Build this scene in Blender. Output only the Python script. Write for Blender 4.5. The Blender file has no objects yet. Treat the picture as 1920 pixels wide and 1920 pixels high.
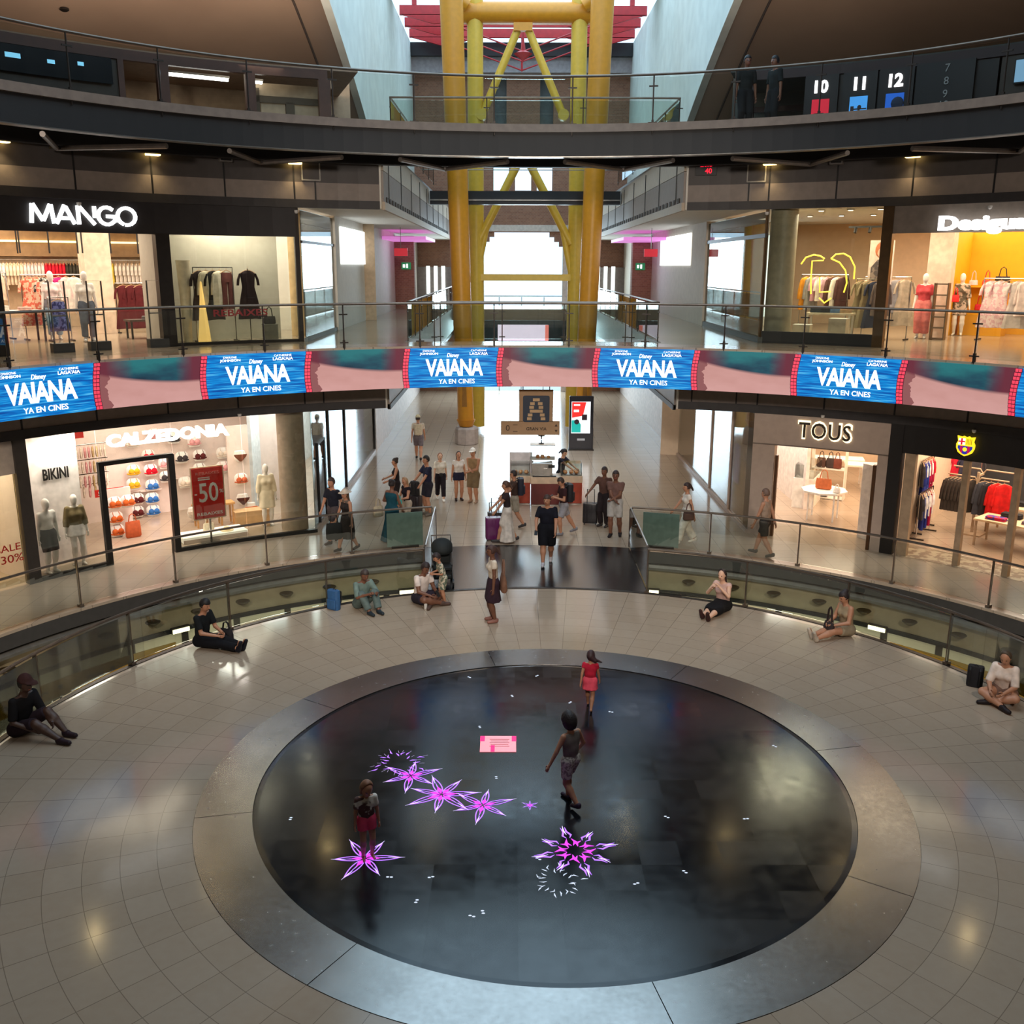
import bpy, bmesh, math, random
import numpy as np
from math import sin, cos, pi, radians, hypot
from mathutils import Vector, Matrix
random.seed(7)
SC = bpy.context.scene
COL = SC.collection
# ---------------------------------------------------------------- camera
cam_d = bpy.data.cameras.new('camera'); cam = bpy.data.objects.new('camera', cam_d); COL.objects.link(cam)
TH, YAW, ROLL = radians(14.187), radians(.17), radians(.173)
FW = Vector((sin(YAW)*cos(TH), cos(YAW)*cos(TH), -sin(TH)))
_r = Vector((cos(YAW), -sin(YAW), 0)); _u = _r.cross(FW)
RT = _r*cos(ROLL)+_u*sin(ROLL); UP = -_r*sin(ROLL)+_u*cos(ROLL)
M = Matrix.Identity(4)
for i in range(3): M[i][0], M[i][1], M[i][2] = RT[i], UP[i], -FW[i]
M.translation = (-.606, -12.33, 7.0)
cam.matrix_world = M
cam_d.sensor_width = 36; cam_d.lens = 36*1823/1920; cam_d.clip_start = .05; cam_d.clip_end = 300
SC.camera = cam
# ---------------------------------------------------------------- world, light, exposure
SC.view_settings.view_transform = 'Standard'; SC.view_settings.look = 'None'
SC.view_settings.gamma = 1; SC.view_settings.use_curve_mapping = False
SC.view_settings.exposure = 0.0
cy = SC.cycles
cy.max_bounces = 9; cy.diffuse_bounces = 3; cy.glossy_bounces = 4; cy.transmission_bounces = 4; cy.transparent_max_bounces = 24
cy.sample_clamp_indirect = 6; cy.caustics_reflective = False; cy.caustics_refractive = False
W = bpy.data.worlds.new('world'); SC.world = W; W.use_nodes = True
W.node_tree.nodes['Background'].inputs[0].default_value = (.52, .78, 1.0, 1)
W.node_tree.nodes['Background'].inputs[1].default_value = 2.3
def area(name, loc, target, sx, sy, power, color, shape='RECTANGLE'):
    d = bpy.data.lights.new(name, 'AREA'); d.shape = shape; d.size = sx; d.size_y = sy; d.energy = power; d.color = color
    o = bpy.data.objects.new(name, d); COL.objects.link(o); o.location = loc
    o.rotation_euler = (Vector(target)-Vector(loc)).to_track_quat('-Z', 'Y').to_euler()
    return o
area('dome_fill_light', (0, 0, 16.6), (0, 0, 0), 9, 9, 400, (1, .84, .68), 'DISK')  # overhead fill added under the open dome centre, no real fixture
area('roof_glazing_daylight', (0, 29, 20.6), (0, 29, 0), 10, 26, 800, (.66, .87, 1))
area('arch_daylight', (0, 43.6, 4.6), (0, 20, 1), 4.6, 8, 1400, (.68, .88, 1))
for _a, _p in ((112, 130), (128, 190), (144, 150), (68, 44), (52, 22), (36, 10)):
    _q = Vector((17.2*cos(radians(_a)), 17.2*sin(radians(_a)), 12.1)); _t = Vector((22.5*cos(radians(_a)), 22.5*sin(radians(_a)), 20.5))
    area('dome_edge_fill', _q, _t, 4.2, .25, _p, (1, .80, .64))  # unseen fill strips added to brighten the dome lining
def front_fill(x, tx, tz, power, ang):  # fill spots added behind the camera to light the far fronts
    d = bpy.data.lights.new('front_fill_spot', 'SPOT'); d.energy = power; d.color = (1, .89, .78); d.spot_size = radians(ang); d.spot_blend = .6; d.shadow_soft_size = .5
    o = bpy.data.objects.new('front_fill_spot', d); COL.objects.link(o); o.location = (x, -10.2, 9.25); o.rotation_euler = (Vector((tx, 13, tz))-o.location).to_track_quat('-Z', 'Y').to_euler()
for _x, _tx in ((-5, -9), (0, 0), (5, 9)): front_fill(_x, _tx, 3.2, 5200, 52)
area('void_fill_light', (0, 0, -3.3), (0, 0, 5), 22, 22, 420, (1, .92, .74), 'DISK')  # added fill from below that brightens the void wall
# ---------------------------------------------------------------- helpers
def srgb(c):
    return tuple(((v/255)/12.92 if v/255 <= .04045 else ((v/255+.055)/1.055)**2.4) for v in c)
MATS = {}
def mat(name, c=(128,128,128), rough=.5, metal=0, emit=None, es=1.0, var=.10, scale=6, spec=.5, c2=None, coat=0):
    """procedural material: base colour broken up by a noise texture"""
    if name in MATS: return MATS[name]
    m = bpy.data.materials.new(name); m.use_nodes = True; MATS[name] = m
    nt = m.node_tree; b = nt.nodes['Principled BSDF']; L = nt.links.new
    a = srgb(c)
    if c2 is None: lo = tuple(max(0, v*(1-var)) for v in a); hi = tuple(min(1, v*(1+var)) for v in a)
    else: lo, hi = a, srgb(c2)
    tc = nt.nodes.new('ShaderNodeTexCoord'); nz = nt.nodes.new('ShaderNodeTexNoise'); nz.inputs['Scale'].default_value = scale; nz.inputs['Detail'].default_value = 2
    cr = nt.nodes.new('ShaderNodeValToRGB'); cr.color_ramp.elements[0].position = .35; cr.color_ramp.elements[1].position = .65
    if c2 is not None: cr.color_ramp.elements[0].position = .47; cr.color_ramp.elements[1].position = .53
    cr.color_ramp.elements[0].color = (*lo, 1); cr.color_ramp.elements[1].color = (*hi, 1)
    L(tc.outputs['Object'], nz.inputs['Vector']); L(nz.outputs['Fac'], cr.inputs['Fac'])
    L(cr.outputs['Color'], b.inputs['Base Color'])
    b.inputs['Roughness'].default_value = rough; b.inputs['Metallic'].default_value = metal
    b.inputs['Specular IOR Level'].default_value = spec; b.inputs['Coat Weight'].default_value = coat
    if emit is not None:
        b.inputs['Emission Color'].default_value = (*srgb(emit), 1); b.inputs['Emission Strength'].default_value = es
    return m
def glassmat(name, tint=(225,240,235), refl=.10, rough=0.0):
    if name in MATS: return MATS[name]
    m = bpy.data.materials.new(name); m.use_nodes = True; MATS[name] = m
    nt = m.node_tree; nt.nodes.clear(); L = nt.links.new
    out = nt.nodes.new('ShaderNodeOutputMaterial'); tr = nt.nodes.new('ShaderNodeBsdfTransparent'); gl = nt.nodes.new('ShaderNodeBsdfGlossy')
    mx = nt.nodes.new('ShaderNodeMixShader'); fr = nt.nodes.new('ShaderNodeFresnel'); fr.inputs['IOR'].default_value = 1.45
    ad = nt.nodes.new('ShaderNodeMath'); ad.operation = 'MULTIPLY_ADD'; ad.inputs[1].default_value = .9; ad.inputs[2].default_value = refl*.25; ad.use_clamp = True
    nz = nt.nodes.new('ShaderNodeTexNoise'); nz.inputs['Scale'].default_value = .8
    mc = nt.nodes.new('ShaderNodeMixRGB'); t = srgb(tint); mc.inputs[1].default_value = (*t, 1); mc.inputs[2].default_value = (*[v*.96 for v in t], 1)
    L(nz.outputs['Fac'], mc.inputs[0]); L(mc.outputs[0], tr.inputs['Color'])
    gl.inputs['Roughness'].default_value = rough
    L(fr.outputs[0], ad.inputs[0]); L(ad.outputs[0], mx.inputs[0]); L(tr.outputs[0], mx.inputs[1]); L(gl.outputs[0], mx.inputs[2]); L(mx.outputs[0], out.inputs[0])
    return m
def emis(name, c=(255,255,255), s=1.0, var=.04):
    return mat(name, c, .5, emit=c, es=s, var=var)
class NT:
    """tiny node-graph writer for the tiled and screen materials"""
    def __init__(s, name, rough=.5, spec=.5, metal=0):
        s.m = bpy.data.materials.new(name); s.m.use_nodes = True; s.t = s.m.node_tree; s.b = s.t.nodes['Principled BSDF']
        s.b.inputs['Roughness'].default_value = rough; s.b.inputs['Specular IOR Level'].default_value = spec; s.b.inputs['Metallic'].default_value = metal
    def n(s, typ, **kw):
        o = s.t.nodes.new('ShaderNode'+typ)
        for k, v in kw.items(): setattr(o, k, v)
        return o
    def l(s, a, b): s.t.links.new(a, b)
    def math(s, op, a, b=None, c=None):
        o = s.n('Math', operation=op)
        for i, v in enumerate((a, b, c)):
            if v is None: continue
            if isinstance(v, (int, float)): o.inputs[i].default_value = v
            else: s.l(v, o.inputs[i])
        return o.outputs[0]
    def ramp(s, f, stops):
        o = s.n('ValToRGB'); e = o.color_ramp.elements
        while len(e) < len(stops): e.new(.5)
        for q, (p, c) in zip(e, stops): q.position = p; q.color = (*srgb(c), 1)
        s.l(f, o.inputs[0]); return o.outputs[0]
    def mix(s, f, a, b, typ='MIX'):
        o = s.n('MixRGB', blend_type=typ)
        for i, v in enumerate((f, a, b)):
            if isinstance(v, (int, float)): o.inputs[i].default_value = v
            elif isinstance(v, tuple): o.inputs[i].default_value = (*srgb(v), 1)
            else: s.l(v, o.inputs[i])
        return o.outputs[0]
    def xyz(s, which='Object'):
        tc = s.n('TexCoord'); sp = s.n('SeparateXYZ'); s.l(tc.outputs[which], sp.inputs[0]); return sp.outputs[0], sp.outputs[1], sp.outputs[2], tc.outputs[which]
    def noise(s, vec, scale, detail=2):
        o = s.n('TexNoise'); o.inputs['Scale'].default_value = scale; o.inputs['Detail'].default_value = detail
        if vec is not None: s.l(vec, o.inputs['Vector'])
        return o.outputs['Fac']
    def line(s, v, w):   # 1 on grout lines at whole numbers of v
        f = s.math('FRACT', v); d = s.math('MINIMUM', f, s.math('SUBTRACT', 1.0, f)); return s.math('LESS_THAN', d, w)
    def cellnoise(s, a, b):
        cb = s.n('CombineXYZ'); s.l(s.math('FLOOR', a), cb.inputs[0]); s.l(s.math('FLOOR', b), cb.inputs[1])
        o = s.n('TexWhiteNoise', noise_dimensions='2D'); s.l(cb.outputs[0], o.inputs['Vector']); return o.outputs['Value']
def P(r, a, z=0.0): return Vector((r*cos(radians(a)), r*sin(radians(a)), z))
class MB:
    def __init__(s): s.v = []; s.f = []; s.mi = []; s.cur = 0
    def add(s, vs, fs):
        o = len(s.v); s.v += [tuple(p) for p in vs]; s.f += [tuple(o+i for i in f) for f in fs]; s.mi += [s.cur]*len(fs); return s
    def box(s, c, d, rz=0, top=1.0, m=None):
        x, y, z = d[0]/2, d[1]/2, d[2]/2; R = Matrix.Rotation(rz, 3, 'Z') if m is None else m; c = Vector(c)
        vs = [c+R @ Vector((sx*x*(top if sz > 0 else 1), sy*y*(top if sz > 0 else 1), sz*z)) for sz in (-1, 1) for sy in (-1, 1) for sx in (-1, 1)]
        return s.add(vs, [(0,2,3,1),(4,5,7,6),(0,1,5,4),(2,6,7,3),(0,4,6,2),(1,3,7,5)])
    def rbox(s, c, d, r=.02, rz=0, n=3):
        """box with rounded vertical corners"""
        x, y, z = d[0]/2-r, d[1]/2-r, d[2]/2; pts = []
        for k, (sx, sy) in enumerate(((1,1),(-1,1),(-1,-1),(1,-1))):
            for i in range(n+1):
                a = (k+i/n)*pi/2; pts.append((sx*x+r*cos(a), sy*y+r*sin(a)))
        R = Matrix.Rotation(rz, 3, 'Z'); c = Vector(c)
        N = len(pts); e = min(r*.5, z*.5)
        rings = [(.94, -z), (1, -z+e), (1, z-e), (.94, z)]
        vs = [c+R @ Vector((p[0]*q, p[1]*q, h)) for q, h in rings for p in pts]
        fs = [(k*N+i, k*N+(i+1) % N, (k+1)*N+(i+1) % N, (k+1)*N+i) for k in range(3) for i in range(N)]
        fs += [tuple(reversed(range(N))), tuple(3*N+i for i in range(N))]
        return s.add(vs, fs)
    def tube(s, pts, r, n=8, r1=None, cap=True):
        pts = [Vector(p) for p in pts]; k = len(pts); vs = []; prev = None
        for i, p in enumerate(pts):
            t = (pts[min(i+1, k-1)]-pts[max(i-1, 0)]).normalized()
            if prev is None: a = Vector((0,0,1)) if abs(t.z) < .9 else Vector((1,0,0))
            else: a = prev
            u = (a-t*a.dot(t)).normalized(); w = t.cross(u); prev = u
            rr = r if r1 is None else r+(r1-r)*i/(k-1)
            vs += [p+(u*cos(2*pi*j/n)+w*sin(2*pi*j/n))*rr for j in range(n)]
        fs = [(i*n+j, i*n+(j+1) % n, (i+1)*n+(j+1) % n, (i+1)*n+j) for i in range(k-1) for j in range(n)]
        if cap: fs += [tuple(reversed(range(n))), tuple((k-1)*n+j for j in range(n))]
        return s.add(vs, fs)
    def lathe(s, prof, c=(0,0,0), n=16, sx=1, sy=1):
        c = Vector(c); k = len(prof)
        vs = [c+Vector((r*cos(2*pi*j/n)*sx, r*sin(2*pi*j/n)*sy, z)) for r, z in prof for j in range(n)]
        fs = [(i*n+j, i*n+(j+1) % n, (i+1)*n+(j+1) % n, (i+1)*n+j) for i in range(k-1) for j in range(n)]
        fs += [tuple(reversed(range(n))), tuple((k-1)*n+j for j in range(n))]
        return s.add(vs, fs)
    def ball(s, c, r, n=10, sc=(1,1,1)):
        m = max(4, n//2+1)
        prof = [(max(1e-4, sin(pi*i/m))*1.0, -cos(pi*i/m)) for i in range(m+1)]
        c = Vector(c); k = len(prof)
        vs = [c+Vector((q*cos(2*pi*j/n)*r*sc[0], q*sin(2*pi*j/n)*r*sc[1], z*r*sc[2])) for q, z in prof for j in range(n)]
        return s.add(vs, [(i*n+j, i*n+(j+1) % n, (i+1)*n+(j+1) % n, (i+1)*n+j) for i in range(k-1) for j in range(n)])
    def arc(s, prof, a0, a1, n=None, c=(0,0)):
        """closed (r,z) profile swept about the vertical axis from a0 to a1 degrees"""
        full = abs(abs(a1-a0)-360) < 1e-6
        if n is None: n = max(1, int(abs(a1-a0)/2.2))
        k = len(prof); m = n if full else n+1
        vs = [(c[0]+r*cos(radians(a0+(a1-a0)*i/n)), c[1]+r*sin(radians(a0+(a1-a0)*i/n)), z) for i in range(m) for r, z in prof]
        fs = [(i*k+j, ((i+1) % m)*k+j, ((i+1) % m)*k+(j+1) % k, i*k+(j+1) % k) for i in range(n) for j in range(k)]
        if not full: fs += [tuple(range(k)), tuple(reversed([(m-1)*k+j for j in range(k)]))]
        return s.add(vs, fs)
    def band(s, r, z0, z1, a0, a1, t=.02, n=None):
        return s.arc([(r, z0), (r+t, z0), (r+t, z1), (r, z1)], a0, a1, n)
    def prism(s, poly, z0, z1):
        n = len(poly); vs = [(p[0], p[1], z0) for p in poly]+[(p[0], p[1], z1) for p in poly]
        return s.add(vs, [tuple(reversed(range(n))), tuple(range(n, 2*n))]+[(i, (i+1) % n, n+(i+1) % n, n+i) for i in range(n)])
    def xprism(s, poly, y0, y1):
        """polygon in (x,z) extruded along y"""
        n = len(poly); vs = [(p[0], y0, p[1]) for p in poly]+[(p[0], y1, p[1]) for p in poly]
        return s.add(vs, [tuple(range(n)), tuple(reversed(range(n, 2*n)))]+[(i, n+i, n+(i+1) % n, (i+1) % n) for i in range(n)])
    def loft(s, rows, cap=True):
        n = len(rows[0]); vs = [p for r in rows for p in r]; k = len(rows)
        fs = [(i*n+j, i*n+(j+1) % n, (i+1)*n+(j+1) % n, (i+1)*n+j) for i in range(k-1) for j in range(n)]
        if cap: fs += [tuple(reversed(range(n))), tuple((k-1)*n+j for j in range(n))]
        return s.add(vs, fs)
def mesh_of(name, mb, mats, smooth=False):
    me = bpy.data.meshes.new(name); me.from_pydata(mb.v, [], mb.f)
    bm = bmesh.new(); bm.from_mesh(me); bmesh.ops.recalc_face_normals(bm, faces=bm.faces); bm.to_mesh(me); bm.free()
    if not isinstance(mats, (list, tuple)): mats = [mats]
    for m in mats: me.materials.append(m)
    if len(mats) > 1: me.polygons.foreach_set('material_index', mb.mi)
    if smooth:
        me.polygons.foreach_set('use_smooth', [True]*len(me.polygons))
        try: me.set_sharp_from_angle(angle=radians(38))
        except Exception: pass
    me.update(); return me
def obj(name, mb, m, parent=None, smooth=False, loc=None, rz=0, label=None):
    o = bpy.data.objects.new(name, mesh_of(name, mb, m, smooth) if isinstance(mb, MB) else mb); COL.objects.link(o)
    if parent: o.parent = parent
    if loc is not None: o.location = loc
    if rz: o.rotation_euler = (0, 0, rz)
    if label: o['label'] = label
    return o
def tag(o, label, cat, group=None, kind=None):
    o['label'] = label; o['category'] = cat
    if group: o['group'] = group
    if kind: o['kind'] = kind
    return o
def thing(name, label, cat, loc=(0,0,0), rz=0, group=None):
    o = bpy.data.objects.new(name, None); COL.objects.link(o); o.location = loc; o.rotation_euler = (0, 0, rz); o.empty_display_size = .1
    return tag(o, label, cat, group)
def solo(name, mb, m, label, cat, loc=None, rz=0, group=None, smooth=False):
    return tag(obj(name, mb, m, None, smooth, loc, rz), label, cat, group)
def struct(name, mb, m, parent=None, smooth=False):
    o = obj(name, mb, m, parent, smooth)
    if not parent: o['kind'] = 'structure'
    return o
def kids(o): return [c for c in COL.objects if c.parent == o]
def dup(root, loc, rz=None, label=None, group=None, scale=None, mats=None):
    def cp(o, par):
        c = o.copy(); COL.objects.link(c)
        if par: c.parent = par
        for ch in o.children: cp(ch, c)
        return c
    r = cp(root, None); r.location = loc
    if rz is not None: r.rotation_euler = (0, 0, rz)
    if label: r['label'] = label
    if group: r['group'] = group
    if scale: r.scale = scale if isinstance(scale, tuple) else (scale,)*3
    return r
def out_rz(a): return radians(a-90)      # local -Y looks at the atrium centre from angle a
# ---- lettering: flat outlines turned into meshes
def text_mb(body, h, width=None, bold=0.0, depth=.03, spacing=1.0, shear=0.0):
    c = bpy.data.curves.new('t', 'FONT'); c.body = body; c.size = 1; c.offset = bold; c.extrude = .5; c.align_x = 'CENTER'; c.space_character = spacing; c.shear = shear; c.resolution_u = 3
    o = bpy.data.objects.new('t', c); COL.objects.link(o)
    dg = bpy.context.evaluated_depsgraph_get(); me = o.evaluated_get(dg).to_mesh()
    vs = [v.co.copy() for v in me.vertices]; fs = [tuple(p.vertices) for p in me.polygons]
    o.evaluated_get(dg).to_mesh_clear(); bpy.data.objects.remove(o); bpy.data.curves.remove(c)
    x0 = min(v.x for v in vs); x1 = max(v.x for v in vs); y0 = min(v.y for v in vs); y1 = max(v.y for v in vs)
    sy = h/(y1-y0); sx = width/(x1-x0) if width else sy
    mb = MB(); mb.add([((v.x-(x0+x1)/2)*sx, v.z*depth, (v.y-(y0+y1)/2)*sy) for v in vs], fs)   # faces -Y, upright in XZ
    return mb
def on_cyl(mb, r, a, z):
    """bend a mesh built facing -Y onto the inside of a cylinder of radius r"""
    a = radians(a); out = MB(); out.f = mb.f; out.mi = mb.mi
    out.v = [((r+y)*cos(a-x/r), (r+y)*sin(a-x/r), z+q) for x, y, q in mb.v]; return out
def cyl_text(name, body, r, a, z, h, m, parent=None, width=None, bold=0, depth=.04, spacing=1.0, shear=0):
    return obj(name, on_cyl(text_mb(body, h, width, bold, depth, spacing, shear), r, a, z), m, parent)
# ---------------------------------------------------------------- surface materials
def marble_mat():
    g = NT('marble_floor', .13, .42); x, y, z, v = g.xyz()
    r = g.math('SQRT', g.math('ADD', g.math('MULTIPLY', x, x), g.math('MULTIPLY', y, y)))
    th = g.math('ARCTAN2', y, x)
    inner = g.math('LESS_THAN', r, 8.6)
    ru = g.math('MULTIPLY', g.math('SUBTRACT', r, 4.81), 1/.4215); tu = g.math('MULTIPLY', th, 76/(2*pi))
    xu = g.math('MULTIPLY', x, 1/.6); yu = g.math('MULTIPLY', y, 1/.6)
    a = g.mix(inner, xu, ru); b = g.mix(inner, yu, tu)
    ln = g.math('MAXIMUM', g.line(a, .010), g.line(b, .010))
    cell = g.cellnoise(a, b)
    n1 = g.noise(v, 1.3, 4); n2 = g.noise(v, 9, 4)
    base = g.mix(cell, (170, 148, 126), (178, 157, 136))
    base = g.mix(g.math('MULTIPLY', n1, .5), base, (160, 138, 118))
    base = g.mix(g.math('MULTIPLY', n2, .35), base, (190, 174, 154))
    base = g.mix(g.math('MULTIPLY', ln, .5), base, (70, 55, 44))
    g.l(base, g.b.inputs['Base Color'])
    g.l(g.math('ADD', g.math('MULTIPLY', n1, .03), g.math('MULTIPLY_ADD', inner, -.05, .15)), g.b.inputs['Roughness'])
    return g.m
def display_mat():
    g = NT('display_floor', .16, .5); x, y, z, v = g.xyz()
    ln = g.math('MAXIMUM', g.line(g.math('MULTIPLY', x, 2.0), .012), g.line(g.math('MULTIPLY', y, 2.0), .012))
    ce = g.cellnoise(g.math('MULTIPLY', x, 2.0), g.math('MULTIPLY', y, 2.0)); n = g.noise(v, 5, 5)
    base = g.mix(ce, (17, 19, 23), (25, 27, 32)); base = g.mix(g.math('MULTIPLY', ln, .8), base, (4, 4, 5))
    g.l(base, g.b.inputs['Base Color'])
    g.l(g.math('ADD', g.math('MULTIPLY', n, .16), g.math('MULTIPLY_ADD', ce, .06, .06)), g.b.inputs['Roughness']); return g.m
def brick_mat():
    g = NT('brick_wall', .85, .2); x, y, z, v = g.xyz()
    cb = g.n('CombineXYZ'); g.l(g.math('ADD', x, y), cb.inputs[0]); g.l(z, cb.inputs[1])
    br = g.n('TexBrick'); g.l(cb.outputs[0], br.inputs['Vector'])
    for k, c in (('Color1', (150, 104, 84)), ('Color2', (122, 80, 66)), ('Mortar', (150, 130, 115))): br.inputs[k].default_value = (*srgb(c), 1)
    br.inputs['Scale'].default_value = 3.2; br.inputs['Mortar Size'].default_value = .02
    b = g.mix(g.math('MULTIPLY', g.noise(v, 1.2, 4), .6), br.outputs['Color'], (166, 126, 104))
    g.l(b, g.b.inputs['Base Color']); return g.m
def steel_mat():
    g = NT('brushed_steel_ring', .24, .5, .95); x, y, z, v = g.xyz()
    n = g.noise(v, 1.6, 5); n2 = g.noise(v, 14, 3)
    g.l(g.mix(n, (132, 128, 124), (168, 164, 160)), g.b.inputs['Base Color'])
    g.l(g.math('ADD', g.math('MULTIPLY', n2, .16), .16), g.b.inputs['Roughness']); return g.m
def dome_mat():
    g = NT('dome_lining', .75, .2); x, y, z, v = g.xyz()
    n = g.noise(v, .35, 4); b = g.mix(n, (128, 108, 92), (160, 138, 120)); g.l(b, g.b.inputs['Base Color']); return g.m
MARBLE, DISPLAY, BRICK, STEELR, DOME = marble_mat(), display_mat(), brick_mat(), steel_mat(), dome_mat()
steel = mat('satin_steel', (150,146,140), .32, .9); darksteel = mat('dark_bronze_steel', (62,56,52), .4, .7)
black = mat('black_paint', (22,20,20), .45); darkpanel = mat('charcoal_cladding', (66,60,58), .5, var=.06)
greypanel = mat('taupe_cladding', (128,116,108), .45, var=.06); beigepanel = mat('beige_cladding', (176,160,142), .55, var=.05)
white = mat('white_plaster', (226,222,214), .7, var=.03); offwhite = mat('offwhite_wall', (214,202,188), .7, var=.04)
creamwall = mat('cream_wall', (224,206,184), .7, var=.04); concrete = mat('pale_concrete', (206,212,206), .8, var=.06, scale=1.5)
glass = glassmat('clear_glass', (232,240,236), .12); greenglass = glassmat('green_glass', (196,224,216), .18); shopglass = glassmat('shop_glass', (240,242,238), .10)
gloss_black = mat('polished_black_stone', (20,20,24), .20, var=.2, spec=.8)
yellow = mat('yellow_steel_shaded', (206,136,30), .38, var=.05); yellow_lit = mat('yellow_steel_lit', (214,172,58), .4, var=.05); red = mat('red_steel', (170,22,28), .4)  # same yellow steel: front pair coloured as shaded, back pair as lit
darkwood = mat('brown_joinery', (78,48,38), .5); chrome = mat('chrome', (200,200,200), .12, 1)
# ---------------------------------------------------------------- floors
f = MB().arc([(4.815, -.3), (8.42, -.3), (8.42, 0), (4.815, 0)], 0, 360, 160); struct('floor', f, MARBLE)
f = MB().arc([(8.36, -.42), (8.46, -.42), (8.46, .012), (8.36, .012)], 0, 360, 160); struct('trim_1', f, darksteel)
f = MB()
for a in range(0, 360, 45): f.arc([(4.075, -.25), (4.81, -.25), (4.81, .006), (4.075, .006)], a+.07+12, a+44.93+12, 22)
struct('trim_2', f, STEELR)
f = MB().arc([(11.88, -.06), (62, -.06), (62, 0), (11.88, 0)], 0, 360, 180); struct('floor_gallery', f, MARBLE)
# bridge between platform and gallery, its two ends following the circles
al = [radians(a) for a in np.linspace(73.1, 106.9, 17)]; ah = [radians(a) for a in np.linspace(102.0, 78.0, 17)]
f = MB().prism([(8.46*cos(a), 8.46*sin(a)) for a in al]+[(11.88*cos(a), 11.88*sin(a)) for a in ah], -.4, .004); struct('floor_bridge', f, gloss_black)
# ---------------------------------------------------------------- the void below the gallery
def gapa(a0, a1):
    return MB().arc([(11.88, -.36), (12.5, -.36), (12.5, -.065), (11.88, -.065)], a0, a1)
struct('trim_3', gapa(0, 360), mat('slab_edge', (58,54,52), .5))
struct('trim_4', MB().arc([(12.02+.1*cos(t), -.5+.1*sin(t)) for t in np.linspace(0, 2*pi, 9)[:-1]], 0, 360, 160), mat('round_duct', (120,116,110), .45, .4), None, True)
struct('wall_void', MB().band(12.2, -1.16, -.36, 0, 360, .2), mat('olive_cladding', (168,150,118), .6, var=.05))
struct('trim_5', MB().band(12.15, -1.26, -1.16, 0, 360, .2), black)
def void_glazing():
    m = MB()
    for a in range(0, 360, 6): m.band(12.3, -3.6, -1.26, a+.35, a+5.65, .05, 3)
    return m
struct('window_1', void_glazing(), mat('lower_shop_glazing', (196,186,150), .25, emit=(255,236,190), es=.22, var=.25, scale=.8))
m = MB()
for a in range(0, 360, 6): m.band(12.26, -3.6, -1.26, a-.35, a+.35, .12, 1)
struct('trim_6', m, mat('void_mullion', (70,64,52), .5))
struct('floor_lower', MB().arc([(.01, -3.7), (12.5, -3.7), (12.5, -3.6), (.01, -3.6)], 0, 360, 64), mat('lower_floor', (120,112,100), .3))
t = thing('wayfinding_band', 'mustard yellow wayfinding band around the void below the floor gap', 'sign')
ymat = mat('mustard_board', (168,126,28), .6, emit=(150,108,20), es=.05)
for a0, a1, words in ((134, 158, ((154.6, 'Cinemas'), (149.2, 'Botigues'), (143.2, 'Mirador'), (137.6, 'Aparcament'))), (22, 46.5, ((43.5, 'Botigues'), (37.5, 'Cinemas'), (30, 'Mirador')))):
    b = obj('sign_board', MB().band(11.84, -1.72, -1.36, a0, a1, .03), ymat, t)
    for a in np.arange(a0+1.5, a1, 5.8): obj('arrow_mark', on_cyl(MB().box((0, 0, 0), (.09, .02, .09)), 11.83, a, -1.52), black, b)
    for a, w in words: cyl_text('direction_text', w, 11.825, a, -1.53, .08, black, b, None, 0, .01)
for a0, a1 in ((134, 158), (22, 46.5)):
    for a in np.arange(a0+.5, a1, 4.2): obj('bracket', MB().tube([P(11.87, a, -1.7), P(11.9, a, -2.6)], .025, 6), darksteel, t)
# wall lamps along the olive wall of the void
lamp = thing('wall_lamp', 'bronze saucer wall lamp on the olive wall below the floor gap', 'lamp', P(12.2, 0, -.82), out_rz(0), 'saucer lamps on the void wall')
obj('bowl', MB().lathe([(.015,-.085),(.06,-.075),(.13,-.03),(.17,.012),(.165,.02),(.10,.0),(.03,-.02)], (0,-.19,0), 16), mat('bronze_lamp', (92,76,52), .35, .6), lamp, True)
obj('arm', MB().tube([(0,0,-.02),(0,-.12,-.05),(0,-.19,-.07)], .018, 6), darksteel, lamp)
first = True
for a in [39.6, 44.9, 50.0, 55.1, 60.4, 65.3, 70.6, 109.9, 115.2, 120.4, 125.6, 130.8, 136.0, 141.2, 146.6, 151.8, 28.9, 34.3]:
    if first: lamp.location = P(12.2, a, -.82); lamp.rotation_euler = (0,0,out_rz(a)); first = False
    else: dup(lamp, P(12.2, a, -.82), out_rz(a))
g = 'bright strip lamps under the gallery edge'
for i, (a, w) in enumerate(((132.8, 'left of the seated man in black'), (48.5, 'right of the seated woman in shorts'), (105.6, 'beside the man in a white tee'), (75.2, 'by the right end of the black bridge'))):
    t = thing('strip_lamp', 'glowing cream strip lamp below the gallery edge '+w, 'lamp', P(12.12, a, -1.2), out_rz(a))
    obj('housing', MB().box((0, 0, .01), (.44, .1, .13)), darksteel, t)
    obj('diffuser', MB().box((0, -.055, .0), (.40, .03, .095)), emis('warm_tube', (255,238,190), 3.2), t)
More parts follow.
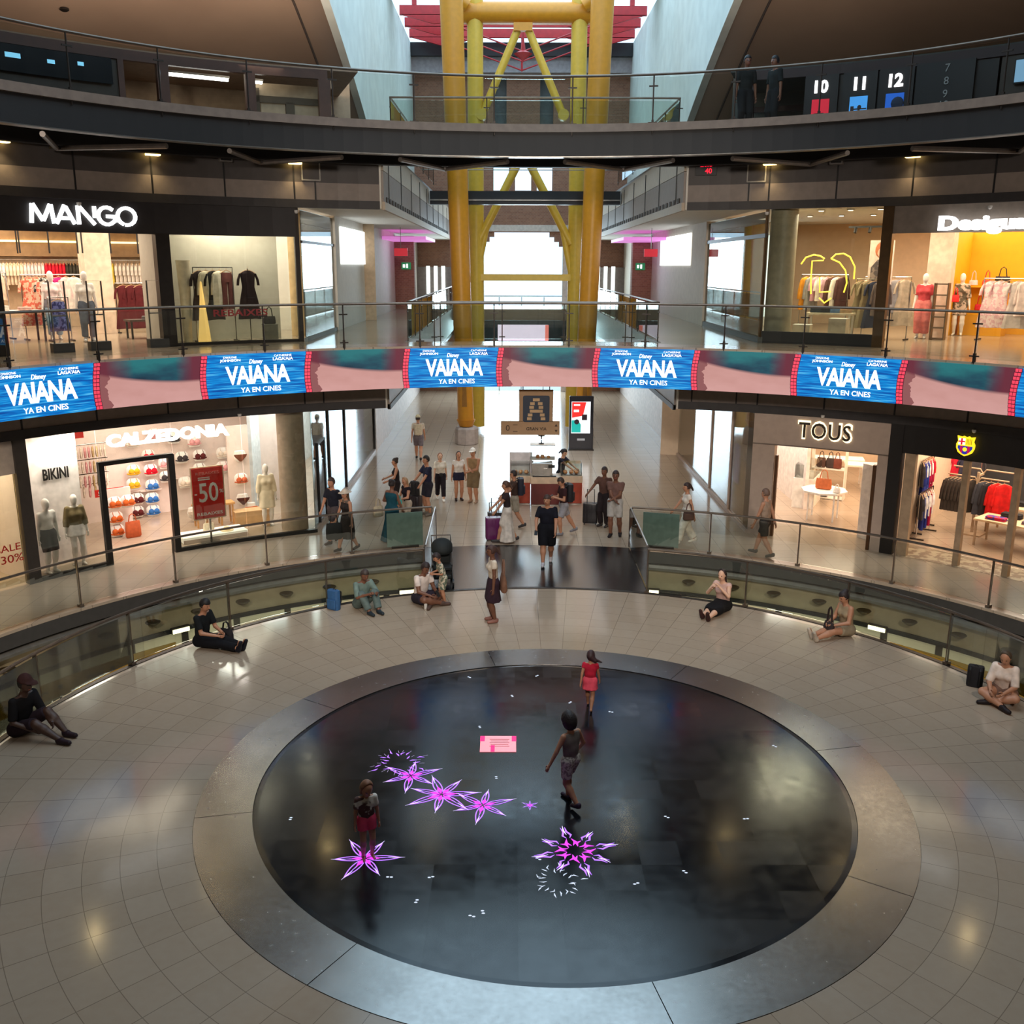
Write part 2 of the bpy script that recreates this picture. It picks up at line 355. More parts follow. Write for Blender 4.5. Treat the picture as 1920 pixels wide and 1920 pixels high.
# ---------------------------------------------------------------- level 1 slab, level 2 slab, fascias
def side_poly(r, aa, x, sgn, a_end=205):
    """region outside radius r and outboard of the street edge x on one side"""
    arcp = [(r*cos(radians(a)), r*sin(radians(a))) for a in np.linspace(aa, a_end, 60)]
    p = arcp+[(-34, -14), (-34, 44), (-x, 44)]
    return [(-q[0]*sgn, q[1]) for q in p] if sgn > 0 else p
def masses(name, r, aa, x, z0, z1, m):
    for s, nm in ((-1, '_left'), (1, '_right')): struct(name+nm, MB().prism(side_poly(r, aa, x, s), z0, z1), m)
struct('balcony_slab', MB().arc([(12.05, 4.08), (13.4, 4.08), (13.4, 5.1), (12.05, 5.1)], 0, 360, 164), MARBLE)
masses('gallery_slab', 13.38, 104.3, 3.3, 4.12, 5.098, MARBLE)
masses('ceiling_ground', 14.34, 105.8, 3.9, 3.28, 4.11, white)
masses('ceiling_upper', 14.34, 105.8, 3.9, 8.42, 10.0, white)
struct('floor_upper_ring', MB().arc([(11.0, 9.93), (14.4, 9.93), (14.4, 10.1), (11.0, 10.1)], 0, 360, 164), mat('upper_slab', (112,98,88), .45))
masses('floor_upper', 14.36, 105.9, 3.85, 10.0, 10.1, mat('upper_floor', (110,98,90), .3))
CUT = ((106.0, 254.0), (-74.0, 74.0))
def front(name, r, z0, z1, m, t=.05, cut=CUT, joints=None, jm=black):
    for (a0, a1), nm in zip(cut, ('_left', '_right')):
        o = struct(name+nm, MB().band(r, z0, z1, a0, a1, t, 70), m)
JG = [142.1, 135.3, 128.5, 121.5, 114.6, 112.6, 72.6, 67.9, 65.7, 58.9, 52.0, 45.2, 148.9, 38.4]
JU = [141.9, 135.1, 128.2, 121.4, 114.6, 112.5, 67.9, 65.9, 59.4, 52.4, 45.3, 38.4]
def joints(name, r, z0, z1, angs):
    m = MB()
    for a in angs: m.band(r, z0, z1, a-.075, a+.075, .02, 1)
    struct(name, m, black)
front('wall_fascia_ground', 14.29, 3.5, 4.11, greypanel); front('trim_ground', 14.26, 3.29, 3.5, mat('dark_soffit', (44,40,40), .5), .08); joints('trim_7', 14.275, 3.5, 4.05, JG)
front('trim_upper_soffit', 14.26, 8.40, 8.60, mat('dark_soffit'), .08); front('wall_fascia_light', 14.29, 8.60, 9.01, greypanel); front('wall_fascia_dark', 14.29, 9.01, 9.93, darkpanel)
joints('trim_8', 14.275, 8.6, 9.6, JU)
for s, nm in ((-1, '_left'), (1, '_right')):     # street side of the fascias
    struct('wall_street_light'+nm, MB().box((s*3.88, 29, 8.98), (.06, 30.2, .75)), greypanel)
    struct('wall_street_beige'+nm, MB().box((s*3.88, 29, 9.68), (.06, 30.2, .62)), beigepanel)
    struct('trim_street'+nm, MB().box((s*3.86, 29, 8.5), (.08, 30.2, .2)), beigepanel)
    m = MB()
    for k in range(40): m.xprism([(s*3.835-.012, 8.62), (s*3.835+.012, 8.62), (s*3.835+.012, 8.74), (s*3.835-.012, 8.74)], 14.4+k*.66, 14.4+k*.66+.3)
    struct('trim_dentils'+nm, m, mat('dark_slot', (60,50,44), .7))  # slots are blocks in one dark brown
    m = MB()
    for k in range(9): m.box((s*3.84, 15+k*3.1, 9.3), (.02, .05, 1.2))
    struct('trim_street_joints'+nm, m, black)
    struct('wall_street_ground'+nm, MB().box((s*3.88, 29, 3.68), (.06, 30.2, .85)), greypanel)
    struct('trim_street_ground'+nm, MB().box((s*3.86, 29, 3.3), (.08, 30.2, .14)), black)
    struct('trim_street_slab'+nm, MB().box((s*3.27, 28.6, 4.6), (.08, 31, 1.0)), mat('slab_grey', (150,146,142), .5))
# dark steel beams, soffit pipe and plan bracing below the level 2 ring walkway
struct('beam_inner', MB().arc([(11.08, 9.42), (11.3, 9.42), (11.3, 9.93), (11.08, 9.93)], 0, 360, 160), mat('ring_beam', (17,14,14), .55))
struct('beam_outer', MB().arc([(13.75, 9.44), (14.0, 9.44), (14.0, 9.93), (13.75, 9.93)], 0, 360, 160), mat('ring_beam'))
struct('trim_9', MB().arc([(14.2+.035*cos(t), 9.62+.035*sin(t)) for t in np.linspace(0, 2*pi, 7)[:-1]], 106.5, 250), steel, None, True)
struct('trim_10', MB().arc([(14.2+.035*cos(t), 9.62+.035*sin(t)) for t in np.linspace(0, 2*pi, 7)[:-1]], -70, 73.5), steel, None, True)
struct('trim_11', MB().arc([(11.06, 9.40), (11.32, 9.40), (11.32, 9.42), (11.06, 9.42)], 0, 360, 160), steel)
for i, a in enumerate((99.5, 80.5, 61.5, 118.5, 42.5, 137.5)):
    t = thing('walkway_brace', 'steel V brace under the upper ring walkway '+('just left of the yellow tower', 'just right of the yellow tower', 'above the narrow display window on the right', 'above the glass shop corner on the left', 'far right above the white lettering', 'far left above the white lettering')[i], 'brace', P(11.4, a, 9.34))
    for s in (-1, 1):
        p0 = P(11.45, a+s*6.2, 9.34)-t.location; p1 = P(13.66, a, 9.36)-t.location
        obj('strut', MB().tube([p0, p1], .055, 8), mat('brace_steel', (120,112,106), .4, .7), t, True)
    obj('gusset', MB().box(P(13.6, a, 9.36)-t.location, (.3, .18, .05), out_rz(a)), darksteel, t)
# ---------------------------------------------------------------- dome, slot walls, end wall, roof
def zd(r): return 17.35-.0075*r*r
def dome_mb(off, lo=5.9, hi=32.0):
    m = MB(); rs = [lo]+list(np.arange(7, hi+.1, 1.0)); n = 96; vs = []
    for r in rs:
        a0 = math.degrees(math.acos(min(1, 5.85/r)))
        for i in range(n+1):
            a = a0+(180-2*a0-360)*i/n; vs.append((r*cos(radians(a)), r*sin(radians(a)), zd(r)+off))
    return m.add(vs, [(i*(n+1)+j, i*(n+1)+j+1, (i+1)*(n+1)+j+1, (i+1)*(n+1)+j) for i in range(len(rs)-1) for j in range(n)])
o = struct('dome_shell', dome_mb(0), DOME, None, True)
md = o.modifiers.new('thickness', 'SOLIDIFY'); md.thickness = .25; md.offset = 1
for s, nm in ((-1, 12), (1, 13)):
    m = MB()
    pts = [(s*6.88, y, zd(hypot(6.88, y))-.012) for y in np.arange(5, 30, 1.0)]
    struct('trim_%d' % nm, m.tube(pts, .035, 6), mat('seam', (70,58,50), .7))
    ys = list(np.linspace(6, 44, 39))
    poly = [(y, max(zd(hypot(5.85, y))-.05, 8.3)) for y in ys]+[(44, 18.4), (6, 18.4)]
    n = len(poly)
    vs = [(s*5.85, y, z) for y, z in poly]+[(s*6.1, y, z) for y, z in poly]
    m = MB().add(vs, [tuple(range(n)), tuple(range(n, 2*n))]+[(i, (i+1) % n, n+(i+1) % n, n+i) for i in range(n)])
    struct('wall_slot'+('_left' if s < 0 else '_right'), m, concrete)
    m = MB()
    for r in (10.5, 17, 23):     # ceiling rosettes and sprinkler heads on the dome
        pass
# dome spot fittings
sp = None
for r, a in ((21.5, 127), (23.6, 116), (20.5, 135), (21, 50), (23.5, 62)):
    q = thing('ceiling_fitting', 'small dark round fitting on the brown dome lining', 'fitting', P(r, a, zd(r)), 0, 'dome lining fittings') if sp is None else dup(sp, P(r, a, zd(r)))
    if sp is None: sp = q; obj('cap', MB().lathe([(.12, 0), (.13, -.05), (.07, -.09), (.02, -.1)], n=10), darksteel, sp, True)
# end wall of the street with horseshoe opening and windows
def end_wall():
    m = MB(); Y0, Y1 = 44.0, 44.8
    def slab(x0, x1, z0, z1): m.box(((x0+x1)/2, (Y0+Y1)/2, (z0+z1)/2), (x1-x0, Y1-Y0, z1-z0))
    slab(-9, -2.35, -.2, 8.85); slab(2.5, 9, -.2, 8.85); slab(-9, 9, 8.85, 11.05)
    xs = [(-9, -1.52), (-.67, -.32), (.57, .88), (1.74, 9)]
    for a, b in xs: slab(a, b, 11.05, 12.65)
    slab(-9, 9, 12.65, 14.3)
    for a, b in ((-9, -1.51), (-.8, 1.01), (1.74, 9)): slab(a, b, 14.3, 16.8)
    slab(-9, 9, 16.8, 17.0)
    for s in (-1, 1):      # stepped shoulders of the big arch and the pointed middle window
        for k in range(3): slab(min(s*(1.55+k*.27)+.075, s*2.6+.075), max(s*(1.55+k*.27)+.075, s*2.6+.075), 8.85-.26*(k+1), 8.85-.26*k+.001)
        m.xprism([(.125+s*.45, 12.66), (.125+s*.45, 12.1), (.125+s*.3, 12.42), (.125, 12.66)], Y0, Y1)
        slab(.125+s*1.55-.6+.15, .125+s*1.55-.6+.2, 11.05, 11.06)
    return m
struct('wall_back', end_wall(), BRICK)
struct('trim_14', MB().box((.08, 43.95, 9.05), (5.6, .2, .35)), mat('stone_lintel', (196,186,178), .7))
m = MB()
for x0, x1 in ((-1.51, -.8), (1.01, 1.74)): m.box(((x0+x1)/2, 44.5, 15.55), (x1-x0, .1, 2.5))
struct('window_2', m, mat('grey_shutter', (92,98,102), .5))
struct('trim_15', MB().box((0, 43.7, 17.35), (12, .5, .75)), mat('pale_grey_band', (150,148,150), .6))
struct('trim_16', MB().box((0, 43.4, 18.05), (12, .6, .65)), mat('dark_roof_beam', (26,28,30), .4))
struct('ceiling_glazing', MB().box((0, 34.3, 18.75), (11.7, 2.6, .06)), mat('green_roof_panel', (120,150,130), .5))
m = MB()
for s in (-1, 1): m.box((s*2.42+.07, 43.9, 4.4), (.28, .5, 8.9))
struct('trim_17', m, mat('stone_jamb', (188,170,160), .7))
m = MB().box((.07, 44.3, 5.35), (4.7, .08, .07)).box((.07, 44.3, 2.9), (4.7, .06, .06))
for x in (-1.2, .07, 1.35): m.box((x, 44.3, 2.6), (.06, .06, 5.4))
struct('window_3', m, mat('alu_frame', (170,186,190), .4, .5))
# roof trusses
for k, y in enumerate((37.6, 39.9, 42.2)):
    t = thing('roof_truss', 'bright red steel roof truss, '+('nearest', 'middle', 'farthest')+' of the three above the brick end wall' if False else 'bright red steel roof truss, %s of the three above the brick end wall' % ('nearest', 'middle', 'farthest')[k], 'truss', (0, y, 18.55))
    obj('top_chord', MB().box((0, 0, .06), (11.6, .16, .42)), red, t)
    for s in (-1, 1):
        obj('haunch', MB().xprism([(s*5.8, -.12), (s*4.2, -.52), (s*3.3, -.42), (s*2.2, -.12)], -.08, .08), red, t)
        obj('tie_rod', MB().tube([(s*3.6, 0, -.45), (0, 0, -1.7)], .035, 6), red, t)
        obj('stub_post', MB().box((s*5.1, 0, .42), (.22, .18, .3)), red, t)
    m = MB().tube([(0, 0, -.1), (0, 0, -1.75)], .05, 6)
    if k == 0: m.lathe([(.03, -.35), (.45, -.05), (.12, .1), (.06, .5)], (0, 0, -1.75), 8)
    obj('king_post', m, red, t)
# ---------------------------------------------------------------- side walls closing off the place
struct('wall_outer', MB().band(33, -.1, 17, 0, 55, .3, 30).band(33, -.1, 17, 125, 360, .3, 80), offwhite)
struct('wall_near', MB().band(14.5, -3.6, 16, 206, 334, .2, 60), mat('bounce_wall', (120,106,94), .6))  # unseen plain wall on the near side, added to bounce light and block sky
# ---------------------------------------------------------------- glass railings
railsteel = mat('handrail_steel', (112,100,90), .35, .8); railglass = glassmat('railing_glass', (249,252,250), .12); railgreen = glassmat('railing_glass_green', (243,250,247), .14)
def ring_rail(label, r, posts, z0, zt, gl, style, ends=None):
    t = thing('glass_railing', label, 'railing', (0, 0, 0))
    a0, a1 = (posts[0], posts[-1]) if ends is None else ends
    n = max(4, int(abs(a1-a0)/1.5))
    obj('handrail', MB().tube([P(r, a0+(a1-a0)*i/n, zt) for i in range(n+1)], .028, 8), railsteel, t, True)
    for a in posts:
        m = MB()
        if style == 'flat':
            m.box((0, .03, (z0+zt)/2-.02), (.022, .07, zt-z0), 0).box((0, .02, zt-.03), (.03, .04, .06)).box((0, .04, z0+.03), (.09, .12, .06))
        else:
            m.tube([(0, .0, z0-.12), (0, .0, zt-.1), (0, .0, zt)], .017, 6).box((0, -.01, zt-.24), (.20, .03, .03)).box((0, -.01, z0+.12), (.20, .03, .03)).box((0, .01, z0+.08), (.05, .06, .2))
        m.v = [tuple(P(r, a)+Matrix.Rotation(out_rz(a), 3, 'Z') @ Vector(v)) for v in m.v]
        obj('post', m, railsteel if style == 'flat' else darksteel, t)
    edges = ([a0] if abs(a0-posts[0]) > .5 else [])+list(posts)+([a1] if abs(a1-posts[-1]) > .5 else [])
    for p, q in zip(edges, edges[1:]):
        s = .12 if q > p else -.12
        obj('glass_pane', MB().band(r-.012, z0+.07, zt-.06, p+s, q-s, .012, max(3, int(abs(q-p)/1.5))), gl, t)
    return t
ring_rail('curved glass railing of the gallery on the left of the black bridge', 11.95, [175.0, 164.6, 154.1, 143.6, 133.1, 122.5, 112.3, 102.4], 0, 1.06, railglass, 'flat')
ring_rail('curved glass railing of the gallery on the right of the black bridge', 11.95, [77.8, 68.3, 57.9, 47.2, 36.9, 26.4, 16], 0, 1.06, railglass, 'flat')
ring_rail('curved glass railing at the left rim of the round platform', 8.40, [180, 165.4, 151.4, 136.6, 121.9, 107.1], 0, 1.02, railgreen, 'flat')
ring_rail('curved glass railing at the right rim of the round platform', 8.40, [73.2, 58.5, 43.8, 29.3, 14.5, 0], 0, 1.02, railgreen, 'flat')
ring_rail('long balcony railing with glass above the screen ribbon', 12.06, [165.4, 156.5, 147.7, 138.9, 130.1, 121.2, 112.2, 103.4, 94.7, 85.9, 77.0, 68.0, 59.2, 50.4, 41.5, 32.6, 24], 5.1, 6.12, railglass, 'clamp')
ring_rail('uppermost curved railing with glass along the dark ring walkway', 11.05, [169, 159.7, 150.4, 141.6, 132.4, 123.0, 113.6, 104.3, 95.0, 85.9, 76.6, 67.4, 58.1, 48.8, 39.5, 30.2, 21], 9.98, 11.1, railglass, 'clamp')
def straight_rail(label, pts, z0, zt, gl, step=1.9):
    t = thing('glass_railing', label, 'railing', (pts[0][0], pts[0][1], z0)); o = Vector((*pts[0], 0)); zt -= z0
    obj('handrail', MB().tube([Vector((x, y, zt))-o for x, y in pts], .026, 8), railsteel, t)
    for (x0, y0), (x1, y1) in zip(pts, pts[1:]):
        L = hypot(x1-x0, y1-y0); n = max(1, round(L/step)); rz = math.atan2(y1-y0, x1-x0)
        for i in range(n+1):
            p = Vector((x0+(x1-x0)*i/n, y0+(y1-y0)*i/n, 0))-o
            if i or (x0, y0) == tuple(pts[0]):
                obj('post', MB().tube([p, p+Vector((0, 0, zt))], .016, 6).box(p+Vector((0, 0, zt-.24)), (.16, .03, .025), rz).box(p+Vector((0, 0, .12)), (.16, .03, .025), rz), darksteel, t)
            if i < n:
                c = Vector((x0+(x1-x0)*(i+.5)/n, y0+(y1-y0)*(i+.5)/n, zt/2))-o
                obj('glass_pane', MB().box(c, (L/n-.05, .012, zt-.14), rz), gl, t)
    return t
straight_rail('inner railing behind the dark ring walkway round the upper street opening', [(-3.62, 28), (-3.62, 13.86), (3.66, 13.86), (3.66, 28)], 10.1, 11.1, railgreen, 2.4)
straight_rail('first floor street railing on the left side of the yellow tower', [(-3.25, 36), (-3.25, 13.32), (-2.55, 13.15)], 5.1, 6.1, railgreen, 2.0)
straight_rail('first floor street railing on the right side of the yellow tower', [(3.25, 36), (3.25, 13.32), (2.55, 13.15)], 5.1, 6.1, railgreen, 2.0)
straight_rail('back railing of the balcony in front of the yellow tower', [(-2.4, 13.28), (2.4, 13.28)], 5.1, 6.1, railgreen, 1.6)
for s, w in ((-1, 'left'), (1, 'right')):
    t = thing('bridge_side_glass', 'slanting glass balustrade on the %s edge of the black bridge' % w, 'railing', (s*2.5, 11.75, 0))
    obj('glass_pane', MB().box((-s*.02, -1.75, .53), (.016, 3.4, .96)), railgreen, t)
    obj('handrail', MB().tube([(0, 0, 1.03), (-s*.05, -3.5, 1.03)], .022, 8), steel, t)
    for y in (-.02, -3.48): obj('post', MB().box((-s*.02, y, .5), (.03, .05, 1.0)), railsteel, t)
    p = thing('frosted_panel', 'grey green frosted panel fixed to the gallery railing %s of the bridge' % w, 'panel', P(12.05, 90-s*15.7, 0), out_rz(90-s*15.7))
    obj('board', MB().box((0, .03, .48), (.92, .03, .88)), mat('frosted_board', (120,142,134), .35), p)
    obj('stand', MB().box((0, .03, .03), (.7, .08, .06)), darksteel, p)
# ---------------------------------------------------------------- LED ribbon
def screen_blue():
    g = NT('screen_sea_blue', .35, .3); tc = g.n('TexCoord'); mp = g.n('Mapping'); mp.inputs['Rotation'].default_value = (0, 0, radians(-28)); mp.inputs['Scale'].default_value = (2.2, 16, 1)
    g.l(tc.outputs['UV'], mp.inputs[0]); n = g.noise(mp.outputs[0], 1.6, 5)
    c = g.ramp(n, [(.30, (0,64,150)), (.45, (0,112,196)), (.56, (6,146,222)), (.72, (110,205,245))])
    g.b.inputs['Base Color'].default_value = (.01, .012, .015, 1); g.l(c, g.b.inputs['Emission Color']); g.b.inputs['Emission Strength'].default_value = 1.0; return g.m
def screen_skin():
    g = NT('screen_blurred_still', .35, .3); tc = g.n('TexCoord'); sp = g.n('SeparateXYZ'); g.l(tc.outputs['UV'], sp.inputs[0]); u, v = sp.outputs[0], sp.outputs[1]
    n = g.noise(tc.outputs['UV'], 3.0, 3)
    edge = g.math('ADD', g.math('MULTIPLY_ADD', u, -.22, .62), g.math('MULTIPLY', g.math('POWER', g.math('ABSOLUTE', g.math('SUBTRACT', u, .62)), 2.0), .35))
    up = g.math('MULTIPLY_ADD', g.math('SUBTRACT', v, edge), 14, .5); up = g.math('MINIMUM', g.math('MAXIMUM', up, 0), 1)
    skin = g.ramp(g.math('MULTIPLY_ADD', n, .6, g.math('MULTIPLY', v, .35)), [(.15, (224,170,164)), (.55, (206,150,142)), (.8, (176,112,108))])
    skin = g.mix(g.math('LESS_THAN', g.math('ADD', u, g.math('MULTIPLY', n, .25)), .22), skin, (150,92,92))
    eye = g.ramp(g.math('ADD', g.math('MULTIPLY', n, .9), g.math('MULTIPLY', g.math('SUBTRACT', v, .6), .9)), [(.25, (28,44,62)), (.5, (34,76,92)), (.75, (44,120,124))])
    side = g.math('MAXIMUM', g.math('MULTIPLY_ADD', u, -4, 1.35), g.math('MULTIPLY_ADD', u, 6, -4.4)); side = g.math('MINIMUM', g.math('MAXIMUM', side, 0), 1)
    eye = g.mix(side, eye, (112,48,62)); c = g.mix(up, skin, eye)
    g.b.inputs['Base Color'].default_value = (.01, .01, .012, 1); g.l(c, g.b.inputs['Emission Color']); g.b.inputs['Emission Strength'].default_value = .9; return g.m
SB, SS = screen_blue(), screen_skin()
letter_white = emis('screen_white', (255,255,255), 1.1)
def uvband(name, r, z0, z1, a0, a1, m, parent):
    n = 10; me = bpy.data.meshes.new(name); vs = []; uv = []
    for i in range(n+1):
        for q in (0, 1):
            vs.append(P(r, a0+(a1-a0)*i/n, z0 if q == 0 else z1))
    for i in range(n+1):
        for q in (0, 1): vs.append(P(r+.06, a0+(a1-a0)*i/n, z0 if q == 0 else z1))
    o = 2*(n+1); fs = [(2*i, 2*i+2, 2*i+3, 2*i+1) for i in range(n)]+[(o+2*i, o+2*i+1, o+2*i+3, o+2*i+2) for i in range(n)]
    fs += [(2*i, o+2*i, o+2*i+2, 2*i+2) for i in range(n)]+[(2*i+1, 2*i+3, o+2*i+3, o+2*i+1) for i in range(n)]+[(0, 1, o+1, o), (2*n, o+2*n, o+2*n+1, 2*n+1)]
    me.from_pydata(vs, [], fs); l = me.uv_layers.new(name='uv')
    for p in me.polygons:
        for li in p.loop_indices:
            k = me.loops[li].vertex_index % o; l.data[li].uv = ((k//2)/n, k % 2)
    me.materials.append(m); ob = bpy.data.objects.new(name, me); COL.objects.link(ob); ob.parent = parent; return ob
led = thing('screen_ribbon', 'curved ribbon of lit advertising screens below the first floor balcony', 'screen', (0, 0, 0))
B = [161.0, 151.0, 139.5, 128.2, 116.5, 105.1, 94.0, 82.6, 71.0, 59.7, 48.3, 37.0, 25.6, 14.0]
Z0, Z1, RL = 4.09, 5.05, 11.97
def rope(parent, a):
    m = MB(); pts = []
    for i in range(13):
        q = i/12; z = Z0+(Z1-Z0)*q; pts.append((a+.33*(cos((q-.35)*2.6)-.6), z))
    for (aa, za), (ab, zb) in zip(pts, pts[1:]):
        m.band(RL-.012, za+.008, zb-.008, aa-.26, aa+.02, .01, 1).band(RL-.012, za+.008, zb-.008, aa+.07, aa+.34, .01, 1)
    m2 = MB()
    for (aa, za), (ab, zb) in zip(pts, pts[1:]): m2.band(RL-.006, za, zb+.001, aa-.32, aa+.40, .006, 1)
    b = obj('rope_border', m2, emis('rope_dark', (70,16,34), .7), parent)
    return obj('rope_stitch', m, emis('rope_red', (214,62,84), .95), parent)
for k, (a, b) in enumerate(zip(B, B[1:])):
    if k % 2 == 0:
        p = uvband('still_panel', RL, Z0, Z1, a, b, SS, led); p['label'] = 'screen panel with a blurred pink and teal close up'
        continue
    p = uvband('title_panel', RL, Z0, Z1, a, b, SB, led); p['label'] = 'bright blue screen panel with white film title'
    rope(p, a); rope(p, b)
    c = (a+b)/2-.1; sc = (a-b)/11.4
    cyl_text('title_text', 'VAIANA', RL-.004, c, 4.575, .42, letter_white, p, 1.46*sc, .03, .012, .92)
    cyl_text('studio_text', 'Disney', RL-.004, c+.15, 4.86, .13, letter_white, p, .31*sc, .01, .012, 1, .25)
    cyl_text('tagline_text', 'YA EN CINES', RL-.004, c-.25, 4.235, .115, letter_white, p, .92*sc, .01, .012)
    cyl_text('credit_text', 'DWAYNE', RL-.004, c+3.0, 4.985, .045, letter_white, p, .3*sc, 0, .012)
    cyl_text('credit_text', 'JOHNSON', RL-.004, c+3.0, 4.91, .072, letter_white, p, .46*sc, .015, .012)
    cyl_text('credit_text', 'CATHERINE', RL-.004, c-2.9, 4.985, .045, letter_white, p, .4*sc, 0, .012)
    cyl_text('credit_text', "LAGA'AIA", RL-.004, c-2.9, 4.91, .072, letter_white, p, .46*sc, .015, .012)
# ---------------------------------------------------------------- yellow tower
tw = thing('lift_tower_frame', 'tall yellow steel tower with paired columns and diagonal braces', 'tower', (0, 26.7, 0))
for s in (-1, 1):
    zs = [.72, 1.0, 1.0, 3.1, 3.4, 4, 18.5]; rr = [.27, .38, .33, .30, .36, .36, .44]
    rows = []
    for z, r in zip(zs, rr):
        x = s*(2.34+.026*z)
        rows.append([(x+r*cos(2*pi*j/20), r*sin(2*pi*j/20), z) for j in range(20)])
    c = obj('front_column', MB().loft(rows), yellow, tw, True)
    m = MB()
    for i, (w, h, z) in enumerate(((.20, .9, 2.0), (.12, .18, 2.6), (.16, .06, 2.78))): m.box((s*2.4, -.30, z), (w, .06, h), 0, .7)
    obj('recess_panel', m, mat('ochre_recess', (150,98,30), .6), c)
    obj('stone_plinth', MB().lathe([(.42, 0), (.47, .02), (.47, .62), (.42, .70)], (s*2.34, 0, 0), 8), mat('grey_stone', (168,152,142), .6), tw)
    obj('back_column', MB().tube([(s*2.08+.07, 3.3, .2), (s*2.08+.07, 3.3, 18.5)], .32, 16), yellow_lit, tw, True)
    obj('brace', MB().tube([(s*.18-.1, 3.2, 16.2), (s*1.64-.1, 3.2, 12.95)], .16, 10), yellow_lit, tw, True)
    obj('brace', MB().tube([(s*.15-.05, 3.2, 11.25), (s*1.95, 3.2, 7.9)], .17, 10), yellow_lit, tw, True)
    obj('brace', MB().tube([(s*1.55, 3.2, 8.7), (s*1.98, 3.2, 6.7)], .13, 10), yellow_lit, tw, True)
    obj('outrigger', MB().tube([(s*2.3, 2.8, 16.9), (s*4.4, 2.2, 18.2)], .28, 10), yellow, tw, True)
    obj('pin_joint', MB().tube([(s*1.66-.1, 2.98, 12.95), (s*1.66-.1, 3.42, 12.95)], .22, 12), yellow_lit, tw, True)
obj('head_beam', MB().tube([(-2.6, 3.3, 16.75), (2.7, 3.3, 16.75)], .42, 16), yellow, tw, True)
obj('cross_beam', MB().box((.04, 3.2, 6.54), (4.2, .3, .27)), yellow_lit, tw)
obj('gusset', MB().box((-.1, 3.1, 16.2), (.75, .3, .3)), yellow, tw)
t = thing('steel_footbridge', 'dark upper footbridge crossing between the yellow columns', 'bridge', (0, 28.55, 9.4))
obj('girder', MB().box((0, 0, .34), (7.6, .5, .32)), black, t); obj('lower_girder', MB().box((0, 0, .06), (7.6, .45, .14)), black, t)
obj('bright_edge', MB().box((0, -.24, .155), (7.6, .06, .05)), steel, t)
for z in (1.3, 1.6): obj('handrail', MB().tube([(-3.8, -.2, z), (3.8, -.2, z)], .02, 6), steel, t)
struct('floor_street_bridge', MB().box((0, 35, 4.85), (6.6, 4, .5)), MARBLE)
t = thing('street_screen', 'dark screen with glowing pale panel on the far street bridge', 'screen', (0, 32.9, 4.1))
obj('housing', MB().box((0, 0, 0), (4.5, .16, 1.0)), mat('teal_black', (20,44,58), .2), t)
obj('lit_panel', MB().box((0, -.09, -.05), (2.3, .03, .72)), emis('pale_pink_light', (238,214,238), 1.0), t); obj('lit_strip', MB().box((1.1, -.1, -.05), (.16, .03, .7)), emis('coral_light', (236,120,110), 1.0), t)
# ---------------------------------------------------------------- wall lights and notices on the upper fascia
sc0 = None
for a, z, r, w in ((141.2, 9.47, 14.27, 'at the far left edge'), (128.1, 9.46, 14.27, 'above the white lettering on the left'), (114.5, 9.45, 14.27, 'above the left glass shop corner'), (65.9, 9.47, 14.27, 'above the right glass shop corner'), (52.5, 9.48, 14.27, 'above the rounded white lettering'), (102.4, 9.5, 14.15, 'left of the yellow tower'), (78.1, 9.52, 14.15, 'right of the yellow tower'), (38.9, 9.47, 14.27, 'beyond the right picture edge')):
    t = thing('wall_sconce', 'glowing warm wall light on the dark fascia '+w, 'lamp', P(r, a, z), out_rz(a), 'warm wall lights') if False else thing('wall_sconce', 'glowing warm wall light on the dark fascia '+w, 'lamp', P(r, a, z), out_rz(a))
    obj('housing', MB().box((0, -.10, .06), (.34, .2, .06)), steel, t); obj('diffuser', MB().box((0, -.11, -.005), (.30, .16, .07)), emis('sconce_glow', (255,214,130), 7), t)
    d = bpy.data.lights.new('sconce_light', 'SPOT'); d.energy = 46; d.color = (1, .76, .38); d.spot_size = radians(120); d.spot_blend = .8; d.shadow_soft_size = .08
    o = bpy.data.objects.new('sconce_light', d); COL.objects.link(o); o.parent = t; o.location = (0, -.13, -.06); o.rotation_euler = (radians(-14), 0, 0)
for a, w in ((121.3, 'left'), (59.5, 'right')):
    t = thing('speaker_box', 'small unlit grey speaker box on the %s dark fascia' % w, 'speaker', P(14.27, a, 9.47), out_rz(a))
    obj('case', MB().box((0, -.08, 0), (.3, .16, .18)), mat('grey_box', (110,104,100), .5), t); obj('grille', MB().box((0, -.165, 0), (.24, .012, .12)), black, t)
for a, w in ((112.9, 'left'), (67.2, 'right')):
    t = thing('picture_frame', 'empty pale frame on the dark fascia %s of the tower' % w, 'frame', P(14.27, a, 9.33), out_rz(a))
    m = MB()
    for x, z, dx, dz in ((0, .27, .46, .03), (0, -.27, .46, .03), (.22, 0, .03, .54), (-.22, 0, .03, .54)): m.box((x, -.02, z), (dx, .03, dz))
    obj('frame_rim', m, mat('pale_rim', (150,146,140), .5), t); obj('backing', MB().box((0, -.012, 0), (.44, .015, .54)), darkpanel, t)
t = thing('digital_clock', 'black clock display with red digits on the right fascia corner', 'clock', P(14.25, 72.2, 9.42), out_rz(72.2))
obj('case', MB().box((0, -.03, 0), (.52, .1, .36)), black, t)
obj('digits', text_mb('20:6', .13, .3, .02, .01).add([], []), emis('red_digits', (230,20,50), 1.3), t, loc=(0, -.09, .08)); obj('digits', text_mb('40', .13, .17, .02, .01), emis('red_digits'), t, loc=(.06, -.09, -.08))
